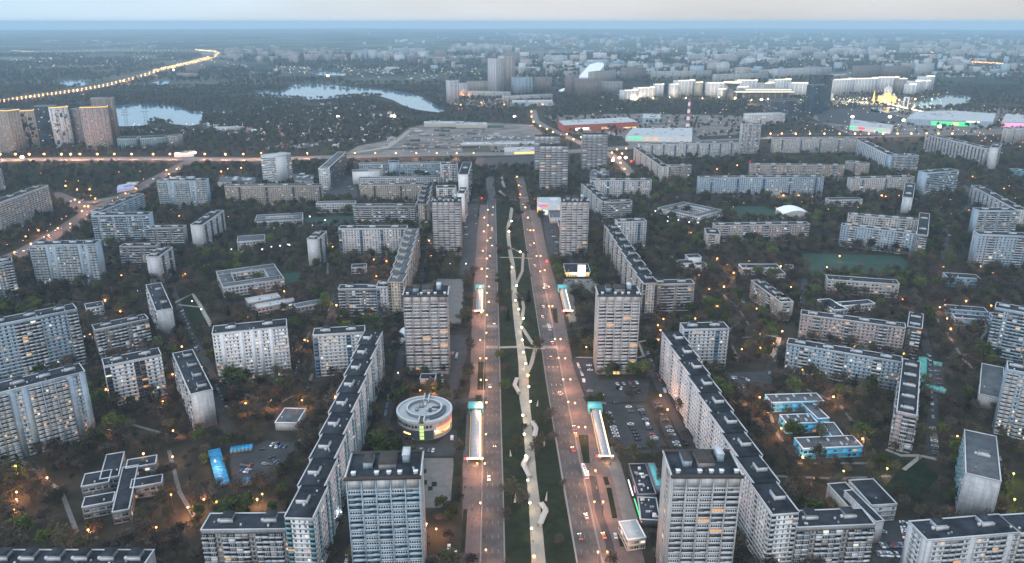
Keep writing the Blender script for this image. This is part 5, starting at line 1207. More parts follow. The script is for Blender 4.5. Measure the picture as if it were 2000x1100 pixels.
FAR('glass', 18, (1512, 198, 1570, 196), 50, "dark blue glass office with a red sign", "the dark office with a red sign", name="office_building", cat="office", lod=2)
FAR('office', 9, (1464, 224, 1534, 222), 30, "white office block with a stepped top near the malls", "the white office near the malls", name="office_building", cat="office", lod=2, over=dict(wall='smooth white'), roof='roof light')
FAR('glass', 31, (1603, 147, 1628, 146), 44, "tall black glass tower, upper right half", "the black glass tower", name="office_tower", cat="tower", sh=3.4, lod=2, over=dict(wall='glass dark', lit=.01))
FAR('glass', 24, (1592, 167, 1612, 166), 30, "lower left half of the black glass tower", None, name="office_tower", cat="tower", sh=3.4, lod=2, over=dict(wall='glass dark', lit=.01))
FAR('ribw', 8, (1618, 183, 1629, 183), 20, "small pale annex at the foot of the black glass tower", None)
def church():
    a = P(1731, 201); root = make_root("church", (a.x, a.y), "floodlit golden-domed church on the far embankment", "church", "the golden church")
    obj("wall", boxes_mesh("wall", [(-22, 22, -20, 20, 0, 22, 'led gold'), (-14, 14, -26, 26, 0, 18, 'led gold')]), root)  # walls, drum, cross and bell spire glow; floodlighting put into their material
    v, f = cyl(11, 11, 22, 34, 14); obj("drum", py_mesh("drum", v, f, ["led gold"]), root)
    v, f = ball(13, (0, 0, 40), 14, 8, 1.1); obj("dome", py_mesh("dome", v, f, ["roof edge"]), root)
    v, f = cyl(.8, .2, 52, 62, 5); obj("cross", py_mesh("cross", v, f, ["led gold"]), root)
    for sx in (-16, 16): v, f = ball(5, (sx, -10, 26), 10, 6, 1.3); obj("small_dome", py_mesh("small_dome", v, f, ["roof edge"]), root)
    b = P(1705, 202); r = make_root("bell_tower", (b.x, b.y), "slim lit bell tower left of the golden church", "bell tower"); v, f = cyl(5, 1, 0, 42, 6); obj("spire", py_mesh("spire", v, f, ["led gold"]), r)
church()
def bridge():
    a, b = P(1730, 205), P(1800, 222); d = b - a; L = d.length; rz = math.atan2(d.y, d.x); root = make_root("footbridge", (a.x, a.y), "white cable-stayed footbridge with a leaning pylon over the river", "bridge", "the footbridge"); root.rotation_euler = (0, 0, rz)
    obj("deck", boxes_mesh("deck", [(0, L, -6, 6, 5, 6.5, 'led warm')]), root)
    obj("pylon", boxes_mesh("pylon", [(L * .55, L * .55 + 4, -8, -5, 0, 38, 'bright edge'), (L * .55, L * .55 + 4, 5, 8, 0, 38, 'bright edge'), (L * .55, L * .55 + 4, -5, 5, 34, 38, 'bright edge')]), root)
    for k in range(6):
        x1 = L * (.1 + .09 * k if k < 4 else .7 + .1 * (k - 4)); v = [(L * .55, 0, 37), (L * .55 + .6, 0, 37), (x1 + .6, 0, 6), (x1, 0, 6)]; obj("cable", py_mesh("cable", v, [(0, 1, 2, 3)], ["bright edge"]), root)
bridge()
# malls and sheds in the commercial strip
def shed(q, h, wall, roof, label, cat="mall", ref=None, strips=(), name="shopping_mall"):
    p = [P(x, y, h) for x, y in q]; c = sum(p, Vector()) / len(p); root = make_root(name, (c.x, c.y), label, cat, ref); n = len(p)
    v = [(a.x - c.x, a.y - c.y, 0) for a in p] + [(a.x - c.x, a.y - c.y, h) for a in p]
    obj("wall", py_mesh("wall", v, [(i, (i + 1) % n, n + (i + 1) % n, n + i) for i in range(n)], [wall]), root)
    obj("roof", py_mesh("roof", v[n:], [tuple(range(n))], [roof]), root)
    R = random.Random(int(q[0][0])); bx = []
    for k in range(10):
        t, u = R.uniform(.1, .9), R.uniform(.1, .9); a = p[0].lerp(p[1], t); b = p[-1].lerp(p[-2], t); m = a.lerp(b, u); w = R.uniform(3, 9); bx.append((m.x - c.x, m.x - c.x + w, m.y - c.y, m.y - c.y + w, h + .05, h + R.uniform(1, 3), R.choice(['roof edge', 'metal grey', 'roof light'])))
    o = obj("roof_unit", boxes_mesh("roof_unit", bx), root); o["kind"] = "stuff"
    for (i, t0, t1, z0, z1, m) in strips:
        a, b = p[i], p[(i + 1) % n]; s = a.lerp(b, t0); e = a.lerp(b, t1); d = e - s; nn = Vector((d.y, -d.x, 0)).normalized() * .6
        v = [(s.x + nn.x - c.x, s.y + nn.y - c.y, z0), (e.x + nn.x - c.x, e.y + nn.y - c.y, z0), (e.x + nn.x - c.x, e.y + nn.y - c.y, z1), (s.x + nn.x - c.x, s.y + nn.y - c.y, z1)]
        v += [(x - nn.x * .9, y - nn.y * .9, z) for x, y, z in v]
        obj("light_strip", py_mesh("light_strip", v, [(0, 1, 2, 3), (3, 2, 6, 7), (0, 3, 7, 4), (1, 5, 6, 2)], [m]), root)
    FOOT.append((np.array([(a.x, a.y) for a in p]), h))
shed([(1102, 245), (1246, 238), (1226, 229), (1090, 236)], 18, "red cladding", "roof light", "long red-walled store with a white roof and glowing signs", ref="the red-walled store", strips=((0, .15, .33, 4, 10, 'sign white'), (0, .5, .6, 4, 9, 'lit yellow'), (0, .8, .98, 3, 6, 'shop glow')))
shed([(1222, 266), (1352, 268), (1352, 250), (1235, 250)], 12, "smooth white", "roof light", "white store with a green glowing fascia by the junction", ref="the store with the green fascia", strips=((0, .05, .25, 5, 10, 'sign green'), (0, .3, .36, 2, 9, 'lit yellow'), (0, .42, .5, 2, 9, 'lit yellow')))
shed([(1660, 245), (1740, 252), (1745, 244), (1662, 233)], 12, "smooth white", "roof light", "white-roofed store with red and green signs", ref="the store with red and green signs", strips=((0, .0, .15, 5, 10, 'sign green'), (0, .22, .38, 5, 10, 'sign red'), (0, .7, .8, 5, 10, 'sign green')))
shed([(1770, 232), (1940, 238), (1945, 222), (1860, 216), (1790, 218)], 16, "pale blue panel", "roof light", "huge pale-roofed mall with green-lit front and skylight strips", ref="the huge pale mall", strips=((0, .3, .75, 2, 12, 'sign green'), (0, .55, .62, 4, 11, 'shop glow'), (0, .7, .85, 13, 15, 'led warm')))
shed([(1956, 238), (2020, 240), (2020, 226), (1965, 222)], 16, "pink panel", "roof light", "pink glowing mall at the right edge", ref="the pink mall", strips=((0, .0, .9, 3, 14, 'sign pink'), (0, .1, .3, 6, 10, 'lit yellow')))
shed([(1255, 230), (1290, 231), (1290, 223), (1256, 222)], 14, "pale blue panel", "roof light", "small white-roofed hall behind the red-walled store", cat="hall", name="hall")
shed([(828, 241), (908, 241), (906, 237), (828, 237)], 9, "smooth beige", "roof light", "long yellow-walled depot with a white roof behind the building site, left", cat="depot", name="depot", ref="the yellow depot")
shed([(890, 244), (952, 243), (950, 239), (890, 239)], 9, "smooth beige", "roof light", "yellow-walled depot with a white roof behind the building site, right", cat="depot", name="depot")
shed([(905, 276), (1045, 272), (1044, 268), (905, 270)], 4, "grey panel", "roof grey", "long thin pale platform roof over the building site, upper", cat="platform", name="platform_roof")
shed([(900, 283), (1045, 281), (1044, 276), (905, 278)], 4, "grey panel", "roof light", "long thin white platform roof over the building site, lower", cat="platform", name="platform_roof")
shed([(985, 297), (1050, 295), (1050, 287), (985, 288)], 7, "pale panel", "roof light", "low station hall with golden light beside the ring road", cat="hall", name="hall", strips=((0, .3, .9, 2, 6, 'led gold'),))
shed([(1610, 175), (1600, 184), (1585, 182), (1590, 176)], 12, "pale blue panel", "glass blue", "small blue domed pavilion beside the black glass tower", cat="pavilion", name="pavilion")
shed([(425, 356), (500, 357), (498, 346), (430, 345)], 8, "pale panel", "roof grey", "low industrial hall with grey roof left of the hotel", cat="hall", name="hall", ref="the industrial hall")
shed([(575, 352), (612, 356), (612, 342), (570, 340)], 8, "pale panel", "roof grey", "small industrial hall right of the hotel", cat="hall", name="hall")
shed([(1152, 345), (1190, 346), (1190, 332), (1152, 332)], 8, "pale blue panel", "roof grey", "low blue-roofed school behind the white slab and lone tower", cat="school", name="school")
shed([(228, 370), (262, 363), (262, 356), (230, 362)], 6, "smooth white", "roof light", "small store with violet light by the diagonal road", cat="store", name="store", strips=((0, 0, .9, 4, 6, 'sign blue'),))
shed([(340, 302), (378, 300), (376, 297), (342, 298)], 6, "smooth white", "led warm", "glowing white filling station by the ring road", cat="filling station", name="filling_station")
shed([(320, 356), (380, 352), (372, 345), (330, 346)], 4, "smooth white", "roof light", "low white market roof behind the blue block", cat="market", name="market")
shed([(1000, 200), (1080, 198), (1078, 195), (1000, 196)], 14, "pale blue panel", "roof light", "long flat viaduct hall below the brown ribbed block", cat="hall", name="hall")
def chimney():
    p = P(1343, 248); root = make_root("chimney", (p.x, p.y), "red and white striped chimney beside the commercial strip", "chimney", "the striped chimney")
    for k in range(8): v, f = cyl(5 - k * .3, 4.7 - k * .3, k * 9, k * 9 + 9, 10); obj("band", py_mesh("band", v, f, ["lamp red" if k == 9 else ("red cladding" if k % 2 else "bright edge")]), root)
chimney()
def pylon(px, py, h, label):
    p = P(px, py); root = make_root("power_pylon", (p.x, p.y), label, "power pylon", None, "power pylons by the left lake")
    V = []; 
    bx = [(-4, -3.5, -.3, .3, 0, h, 'pole'), (3.5, 4, -.3, .3, 0, h, 'pole')]
    obj("mast", boxes_mesh("mast", bx), root)
    for k, w in ((.62, 12), (.78, 10), (.92, 7)): obj("crossarm", boxes_mesh("crossarm", [(-w, w, -.4, .4, h * k, h * k + 1, 'pole')]), root)
    obj("brace", boxes_mesh("brace", [(-3.5, 3.5, -.2, .2, h * k / 8, h * k / 8 + .5, 'pole') for k in range(1, 8)]), root)
pylon(248, 246, 45, "thin steel power pylon in front of the left lake, left one"); pylon(287, 247, 60, "taller thin steel power pylon in front of the left lake, right one")
# distant districts: single blocks in clusters (x0,x1,y range, count, storeys, tone)
HZ = [(450, 580, 100, 127, 36, 'mauve'), (560, 700, 98, 124, 25, 'mauve'), (690, 840, 100, 120, 34, 'pale blue'), (800, 900, 108, 132, 12, 'red'), (880, 990, 88, 104, 20, 'pale'), (940, 1000, 102, 132, 10, 'red'),
      (1000, 1110, 64, 78, 22, 'pale'), (1090, 1260, 72, 90, 25, 'beige'), (1140, 1182, 105, 122, 4, 'white'), (1260, 1420, 80, 98, 20, 'beige'), (1350, 1420, 110, 122, 11, 'pale'), (1420, 1560, 98, 120, 28, 'pale'),
      (1560, 1720, 95, 118, 28, 'pale'), (1660, 1760, 70, 96, 14, 'pale blue'), (1760, 1900, 82, 106, 28, 'pale'), (1850, 2000, 80, 118, 31, 'beige'), (1000, 1060, 100, 128, 8, 'red'), (1060, 1110, 118, 132, 6, 'white'), (330, 470, 135, 165, 4, 'red'), (730, 780, 110, 124, 7, 'beige'), (350, 460, 105, 118, 4, 'mauve')]
TONE = {'mauve': ('pink panel', 'grey panel'), 'pale blue': ('pale blue panel', 'white panel'), 'red': ('tower brick', 'brown panel'), 'pale': ('white panel', 'pale panel'), 'beige': ('beige panel', 'pale panel'), 'white': ('smooth white', 'white panel')}
R = random.Random(11)
far_boxes = []
nn_far = 0
for ci, (x0, x1, y0, y1, cnt, tone) in enumerate(HZ):
    cells = sorted((R.uniform(x0, x1), R.uniform(y0 + 6, y1)) for _ in range(cnt))
    for k, (x, y) in enumerate(cells):
        p = P(x, y); dist = p.y
        if dist > 16000: continue
        N = R.choice([9, 12, 14, 17, 17, 22]); w = R.choice([22, 26, 30, 60, 90]); 
        if dist > 6000: w *= 1.3
        d = 18; rz = R.choice([-.35, 0, 0, .3, .7]); h = N * 2.9 + 3
        wall = R.choice(TONE[tone])
        if nn_far < 130 and dist < 7500:
            nn_far += 1
            root = make_root("distant_block", (p.x, p.y), f"{tone} distant {'tower' if N > 16 else 'block'}, {ordn[k]} from the left of the {['lakeside', 'pine belt', 'blue haze', 'red brick', 'depot', 'brick tower', 'horizon', 'orchard', 'white trio', 'beige terrace', 'court', 'embankment', 'river bend', 'upper haze', 'ridge', 'right-edge', 'crane', 'ski slope', 'highway', 'lamp row', 'interchange'][ci]} cluster", "apartment block")
            block(root, (-w / 2, -d / 2), rz, w, d, N, 'ribw', R, 3, over=dict(wall=wall, lit=.06), sh=2.9, roof='roof grey', sides='FLR')
        else:
            c, s = math.cos(rz), math.sin(rz)
            far_boxes.append((p.x - w / 2, p.x + w / 2, p.y - d / 2, p.y + d / 2, -5, h, wall))
            for j in range(int(w / 7)): far_boxes.append((p.x - w / 2 + 2 + j * 7, p.x - w / 2 + 4.6 + j * 7, p.y - d / 2 - .5, p.y - d / 2 - .02, 2, h - 4, 'glass mid'))
for k in range(1300):
    x, y = R.choice([R.uniform(0, 2000), R.uniform(980, 2000)]), 62 + 90 * R.random() ** 1.3
    if x < 450 and y > 100 or 480 < x < 880 and y > 145: continue
    p = P(x, y); 
    if p.y > 17000: continue
    w = R.choice([20, 40, 70]); h = R.choice([6, 9, 16, 28, 45]) if x > 700 else R.choice([6, 9, 12]); far_boxes.append((p.x - w / 2, p.x + w / 2, p.y - 10, p.y + 10, -5, h + 8 * (p.y > 9000), R.choice(['white panel', 'pale panel', 'beige panel', 'pale blue panel', 'grey panel'])))
tag(obj("distant_city", boxes_mesh("distant_city", far_boxes)), kind="stuff")
# ================================================================== naming helper: what a small thing stands beside
LND = np.array([(l[1], l[2]) for l in LAND])
NUM = ["nearest", "second", "third", "fourth", "fifth", "sixth", "seventh", "eighth", "ninth", "tenth", "eleventh", "twelfth", "thirteenth", "fourteenth", "fifteenth", "sixteenth", "seventeenth", "eighteenth", "nineteenth", "twentieth"]
PENDING = []
def where(px, py):
    d = (LND[:, 0] - px) ** 2 + ((LND[:, 1] - py) * 1.6) ** 2
    i = int(np.argmin(d)); dx, dy = px - LND[i, 0], (py - LND[i, 1]) * 1.5
    rel = ("right of" if dx > 0 else "left of") if abs(dx) > abs(dy) else ("in front of" if dy > 0 else "behind")
    return rel + " " + LAND[i][0], math.sqrt(d[i])
def describe(o, look, noun, px, py):
    """label assembled from look and neighbour; ties are numbered outwards from that neighbour"""
    w, dist = where(px, py); t = " ".join(f"{look} {noun} {w}".split())
    if len(t.split()) > 13: t = " ".join(f"{look.split()[-1] if noun in ('driving', 'standing', 'parked') else look} {noun} {w}".split())
    PENDING.append((t, dist, o))
def settle_labels():
    by = {}
    for t, d, o in PENDING: by.setdefault(t, []).append((d, o))
    for t, l in by.items():
        l.sort(key=lambda q: q[0])
        for i, (d, o) in enumerate(l):
            o["label"] = t if len(l) == 1 else f"{t}, {NUM[i] if i < 20 else 'farthest'}" + ("" if len(t.split()) > 13 else " to it" if i == 0 else " from it")

# ================================================================== STREET LAMPS
def lamp_mesh(kind, hh, arm, r):
    col = {'o': 'lamp orange', 'w': 'lamp white', 'y': 'lamp yellow', 'c': 'lamp cold', 'r': 'lamp red', 'p': 'lamp pink'}[kind]
    v, f = cyl(.11, .07, 0, hh - .2, 6); parts = [(v, f, 0)]
    if arm: v, f = cyl(.12, .12, 0, 0.01, 4)
    me_p = py_mesh("lamp_post", *join(parts)[:2], ["pole"])
    vb, fb = ball(r, (0, 0, hh), 8, 6, .8)
    me_b = py_mesh("lamp_head", vb, fb, [col]); me_b.polygons.foreach_set("use_smooth", [True] * len(me_b.polygons))
    return me_p, me_b
LM = {}
LAMPS_XY = []
LCOL = dict(o=(1.0, .44, .22), w=(1.0, .76, .46), y=(1.0, .72, .18), c=(.85, .92, 1.0), r=(1, .08, .05), p=(1, .2, .9))
LOOK = dict(o="orange glowing street lamp", w="warm white street lamp", y="yellow glowing lamp", c="cold white floodlight", r="red signal light", p="pink glowing lamp")
def lamp(px, py, kind='o', hh=8.0, power=0, size=1.0, group="street lamps"):
    p = P(px, py, hh); dist = p.length; r = round((.30 + dist * .00085) * size, 1)  # heads swell with camera distance, their size standing in for lens glare
    key = (kind, hh, r)
    if key not in LM:
        LM[key] = lamp_mesh(kind, hh, 0, r)
        l = bpy.data.lights.new("lamp_light", 'POINT'); l.color = LCOL[kind]; l.shadow_soft_size = .4
    mp_, mb = LM[key]
    o = obj("street_lamp" if kind != 'r' else "traffic_light", mp_, None, (p.x, p.y, 0)); h = obj("lamp_head", mb, o)
    tag(o, None, "street lamp" if kind != 'r' else "traffic light", group if kind != 'r' else "red traffic lights")
    describe(o, LOOK[kind], "", px, py + 4)
    if power:
        k2 = (kind, power)
        if k2 not in LM:
            l = bpy.data.lights.new("lamp_light", 'POINT'); l.energy = power * LAMP_K; l.color = LCOL[kind]; l.shadow_soft_size = .5; LM[k2] = l
        obj("lamp_light", LM[k2], o, (0, 0, hh - .4 - r * .8))
    LAMPS_XY.append((p.x, p.y))
    return o
PROM_L = [(1043, 1087, 'o'), (1038, 1032), (1035, 982), (1031, 938), (1027, 890), (1024, 848), (1021, 811), (1036, 784), (1033, 755), (1031, 733, 'o'), (1027, 710), (1022, 688), (1020, 664), (1019, 639), (1022, 622), (1013, 604), (1007, 587), (1009, 558), (1000, 522), (1016, 492), (994, 452), (999, 432)]
for q in PROM_L: lamp(q[0], q[1], q[2] if len(q) > 2 else 'w', 5.0, 1100, 1.15 if len(q) < 3 else 1.6, "promenade lamps")
AVE = [(1168, 1078), (1186, 1078), (1161, 980), (1178, 980), (1148, 921), (1163, 919), (1130, 834), (1143, 834), (1110, 785), (1123, 787), (1100, 741), (1114, 741), (1091, 699), (1104, 700), (1084, 662), (1095, 662), (1072, 598), (1079, 598), (1062, 562), (1072, 560), (1055, 530), (1064, 528), (1048, 500), (1056, 500), (1043, 475), (1036, 450), (1042, 450), (1031, 425), (1026, 405),
       (949, 1074), (938, 982), (932, 905), (947, 905), (949, 848), (937, 786), (950, 786), (939, 742), (950, 742), (938, 700), (950, 700), (938, 664), (950, 650), (951, 615), (940, 610), (951, 572), (938, 560), (951, 540), (941, 525), (951, 505), (943, 490), (952, 470), (945, 452), (953, 440), (946, 425), (953, 410), (1010, 345), (1013, 362), (1016, 380)]
for q in AVE: lamp(q[0], q[1], 'o', 9.0, 5600, .8, "avenue lamps")
YARD = [(212, 838), (338, 841), (280, 886, 2), (337, 892), (32, 961), (32, 975), (28, 995), (92, 933), (367, 991, 2), (305, 1030), (172, 1035, 2), (334, 966), (398, 975), (420, 900), (502, 975, 2), (833, 1023), (852, 1033), (571, 680), (595, 664), (601, 666), (175, 652, 2), (355, 677), (337, 731), (318, 783), (207, 760), (235, 608), (205, 586, 1.5), (555, 569), (516, 577), (657, 596, 1.6), (530, 782, 2), (655, 775, 2), (590, 782, 2), (820, 762, 2.5), (845, 757, 2), (480, 788, 2), (394, 717), (485, 620), (1285, 635), (1290, 645), (1286, 664), (1145, 678), (1296, 623), (1358, 622), (1418, 622), (1449, 682), (1485, 680, 3), (1478, 603), (1414, 560, 2), (1385, 565), (1401, 598), (1484, 653), (1450, 778, 2), (1484, 776, 2), (1290, 772, 1.5), (1304, 800, 2), (1511, 671), (1528, 647), (1670, 677, 1.5), (1581, 770), (1628, 775, 2), (1500, 805, 2), (1685, 857, 2), (1526, 837), (1568, 893, 2), (1590, 935), (1836, 600), (1846, 586), (1887, 588), (1936, 597), (1850, 622), (1857, 642), (1908, 690, 2), (1870, 852), (1365, 537, 1.5), (1401, 505, 2), (1421, 516), (1433, 533), (1463, 510, 1.5), (1525, 520, 1.5), (1530, 382, 2), (1560, 382, 2), (1722, 382, 2), (1730, 384), (1755, 382, 1.5), (1843, 522, 1.5), (1915, 520), (1940, 533), (1615, 522), (1640, 500), (1763, 585), (1545, 560),
        (175, 370, 1.5), (128, 363, 1.5), (150, 370, 1.5), (165, 403), (172, 403, 2), (155, 395), (178, 382), (186, 388), (146, 390), (205, 403), (120, 390), (100, 395), (315, 432), (350, 422), (43, 511, 1.5), (50, 462), (75, 450), (115, 473), (237, 538), (362, 535), (650, 482), (730, 507, 1.5), (755, 510), (770, 540, 1.5), (735, 540), (842, 500), (838, 470), (1145, 382), (303, 365), (283, 382), (160, 412), (137, 437), (150, 447), (113, 446), (60, 476), (28, 493), (95, 460), (265, 368), (245, 378), (220, 392), (330, 340), (345, 330), (362, 322), (325, 332), (432, 335), (445, 330), (471, 328), (1230, 358), (1240, 350), (1310, 360), (1330, 362), (1400, 330), (1420, 328), (1440, 323), (1395, 345), (1860, 345), (1832, 318), (1878, 335), (1900, 345), (1960, 368), (1935, 355), (1905, 348), (1350, 455), (1500, 425)]
for q in YARD:
    s = q[2] if len(q) > 2 else 1
    lamp(q[0], q[1], 'o', R.choice([5.0, 6.0, 7.0, 8.0]), round(R.choice([2000, 3500, 5500]) * s, -3) if q[1] > 320 else 0, .6 + .2 * s, "yard lamps among the trees")
for q in ((423, 980, 2), (1648, 920, 1), (1733, 915, 1), (1595, 988, 2), (1980, 925, 3), (1982, 975, 3), (512, 965, 1), (650, 1000, 1), (1765, 690, 1), (35, 925, 2), (30, 910, 2), (1567, 722, 1), (700, 628, 2)): lamp(q[0], q[1], 'y', 7.0, 1800 * q[2], .9, "yellow lamps")
for q in ((268, 568), (375, 588), (393, 604), (165, 657), (474, 490), (452, 487), (467, 488), (473, 493), (512, 487), (530, 482), (547, 480), (562, 477), (565, 478), (1273, 420), (1280, 412), (1305, 423), (1304, 432), (1325, 430), (1346, 434), (1363, 435), (1397, 430), (1432, 418), (1313, 362), (880, 515), (910, 515), (881, 525), (635, 430), (605, 423), (1555, 690), (1340, 1000), (1165, 462), (778, 728), (666, 1000), (610, 440), (1285, 350)): lamp(q[0], q[1], 'c', 7.0, 700 if q[1] > 450 else 0, .8, "cold white yard lights")
for q in ((940, 387), (1043, 383), (1045, 390), (1233, 315), (1147, 372), (1068, 510), (1465, 315)): lamp(q[0], q[1], 'r', 6.0, 900, 1.5)
for x in (0, 30, 57, 86, 120, 138, 156, 190, 223, 257, 299, 332, 400, 440, 475): lamp(x, 301, 'o', 12, 36000, 1.25, "ring road lamps")
for x in (510, 560, 600, 693, 733, 773, 813, 853, 892, 925): lamp(x, 299, 'o', 12, 40000, .9, "ring road lamps")
for x in (1505, 1527, 1554, 1582, 1610, 1640, 1670, 1697, 1725, 1753, 1780, 1810, 1833, 1860): lamp(x, 261, 'o', 12, 20000, 1.1, "upper right road lamps")
for (x, y) in ((1038, 218), (1038, 228), (1042, 238), (1055, 246), (1068, 252), (1080, 258), (1095, 264), (1107, 262), (1120, 272), (1135, 268), (1155, 285), (1198, 308, ), (1195, 298), (1205, 292), (1215, 300), (1223, 290), (1212, 318), (1220, 330), (1180, 288), (1170, 300)): lamp(x, y, 'o', 10, 12000, 1.1, "junction lamps")
for (x, y) in ((1197, 313), (1210, 308), (1222, 308), (380, 298), (43, 307), (660, 228), (770, 227), (765, 227), (338, 137), (640, 148), (1005, 228), (1487, 195), (1665, 228), (1738, 228), (1765, 235), (1835, 247)): lamp(x, y, 'w', 10, 0, 2.0, "bright far lights")
for q in ((243, 693), (757, 590)): lamp(q[0], q[1], 'p', 5.0, 900, .9, "pink lamps")
for k in range(20): lamp(1212 + k * 32, 193 - (3 if k < 8 else 0) + (k % 3), 'w', 14, 100000, .7, "lamps added before the glowing-roofed blocks")  # strong lamps added in even steps to brighten the block fronts
for (x, y) in ((60, 188), (150, 176), (240, 158), (300, 141), (340, 130), (375, 121), (405, 112), (425, 106)): lamp(x, y, 'o', 16, 400000, .8, "highway lamps")
for (x, y) in ((900, 205), (940, 200), (985, 204), (1020, 200), (1060, 204), (905, 186)): lamp(x, y, 'o', 10, 60000, .7, "lamps below the tallest far towers")
# beads of light along the far roads and through the distant city
def beads(name, pts, mat, r, hgt=9):
    V = []; Fq = []
    for (x, y) in pts:
        p = P(x, y, hgt); rr = r * p.length / 1000; o = len(V)  # bead size grows with distance to carry the glow round each lamp
        V += [(p.x - rr, p.y, p.z), (p.x, p.y - rr, p.z), (p.x + rr, p.y, p.z), (p.x, p.y + rr, p.z), (p.x, p.y, p.z + rr), (p.x, p.y, p.z - rr)]
        Fq += [(o, o + 1, o + 4), (o + 1, o + 2, o + 4), (o + 2, o + 3, o + 4), (o + 3, o, o + 4), (o + 1, o, o + 5), (o + 2, o + 1, o + 5), (o + 3, o + 2, o + 5), (o, o + 3, o + 5)]
    tag(obj(name, py_mesh(name, V, Fq, [mat])), kind="stuff")
def along(pts, step, jit=.6, off=0):
    out = []; s = 0
    for i in range(len(pts) - 1):
        a, b = Vector(pts[i]), Vector(pts[i + 1]); D = (b - a).length
        while s < D: q = a + (b - a) * s / D; out.append((q.x + R.uniform(-jit, jit), q.y + off + R.uniform(-jit, jit) * .5)); s += step
        s -= D
    return out
HW = [(0, 196), (60, 187), (150, 175), (210, 164), (270, 149), (320, 132)]
beads("highway_lamps", along(HW, 8.5, .3) + along(HW, 8.5, .5, 3), "lamp orange", .75)
beads("highway_lamps", along([(320, 132), (370, 121), (410, 110), (428, 104), (422, 100), (380, 97)], 3.2, 1.2) + along([(300, 138), (370, 124), (415, 112), (430, 105)], 3.0, 1.4, 1), "led gold", 1.0)
beads("highway_lamps", along([(300, 136), (370, 122), (415, 110), (429, 104), (415, 99), (385, 97.5)], 3.5, 2.2, 1), "led warm", .7)
beads("highway_lamps", along([(430, 107), (400, 105), (365, 106), (330, 107), (300, 110), (262, 111)], 8, 1) + along([(370, 98), (280, 99), (160, 98.5), (100, 100), (60, 101), (25, 99)], 8, .8) + along([(30, 99), (65, 101)], 3, 1), "led warm", .34)
dl = [(R.uniform(520, 980), R.uniform(132, 146)) for _ in range(70)] + along([(540, 130), (680, 134), (880, 140), (960, 146)], 9, 2) + [(R.uniform(530, 650), R.uniform(98, 106)) for _ in range(14)]
dl += [(R.gauss(1075, 14), R.gauss(133, 6)) for _ in range(50)] + [(R.uniform(1170, 1240), R.uniform(185, 196)) for _ in range(16)] + [(R.uniform(1340, 1440), R.uniform(110, 126)) for _ in range(50)] + [(R.uniform(1500, 1900), R.uniform(100, 128)) for _ in range(110)]
dl += [(R.uniform(1640, 1780), R.uniform(190, 203)) for _ in range(120)] + [(R.uniform(1560, 1840), R.uniform(172, 196)) for _ in range(60)] + along([(1780, 192), (1855, 180)], 4, 1)
dl += [(R.uniform(1130, 1950), R.uniform(200, 262)) for _ in range(170)] + [(R.uniform(880, 1080), R.uniform(185, 205)) for _ in range(50)] + [(R.uniform(0, 2000), 58 + 60 * R.random()) for _ in range(130)]
dl += [(R.uniform(500, 780), R.uniform(215, 275)) for _ in range(60)] + [(R.uniform(50, 240), R.uniform(112, 132)) for _ in range(50)] + [(R.uniform(225, 480), R.uniform(240, 262)) for _ in range(30)]
dl += [(R.uniform(900, 2000), 75 + 75 * R.random()) for _ in range(260)] + [(R.uniform(0, 480), R.uniform(100, 130)) for _ in range(60)]
beads("distant_lights", dl, "led warm", .42, 7)
beads("distant_lights", along([(1322, 100), (1840, 118)], 9999) + along([(1820, 102), (1850, 115), (1880, 120), (1960, 124)], 3, 1), "lamp orange", .6)
beads("distant_lights", [(R.uniform(1300, 2000), R.uniform(262, 420)) for _ in range(120)] + [(R.uniform(0, 500), R.uniform(330, 480)) for _ in range(60)] + [(R.uniform(1850, 2000), R.uniform(210, 300)) for _ in range(40)], "lamp orange", .42, 6)
beads("building_site_lights", [(R.uniform(780, 1040), R.uniform(262, 300)) for _ in range(40)], "led warm", .4, 6)

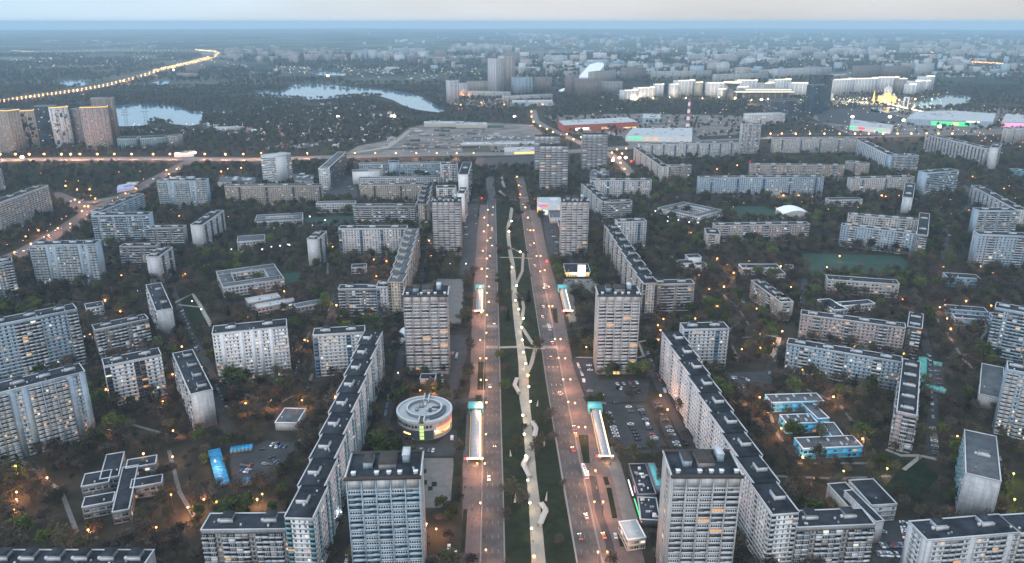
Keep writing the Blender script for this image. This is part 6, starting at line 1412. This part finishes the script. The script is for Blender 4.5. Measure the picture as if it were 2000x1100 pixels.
# ================================================================== CARS, BUSES, PEOPLE
def car_parts(paint, van=False):
    L, W, H = (4.9, 2.0, 2.1) if van else (4.4, 1.8, 1.45)
    if van: prof = [(-L / 2, .35), (L / 2, .35), (L / 2, .95), (L / 2 - .9, 1.2), (L / 2 - 1.5, H), (-L / 2, H)]
    else: prof = [(-L / 2, .3), (L / 2, .3), (L / 2, .72), (L / 2 - 1.0, .88), (-L / 2 + .6, .95), (-L / 2, .85)]
    n = len(prof); V = [(x, -W / 2, z) for x, z in prof] + [(x, W / 2, z) for x, z in prof]
    Fq = [(i, (i + 1) % n, n + (i + 1) % n, n + i) for i in range(n)] + [tuple(range(n - 1, -1, -1)), tuple(range(n, 2 * n))]; mi = [0] * len(Fq)
    body = py_mesh("car_body", V, Fq, ["paint " + paint], mi)
    if van: g = [(L / 2 - 1.48, 1.25), (L / 2 - .95, 1.25), (L / 2 - 1.5, H - .1), (L / 2 - 1.55, H - .1)]
    else: g = [(-L / 2 + .7, .93), (L / 2 - 1.05, .87), (L / 2 - 1.75, 1.38), (-L / 2 + 1.15, 1.40)]
    m = len(g); w0, w1 = (W / 2 + .02, W / 2 + .02) if van else (W / 2 - .06, W / 2 - .24)
    V = [(x, -(w0 if k < 2 else w1), z) for k, (x, z) in enumerate(g)] + [(x, (w0 if k < 2 else w1), z) for k, (x, z) in enumerate(g)]
    Fq = [(i, (i + 1) % m, m + (i + 1) % m, m + i) for i in range(m)] + [tuple(range(m - 1, -1, -1)), tuple(range(m, 2 * m))]
    glass = py_mesh("windows", V, Fq, ["glass mid"])
    roof = None if van else boxes_mesh("roof_panel", [(-L / 2 + 1.2, L / 2 - 1.85, -W / 2 + .28, W / 2 - .28, 1.39, 1.46, "paint " + paint)])
    vs = []
    for sx in (-L / 2 + .8, L / 2 - .8):
        for sy in (-1, 1):
            n = 8; v = [(sx + .33 * math.cos(2 * math.pi * k / n), sy * (W / 2 - .1), .33 + .33 * math.sin(2 * math.pi * k / n)) for k in range(n)] + [(sx + .33 * math.cos(2 * math.pi * k / n), sy * (W / 2 + .03), .33 + .33 * math.sin(2 * math.pi * k / n)) for k in range(n)]
            vs.append((v, [(k, (k + 1) % n, n + (k + 1) % n, n + k) for k in range(n)] + [tuple(range(n, 2 * n))], 0))
    wheel = py_mesh("wheel", *join(vs)[:2], ["tyre"])
    return body, glass, roof, wheel
CARS = {(c, v): car_parts(c, v) for c in ("white", "silver", "black", "grey", "blue", "red", "orange") for v in (False, True) if not v or c in ("white", "silver", "black")}
PAL = ["white"] * 7 + ["silver"] * 5 + ["black"] * 7 + ["grey"] * 5 + ["blue"] * 2 + ["red"]
CR = random.Random(21)
CARSPEC = []
def car(*a, **k): CARSPEC.append((a, k))
def build_car(px, py, rz, color=None, van=False, lit=False, verb="parked", group="parked cars"):
    c = color or CR.choice(PAL); key = (c, van) if (c, van) in CARS else (c, False); b, g, r, w = CARS[key]; p = P(px, py, 0.06)
    o = obj("van" if van else "car", b, None, p, rz); obj("windows", g, o)
    if r and p.length < 760: obj("roof_panel", r, o)
    if p.length < 620: obj("wheel", w, o)["kind"] = "stuff"
    if lit:
        obj("headlight", LITM['h'], o); obj("tail_light", LITM['t'], o)
    tag(o, None, "van" if van else "car", group); describe(o, f"{c} {'van' if van else 'car'}", verb, px, py)
    return o
LITM = dict(h=boxes_mesh("headlight", [(2.2, 2.35, -.9, -.4, .5, .9, 'lamp white'), (2.2, 2.35, .4, .9, .5, .9, 'lamp white')]), t=boxes_mesh("tail_light", [(-2.35, -2.2, -.9, -.4, .5, .85, 'lamp red'), (-2.35, -2.2, .4, .9, .5, .85, 'lamp red')]))
ROWS = [(1187, 806, 1207, 862, 10, 'x'), (1230, 826, 1247, 862, 6, 'x'), (1249, 795, 1279, 862, 14, 'x'), (1283, 787, 1325, 876, 13, 'x'), (1234, 874, 1252, 874, 3, 'x'), (1128, 710, 1138, 735, 5, 'a'), (1150, 713, 1153, 726, 3, 'x'), (1200, 752, 1250, 748, 4, 'x'), (1204, 758, 1216, 760, 2, 'x'), (1243, 765, 1250, 770, 2, 'x'), (1165, 790, 1220, 788, 2, 'a'),
        (776, 878, 850, 881, 9, 'x'), (797, 857, 812, 858, 2, 'a'), (760, 772, 752, 815, 6, 'a'), (527, 869, 562, 875, 4, 'x'), (530, 893, 552, 912, 5, 'x'), (470, 908, 492, 911, 4, 'x'), (470, 919, 490, 922, 3, 'x'), (515, 907, 530, 909, 2, 'a'), (500, 880, 516, 878, 2, 'a'),
        (1418, 738, 1440, 739, 4, 'x'), (1445, 737, 1462, 744, 3, 'a'), (1440, 757, 1466, 755, 6, 'x'), (573, 748, 588, 690, 8, 'a'), (417, 745, 452, 815, 10, 'a'), (352, 600, 388, 690, 13, 'a'), (1764, 1020, 1772, 1056, 7, 'x'), (1720, 1067, 1770, 1066, 7, 'x'), (1710, 1083, 1755, 1085, 7, 'x'), (1525, 955, 1545, 986, 5, 'a'),
        (1821, 835, 1828, 892, 11, 'x'), (1814, 690, 1822, 820, 12, 'a'), (1829, 722, 1838, 764, 5, 'x'), (927, 402, 930, 440, 8, 'a'), (905, 410, 912, 470, 9, 'x'), (1100, 548, 1152, 551, 7, 'x'), (1560, 575, 1567, 603, 6, 'a'), (1780, 700, 1800, 703, 3, 'x'), (1074, 440, 1084, 470, 6, 'x'), (1088, 470, 1086, 500, 4, 'x'),
        (620, 385, 660, 360, 8, 'x'), (668, 350, 690, 372, 5, 'x'), (640, 610, 657, 575, 5, 'a'), (820, 555, 836, 500, 8, 'a'), (890, 705, 893, 690, 3, 'a'), (1258, 700, 1262, 690, 2, 'a'), (1282, 388, 1340, 385, 6, 'a'), (1385, 398, 1440, 392, 6, 'a'), (1560, 392, 1620, 393, 6, 'a'), (1950, 890, 1960, 930, 3, 'a'), (1710, 1035, 1730, 1042, 2, 'a'), (1408, 525, 1430, 560, 5, 'a'), (1395, 600, 1402, 618, 3, 'a'), (200, 440, 240, 430, 3, 'a'), (130, 460, 100, 475, 4, 'a'), (500, 655, 535, 690, 3, 'a'), (872, 690, 888, 691, 3, 'x'), (700, 560, 690, 640, 6, 'a'), (760, 690, 775, 640, 5, 'a'), (1330, 850, 1360, 905, 7, 'a'), (1270, 700, 1300, 770, 7, 'a'), (1500, 735, 1520, 690, 4, 'a'), (1850, 420, 1860, 500, 8, 'a'), (1440, 575, 1458, 600, 4, 'a'), (470, 563, 560, 562, 7, 'a'), (180, 600, 228, 640, 6, 'a'), (1640, 470, 1600, 466, 5, 'a'), (860, 700, 866, 760, 6, 'a'), (1225, 790, 1235, 810, 2, 'x'), (1900, 860, 1935, 850, 4, 'a'), (1530, 730, 1545, 735, 3, 'x')]
for (x0, y0, x1, y1, n, o_) in ROWS:
    a, b = P(x0, y0), P(x1, y1); d = b - a; ang = math.atan2(d.y, d.x)
    for k in range(n):
        t = (k + CR.uniform(.38, .62)) / n
        if CR.random() < .07: continue
        q = a.lerp(b, t); x, y = proj(q.x, q.y, 0)
        car(float(x), float(y), ang + (math.pi / 2 if o_ == 'x' else 0) + CR.uniform(-.05, .05) + (math.pi if CR.random() < .5 else 0), van=CR.random() < .04)
AVR = math.atan2(1, -.03)
for (x, y, c, v) in ((877, 1070, 'white', 0), (889, 1083, 'white', 0), (679, 1082, 'white', 0), (677, 1098, 'white', 0), (1202, 1048, 'white', 0), (883, 857, 'white', 1), (1177, 776, 'white', 1), (1140, 745, 'white', 1), (1264, 831, 'white', 1), (1152, 765, 'silver', 0), (1266, 690, 'white', 0), (590, 862, 'silver', 0), (535, 762, 'silver', 0), (1582, 845, 'silver', 0), (1822, 1008, 'grey', 1), (540, 873, 'white', 0), (1237, 757, 'black', 0), (1858, 995, 'red', 0)):
    car(x, y, AVR if v or c == 'white' else 0.2, c, bool(v), verb="standing")
for (x, y, c, dr, ro) in ((1122, 837, 'grey', 1, 0), (1125, 851, 'orange', 1, 0), (1119, 879, 'red', 1, 0), (1079, 671, 'grey', 1, 0), (1179, 1048, 'orange', 1, 0), (1068, 560, 'grey', 1, 0), (1062, 600, 'white', 1, 0), (1036, 480, 'silver', 1, 0), (1031, 450, 'black', 1, 0), (1022, 400, 'white', 1, 0), (961, 445, 'white', -1, 1), (958, 465, 'grey', -1, 1), (957, 500, 'silver', -1, 1), (952, 525, 'black', -1, 1), (955, 560, 'white', -1, 1), (1017, 380, 'grey', 1, 0), (962, 420, 'black', -1, 1), (955, 590, 'white', -1, 1), (965, 632, 'grey', -1, 1), (957, 755, 'silver', -1, 1), (966, 870, 'black', -1, 1), (955, 935, 'white', -1, 1), (1060, 620, 'white', 1, 0), (1077, 700, 'black', 1, 0), (1094, 770, 'silver', 1, 0), (1145, 1010, 'white', 1, 0), (1133, 1050, 'grey', 1, 0), (1045, 520, 'white', 1, 0), (1018, 365, 'white', 1, 0), (963, 405, 'white', -1, 1), (961, 480, 'white', -1, 1)):
    car(x, y, (AVR if dr > 0 else AVR + math.pi) + (.1 if not ro else 0), c, False, True, "driving", "cars driving on the avenues")
dg = math.atan2((P(380, 312) - P(120, 452)).y, (P(380, 312) - P(120, 452)).x)
for k, (x, y) in enumerate(((30, 495), (48, 490), (60, 482), (88, 463), (95, 466), (110, 450), (118, 448), (140, 445), (165, 430), (172, 420), (195, 410), (210, 405), (250, 380), (268, 370), (285, 362), (300, 350), (318, 340), (350, 327), (120, 395), (140, 393), (160, 392), (100, 395))):
    car(x, y, dg + (math.pi if k % 2 else 0), None, False, True, "driving", "cars driving on the diagonal road")
CARSPEC.sort(key=lambda q: P(q[0][0], q[0][1]).length - (2000 if len(q[0]) > 5 else 0))
for a, k in CARSPEC[:290]: build_car(*a, **k)
bx = []
for a, k in CARSPEC[290:]:
    p = P(a[0], a[1]); c = CR.choice(PAL); w, d = (2.2, .9) if abs(math.cos(a[2])) > .7 else (.9, 2.2)
    bx += [(p.x - w, p.x + w, p.y - d, p.y + d, .35, .95, "paint " + c), (p.x - w * .6, p.x + w * .5, p.y - d * .7, p.y + d * .6, .95, 1.42, "glass mid")]
tag(obj("distant_cars", boxes_mesh("distant_cars", bx)), kind="stuff")
def bus(px, py, rz, color, label, L=11.5):
    p = P(px, py, 0.06); o = obj("bus", boxes_mesh("bus", [(-L / 2, L / 2, -1.25, 1.25, .45, 1.25, color), (-L / 2 + .1, L / 2 - .1, -1.22, 1.22, 1.2505, 2.45, 'glass mid'), (-L / 2, L / 2, -1.25, 1.25, 2.4505, 3.0, color)]), None, p, rz)
    tag(o, label, "bus", "buses")
    for k in range(4): obj("roof_hatch", boxes_mesh("roof_hatch", [(-L / 2 + 1.5 + k * 2.6, -L / 2 + 2.4 + k * 2.6, -.4, .4, 3.0, 3.2, 'glass dark')]), o)
    for k in range(6): obj("window_post", boxes_mesh("window_post", [(-L / 2 + 1 + k * 1.9, -L / 2 + 1.2 + k * 1.9, -1.26, 1.26, 1.25, 2.45, color)]), o)
    for sx in (-L / 2 + 2, L / 2 - 2.4):
        for sy in (-1, 1): v, f = cyl(.48, .48, -.15, .15, 10); w = obj("wheel", py_mesh("wheel", [(x + sx, z + sy * 1.15, y + .48) for x, y, z in v], f, ["tyre"]), o)
    obj("headlight", boxes_mesh("headlight", [(L / 2, L / 2 + .1, -1, -.6, .6, .95, 'lamp white'), (L / 2, L / 2 + .1, .6, 1, .6, .95, 'lamp white')]), o)
    obj("tail_light", boxes_mesh("tail_light", [(-L / 2 - .1, -L / 2, -1.1, -.7, .6, 1.0, 'lamp red'), (-L / 2 - .1, -L / 2, .7, 1.1, .6, 1.0, 'lamp red')]), o)
for (x, y, c, lb, L) in ((1142, 925, 'paint white', "white city bus at the kerb below the near right metro canopy", 13), (1073, 643, 'paint white', "white bus with a red rear driving above the right crossing", 8), (1065, 562, 'paint white', "white bus stopped beside the far right metro canopy", 8), (961, 450, 'paint white', "bus on the far left avenue with bright headlights", 10)):
    bus(x, y, AVR + (.09 if x > 1000 else 0), c, lb, L)
# people, tiny figures with one skinned body each
def person_mesh(cloth):
    V = []; Fq = []
    rings = [(0.0, .07), (.45, .09), (.82, .17), (1.1, .16), (1.38, .21), (1.46, .08), (1.52, .09), (1.62, .11), (1.72, .07)]; n = 8
    for (z, r) in rings:
        for k in range(n): t = 2 * math.pi * k / n; V.append((r * 1.25 * math.cos(t), r * .8 * math.sin(t), z))
    for j in range(len(rings) - 1):
        for k in range(n): Fq.append((j * n + k, j * n + (k + 1) % n, (j + 1) * n + (k + 1) % n, (j + 1) * n + k))
    Fq += [tuple(range(n - 1, -1, -1)), tuple((len(rings) - 1) * n + k for k in range(n))]
    mi = [1 if i >= (len(rings) - 4) * n else 0 for i in range(len(Fq))]
    for sx in (-1, 1):      # second leg and arms grow out of the same body
        v, f = cyl(.05, .07, .75, 1.4, 5, sx * .27, .05); o = len(V); V += v; Fq += [tuple(i + o for i in q) for q in f]; mi += [0] * len(f)
        v, f = cyl(.06, .09, 0, .85, 5, sx * .1, sx * .12); o = len(V); V += v; Fq += [tuple(i + o for i in q) for q in f]; mi += [0] * len(f)
    return py_mesh("person", V, Fq, [cloth, "skin"], mi)
PM = {c: person_mesh(m) for c, m in dict(dark="paint black", grey="paint grey", blue="paint blue", pale="paint silver").items()}
for i, (x, y) in enumerate(((909, 937), (921, 955), (908, 953), (923, 990), (922, 997), (925, 1015), (922, 1030), (1165, 955), (1168, 960), (1171, 985), (1176, 992), (1023, 718), (1006, 652), (1010, 690), (1028, 815), (1040, 957), (1021, 676), (935, 640), (945, 700), (1155, 900), (1162, 945), (1108, 720), (1100, 790), (1078, 600), (1082, 607), (916, 920), (1166, 880), (1190, 915), (932, 620), (1041, 1060), (1000, 610), (1047, 1000))):
    c = ["dark", "grey", "blue", "pale"][i % 4]; o = obj("person", PM[c], None, P(x, y, .1), i * 1.3); tag(o, None, "person", "people on foot"); describe(o, "person in " + c + " clothes", "walking", x, y)

# ================================================================== TREES
def tree_meshes(seed, kind):
    R = random.Random(seed); rn = np.random.default_rng(seed)
    Hh = R.uniform(9, 13); cr = R.uniform(3.0, 4.3); tr = []
    v, f = cyl(.28, .12, 0, Hh * .62, 5); tr.append((v, f, 0))
    tips = []
    if kind != 'needles dark':
        for k in range(7):
            t = R.uniform(0, 6.28); z0 = Hh * R.uniform(.22, .5); l = cr * R.uniform(.6, 1.0); z1 = z0 + Hh * R.uniform(.2, .42); c, s = math.cos(t), math.sin(t)
            a = Vector((0, 0, z0)); b = Vector((l * c, l * s, z1)); w = .09; tips.append(b)
            tr.append(([(a.x - w, a.y, a.z), (a.x + w, a.y, a.z), (a.x, a.y + w, a.z + w), (b.x, b.y, b.z)], [(0, 1, 3), (1, 2, 3), (2, 0, 3)], 0))
    trunk = py_mesh("trunk", *join(tr)[:2], ["bark"])
    n = {'twigs brown': 380, 'twigs olive': 440, 'leaves green': 520, 'needles dark': 400}[kind]
    if kind == 'needles dark':
        z = rn.random(n) ** 1.4; rad = (1 - z) * cr * .62 * (0.75 + .25 * np.sin(z * 40)) * np.sqrt(rn.random(n)); t = rn.random(n) * 6.283
        c = np.stack([rad * np.cos(t), rad * np.sin(t), 1.0 + z * (Hh * 1.05 - 1)], 1); sz = .55
    else:
        # clumps round the limb tips
        cl = [np.array(b) for b in tips] + [np.array((R.uniform(-1, 1) * cr * .4, R.uniform(-1, 1) * cr * .4, Hh * R.uniform(.62, .95))) for _ in range(6)]
        idx = rn.integers(0, len(cl), n); c = np.array(cl)[idx] + rn.normal(0, 1, (n, 3)) * np.array([cr * .27, cr * .27, Hh * .085]); sz = .58 if kind.startswith('twigs') else .7
    a = rn.normal(0, 1, (n, 3)); a /= np.linalg.norm(a, axis=1)[:, None]; b = np.cross(a, rn.normal(0, 1, (n, 3))); b /= np.linalg.norm(b, axis=1)[:, None]
    s1 = sz * rn.uniform(.6, 1.5, (n, 1)); s2 = s1 * (.4 if kind.startswith('twigs') else .8)
    V = np.stack([c - a * s1 - b * s2, c + a * s1 - b * s2 * .3, c + a * s1 * .6 + b * s2, c - a * s1 * .7 + b * s2 * .7], 1).reshape(-1, 3)
    crown = mesh_arrays("crown", V, np.arange(n * 4).reshape(-1, 4), np.zeros(n, int), [kind])
    return trunk, crown, cr, Hh
TREES = []
for i, k in enumerate(['twigs brown', 'twigs brown', 'twigs brown', 'twigs brown', 'twigs olive', 'twigs olive', 'leaves green', 'needles dark']):
    TREES.append((k,) + tree_meshes(100 + i, k))
WEIGHT = np.array([.2, .2, .18, .15, .12, .08, .05, .02])
def inside(px, py, poly, grow=0.0):
    c = poly.mean(0)
    if grow: d = poly - c; poly = c + d * (1 + grow / np.maximum(np.linalg.norm(d, axis=1), .1))[:, None]
    m = (np.abs(px - c[0]) < np.ptp(poly[:, 0])) & (np.abs(py - c[1]) < np.ptp(poly[:, 1]))
    out = np.zeros(len(px), bool); idx = np.nonzero(m)[0]
    if not len(idx): return out
    x, y = px[idx], py[idx]; r = np.zeros(len(idx), bool); n = len(poly)
    for i in range(n):
        x0, y0 = poly[i]; x1, y1 = poly[(i + 1) % n]
        if y0 == y1: continue
        h = ((y0 > y) != (y1 > y)) & (x < (x1 - x0) * (y - y0) / (y1 - y0) + x0); r ^= h
    out[idx] = r
    return out
def scatter(y0, y1, cell, keep):
    xs = []; 
    gy = np.arange(y0, y1, cell); pts = []
    for yy in gy:
        hw = (yy * CP + CAM_H * SP) * 1060 / FPX + 30
        gx = np.arange(-hw, hw, cell); pts.append(np.stack([gx, np.full(len(gx), yy)], 1))
    p = np.concatenate(pts); p += RNG.uniform(-cell * .5, cell * .5, p.shape); p = p[RNG.random(len(p)) < keep]
    return p
def clear(p, margin=2.5):
    bad = np.zeros(len(p), bool)
    for poly in PAVED: bad |= inside(p[:, 0], p[:, 1], poly, .6)
    for poly, h in FOOT: bad |= inside(p[:, 0], p[:, 1], poly, margin if h > 14 else margin + 3.5) | (inside(p[:, 0], p[:, 1] + 7, poly, 1) if h < 14 else False)
    return p[~bad]
def noise2(p, s, ph):
    return (np.sin(p[:, 0] / s + ph) * np.cos(p[:, 1] / (s * .8) + ph * 2) + .6 * np.sin((p[:, 0] + p[:, 1]) / (s * .47) + ph * 3) + .4 * np.cos((p[:, 0] - p[:, 1] * .7) / (s * .27) + ph))
near = clear(scatter(290, 1500, 7.9, .86))
# thin out: median and open lawns hold few trees
def thin(p, polys_px, keep):
    m = np.zeros(len(p), bool)
    for q in polys_px: w = np.array([tuple(P(x, y))[:2] for x, y in q]); m |= inside(p[:, 0], p[:, 1], w)
    return p[~m | (RNG.random(len(p)) < keep)]
MEDIAN = [(987, 1130), (984, 1000), (980, 825), (975, 600), (969, 440), (968, 398), (1016, 398), (1028, 470), (1052, 620), (1087, 850), (1138, 1130)]
near = thin(near, [MEDIAN], .16)
near = thin(near, [[(938, 388), (944, 338), (1040, 338), (1046, 385)], [(0, 318), (330, 318), (352, 330), (240, 362), (0, 366)]], .5)
near = thin(near, [[(1220, 520), (1300, 640), (1340, 560)], [(895, 340), (940, 340), (935, 400), (890, 400)], [(425, 360), (510, 360), (510, 335), (430, 335)], [(680, 400), (700, 290), (900, 300), (900, 340)], [(1100, 300), (1240, 300), (1240, 350), (1100, 350)]], .2)
near = near[noise2(near, 40, 1.3) > -1.25]
kinds = RNG.choice(8, len(near), p=WEIGHT)
gz = noise2(near, 55, .4) > .75
kinds[gz & (RNG.random(len(near)) < .35)] = 6
kinds[(noise2(near, 110, 2.2) > .8) & (RNG.random(len(near)) < .4)] = 4
# rows between avenue and pavement are olive
scl = .5 + .72 * RNG.random(len(near)) ** 1.25; rot = RNG.uniform(0, 6.28, len(near))
PXn, PYn = proj(near[:, 0], near[:, 1], 6.0)
inframe = (PXn > 4) & (PXn < 1996) & (PYn < 1096)
dist = np.hypot(near[:, 0], near[:, 1])
# visible from the camera? march along the sight line over the building footprints
order = np.argsort(dist); chosen = []
for i in order:
    if len(chosen) >= 300 or not inframe[i]: 
        if len(chosen) >= 300: break
        continue
    hit = False; x, y = near[i]
    ts = np.linspace(.76, .99, 16); zz = CAM_H + (7.0 - CAM_H) * ts
    for poly, h in FOOT:
        if abs(poly[:, 0].mean() - x) > 160 or poly[:, 1].mean() > y + 60 or poly[:, 1].mean() < y * .6: continue
        m = inside(x * ts, y * ts, poly)
        if (m & (zz < h)).any(): hit = True; break
    if not hit: chosen.append(i)
LOOKT = {'twigs brown': "bare brown", 'twigs olive': "olive budding", 'leaves green': "fresh green", 'needles dark': "dark conifer"}
KN = {'twigs brown': "bare_tree", 'twigs olive': "budding_tree", 'leaves green': "green_tree", 'needles dark': "conifer"}
for i in chosen:
    k, tm, cm, cr, Hh = TREES[kinds[i]]
    r = bpy.data.objects.new(KN[k], None); COL.objects.link(r); r.location = (near[i, 0], near[i, 1], 0); r.rotation_euler = (0, 0, rot[i]); r.scale = (scl[i],) * 3
    obj("trunk", tm, r); obj("crown", cm, r); tag(r, None, "tree", "trees in the gardens between the blocks")
    describe(r, ("small " if scl[i] < .64 else "tall " if scl[i] > .9 else "") + LOOKT[k], "tree", float(PXn[i]), float(PYn[i]))
rest = np.ones(len(near), bool); rest[chosen] = False
src = bpy.data.collections.new("tree_kinds")
for j, (k, tm, cm, cr, Hh) in enumerate(TREES):
    # trunk and crown joined for the mass planting
    n1 = len(tm.vertices); v = [tuple(q.co) for q in tm.vertices] + [tuple(q.co) for q in cm.vertices]
    f = [tuple(q.vertices) for q in tm.polygons] + [tuple(a + n1 for a in q.vertices) for q in cm.polygons]
    me = py_mesh("tree_kind", v, f, ["bark", k], [0] * len(tm.polygons) + [1] * len(cm.polygons)); o = bpy.data.objects.new("tree_kind_%d" % j, me); src.objects.link(o)
def forest(name, pts, scale, rotz, kind_idx):
    me = bpy.data.meshes.new(name); me.vertices.add(len(pts)); co = np.zeros((len(pts), 3), np.float32); co[:, :2] = pts; me.vertices.foreach_set("co", co.ravel())
    for nm, dt, arr in (("sc", 'FLOAT', scale), ("rz", 'FLOAT', rotz), ("kd", 'INT', kind_idx)):
        a = me.attributes.new(nm, dt, 'POINT'); a.data.foreach_set("value", np.asarray(arr, np.float32 if dt == 'FLOAT' else np.int32))
    me.update(); o = obj(name, me); tag(o, kind="stuff")
    g = bpy.data.node_groups.get("plant_trees")
    if not g:
        g = bpy.data.node_groups.new("plant_trees", 'GeometryNodeTree')
        g.interface.new_socket("Geometry", in_out='INPUT', socket_type='NodeSocketGeometry'); g.interface.new_socket("Geometry", in_out='OUTPUT', socket_type='NodeSocketGeometry')
        N = g.nodes; Lk = g.links; gi = N.new("NodeGroupInput"); go = N.new("NodeGroupOutput"); ins = N.new("GeometryNodeInstanceOnPoints"); ci = N.new("GeometryNodeCollectionInfo")
        ci.inputs["Collection"].default_value = src; ci.inputs["Separate Children"].default_value = True; ci.inputs["Reset Children"].default_value = True
        def attr(nm, dt): q = N.new("GeometryNodeInputNamedAttribute"); q.data_type = dt; q.inputs["Name"].default_value = nm; return q
        a = attr("sc", 'FLOAT'); b = attr("rz", 'FLOAT'); c = attr("kd", 'INT'); cx = N.new("ShaderNodeCombineXYZ"); e = N.new("FunctionNodeEulerToRotation")
        Lk.new(b.outputs["Attribute"], cx.inputs["Z"]); Lk.new(cx.outputs[0], e.inputs[0]); Lk.new(e.outputs[0], ins.inputs["Rotation"]); Lk.new(a.outputs["Attribute"], ins.inputs["Scale"])
        ins.inputs["Pick Instance"].default_value = True; Lk.new(c.outputs["Attribute"], ins.inputs["Instance Index"]); Lk.new(ci.outputs[0], ins.inputs["Instance"]); Lk.new(gi.outputs[0], ins.inputs["Points"]); Lk.new(ins.outputs[0], go.inputs[0])
    m = o.modifiers.new("plant_trees", 'NODES'); m.node_group = g
    return o
forest("garden_trees", near[rest], scl[rest], rot[rest], kinds[rest])
# woods beyond: belts round the lakes, the field, the far parks
mid = clear(scatter(1500, 3300, 13, .9), 6)
mid = mid[noise2(mid, 120, .9) > -1.0]
mx_, my_ = proj(mid[:, 0], mid[:, 1], 0)
W8 = np.where(mx_ < 860, .9, .55); W8 = np.where((mx_ > 1080) & (mx_ < 1600) & (my_ > 192) & (my_ < 222), 1.0, W8); W8 = np.where((mx_ > 1130) & (my_ > 222), .22, W8)
mid = mid[RNG.random(len(mid)) < W8]
mk = RNG.choice(8, len(mid), p=[.18, .18, .16, .14, .12, .08, .08, .06]); forest("woodland", mid, RNG.uniform(.75, 1.2, len(mid)), RNG.uniform(0, 6.28, len(mid)), mk)
far = clear(scatter(3300, 6500, 34, .9), 10)
far = far[noise2(far, 400, .2) > -.35]
forest("woodland", far, RNG.uniform(1.2, 2.0, len(far)), RNG.uniform(0, 6.28, len(far)), RNG.choice(8, len(far), p=[.15, .15, .15, .12, .12, .1, .11, .1]))
# small houses scattered through the wood between the lake and the ring road
R = random.Random(77); bx = []; nh = 0
for k in range(330):
    if k < 170: x, y = R.uniform(480, 790), R.uniform(200, 292)
    elif k < 230: x, y = R.uniform(230, 480), R.uniform(232, 262)
    elif k < 280: x, y = R.uniform(700, 960), R.uniform(140, 156)
    else: x, y = R.uniform(20, 300), R.uniform(112, 132)
    if x > 780 and y > 235 : continue
    p = P(x, y); q = np.array([[p.x, p.y]])
    if len(clear(q, 3)) == 0: continue
    w, d, h = R.uniform(7, 13), R.uniform(7, 10), R.uniform(3.5, 6)
    if k < 90 and y < 290:
        me_w = boxes_mesh("wall", [(-w / 2, w / 2, -d / 2, d / 2, 0, h, R.choice(['pale panel', 'beige panel', 'smooth white', 'tower brick']))])
        root = bpy.data.objects.new("cottage", None); COL.objects.link(root); root.location = (p.x, p.y, 0); root.rotation_euler = (0, 0, R.uniform(-.6, .6))
        obj("wall", me_w, root); v = [(-w / 2 - .5, -d / 2 - .5, h), (w / 2 + .5, -d / 2 - .5, h), (w / 2 + .5, d / 2 + .5, h), (-w / 2 - .5, d / 2 + .5, h), (-w / 2, 0, h + 3), (w / 2, 0, h + 3)]
        rm = R.choice(['roof light', 'roof brown', 'roof grey', 'red cladding', 'roof edge']); obj("roof", py_mesh("roof", v, [(0, 1, 5, 4), (2, 3, 4, 5), (0, 4, 3), (1, 2, 5), (0, 3, 2, 1)], [rm]), root)
        tag(root, None, "house", "cottages in the wood"); describe(root, {'roof light': "white-roofed", 'roof brown': "brown-roofed", 'roof grey': "grey-roofed", 'red cladding': "red-roofed", 'roof edge': "pale-roofed"}[rm], "cottage", x, y)
    else: bx.append((p.x - w / 2, p.x + w / 2, p.y - d / 2, p.y + d / 2, 0, h, R.choice(['pale panel', 'smooth white', 'roof grey', 'roof light'])))
tag(obj("distant_cottages", boxes_mesh("distant_cottages", bx)), kind="stuff")
bx = []
for k in range(55):
    x, y = R.uniform(740, 1030), R.uniform(250, 296); p = P(x, y); w, d = R.choice([(4, 2), (7, 2.4), (3, 3), (11, 5)]); bx.append((p.x - w, p.x + w, p.y - d, p.y + d, 0, R.uniform(2, 5), R.choice(['metal grey', 'grey panel', 'brown panel', 'pale panel', 'dark panel', 'brown panel', 'roof grey'])))
tag(obj("site_containers", boxes_mesh("site_containers", bx)), kind="stuff")
# round bushes on the lawns are part of the mass; play areas etc. are the clearings between
settle_labels()

# ================================================================== AIR
m = bpy.data.materials.new("haze"); m.use_nodes = True; n = m.node_tree.nodes; n.clear()
out = n.new("ShaderNodeOutputMaterial"); vp = n.new("ShaderNodeVolumePrincipled")
vp.inputs["Color"].default_value = (0.56, 0.81, 1.0, 1); vp.inputs["Density"].default_value = HAZE_DENSITY; vp.inputs["Anisotropy"].default_value = 0.0
m.node_tree.links.new(vp.outputs[0], out.inputs["Volume"])
MATS["haze"] = m
hz = obj("haze", boxes_mesh("haze", [(-31000, 31000, -31000, 31000, -62, 275, "haze")])); tag(hz, kind="stuff")
m.cycles.homogeneous_volume = True
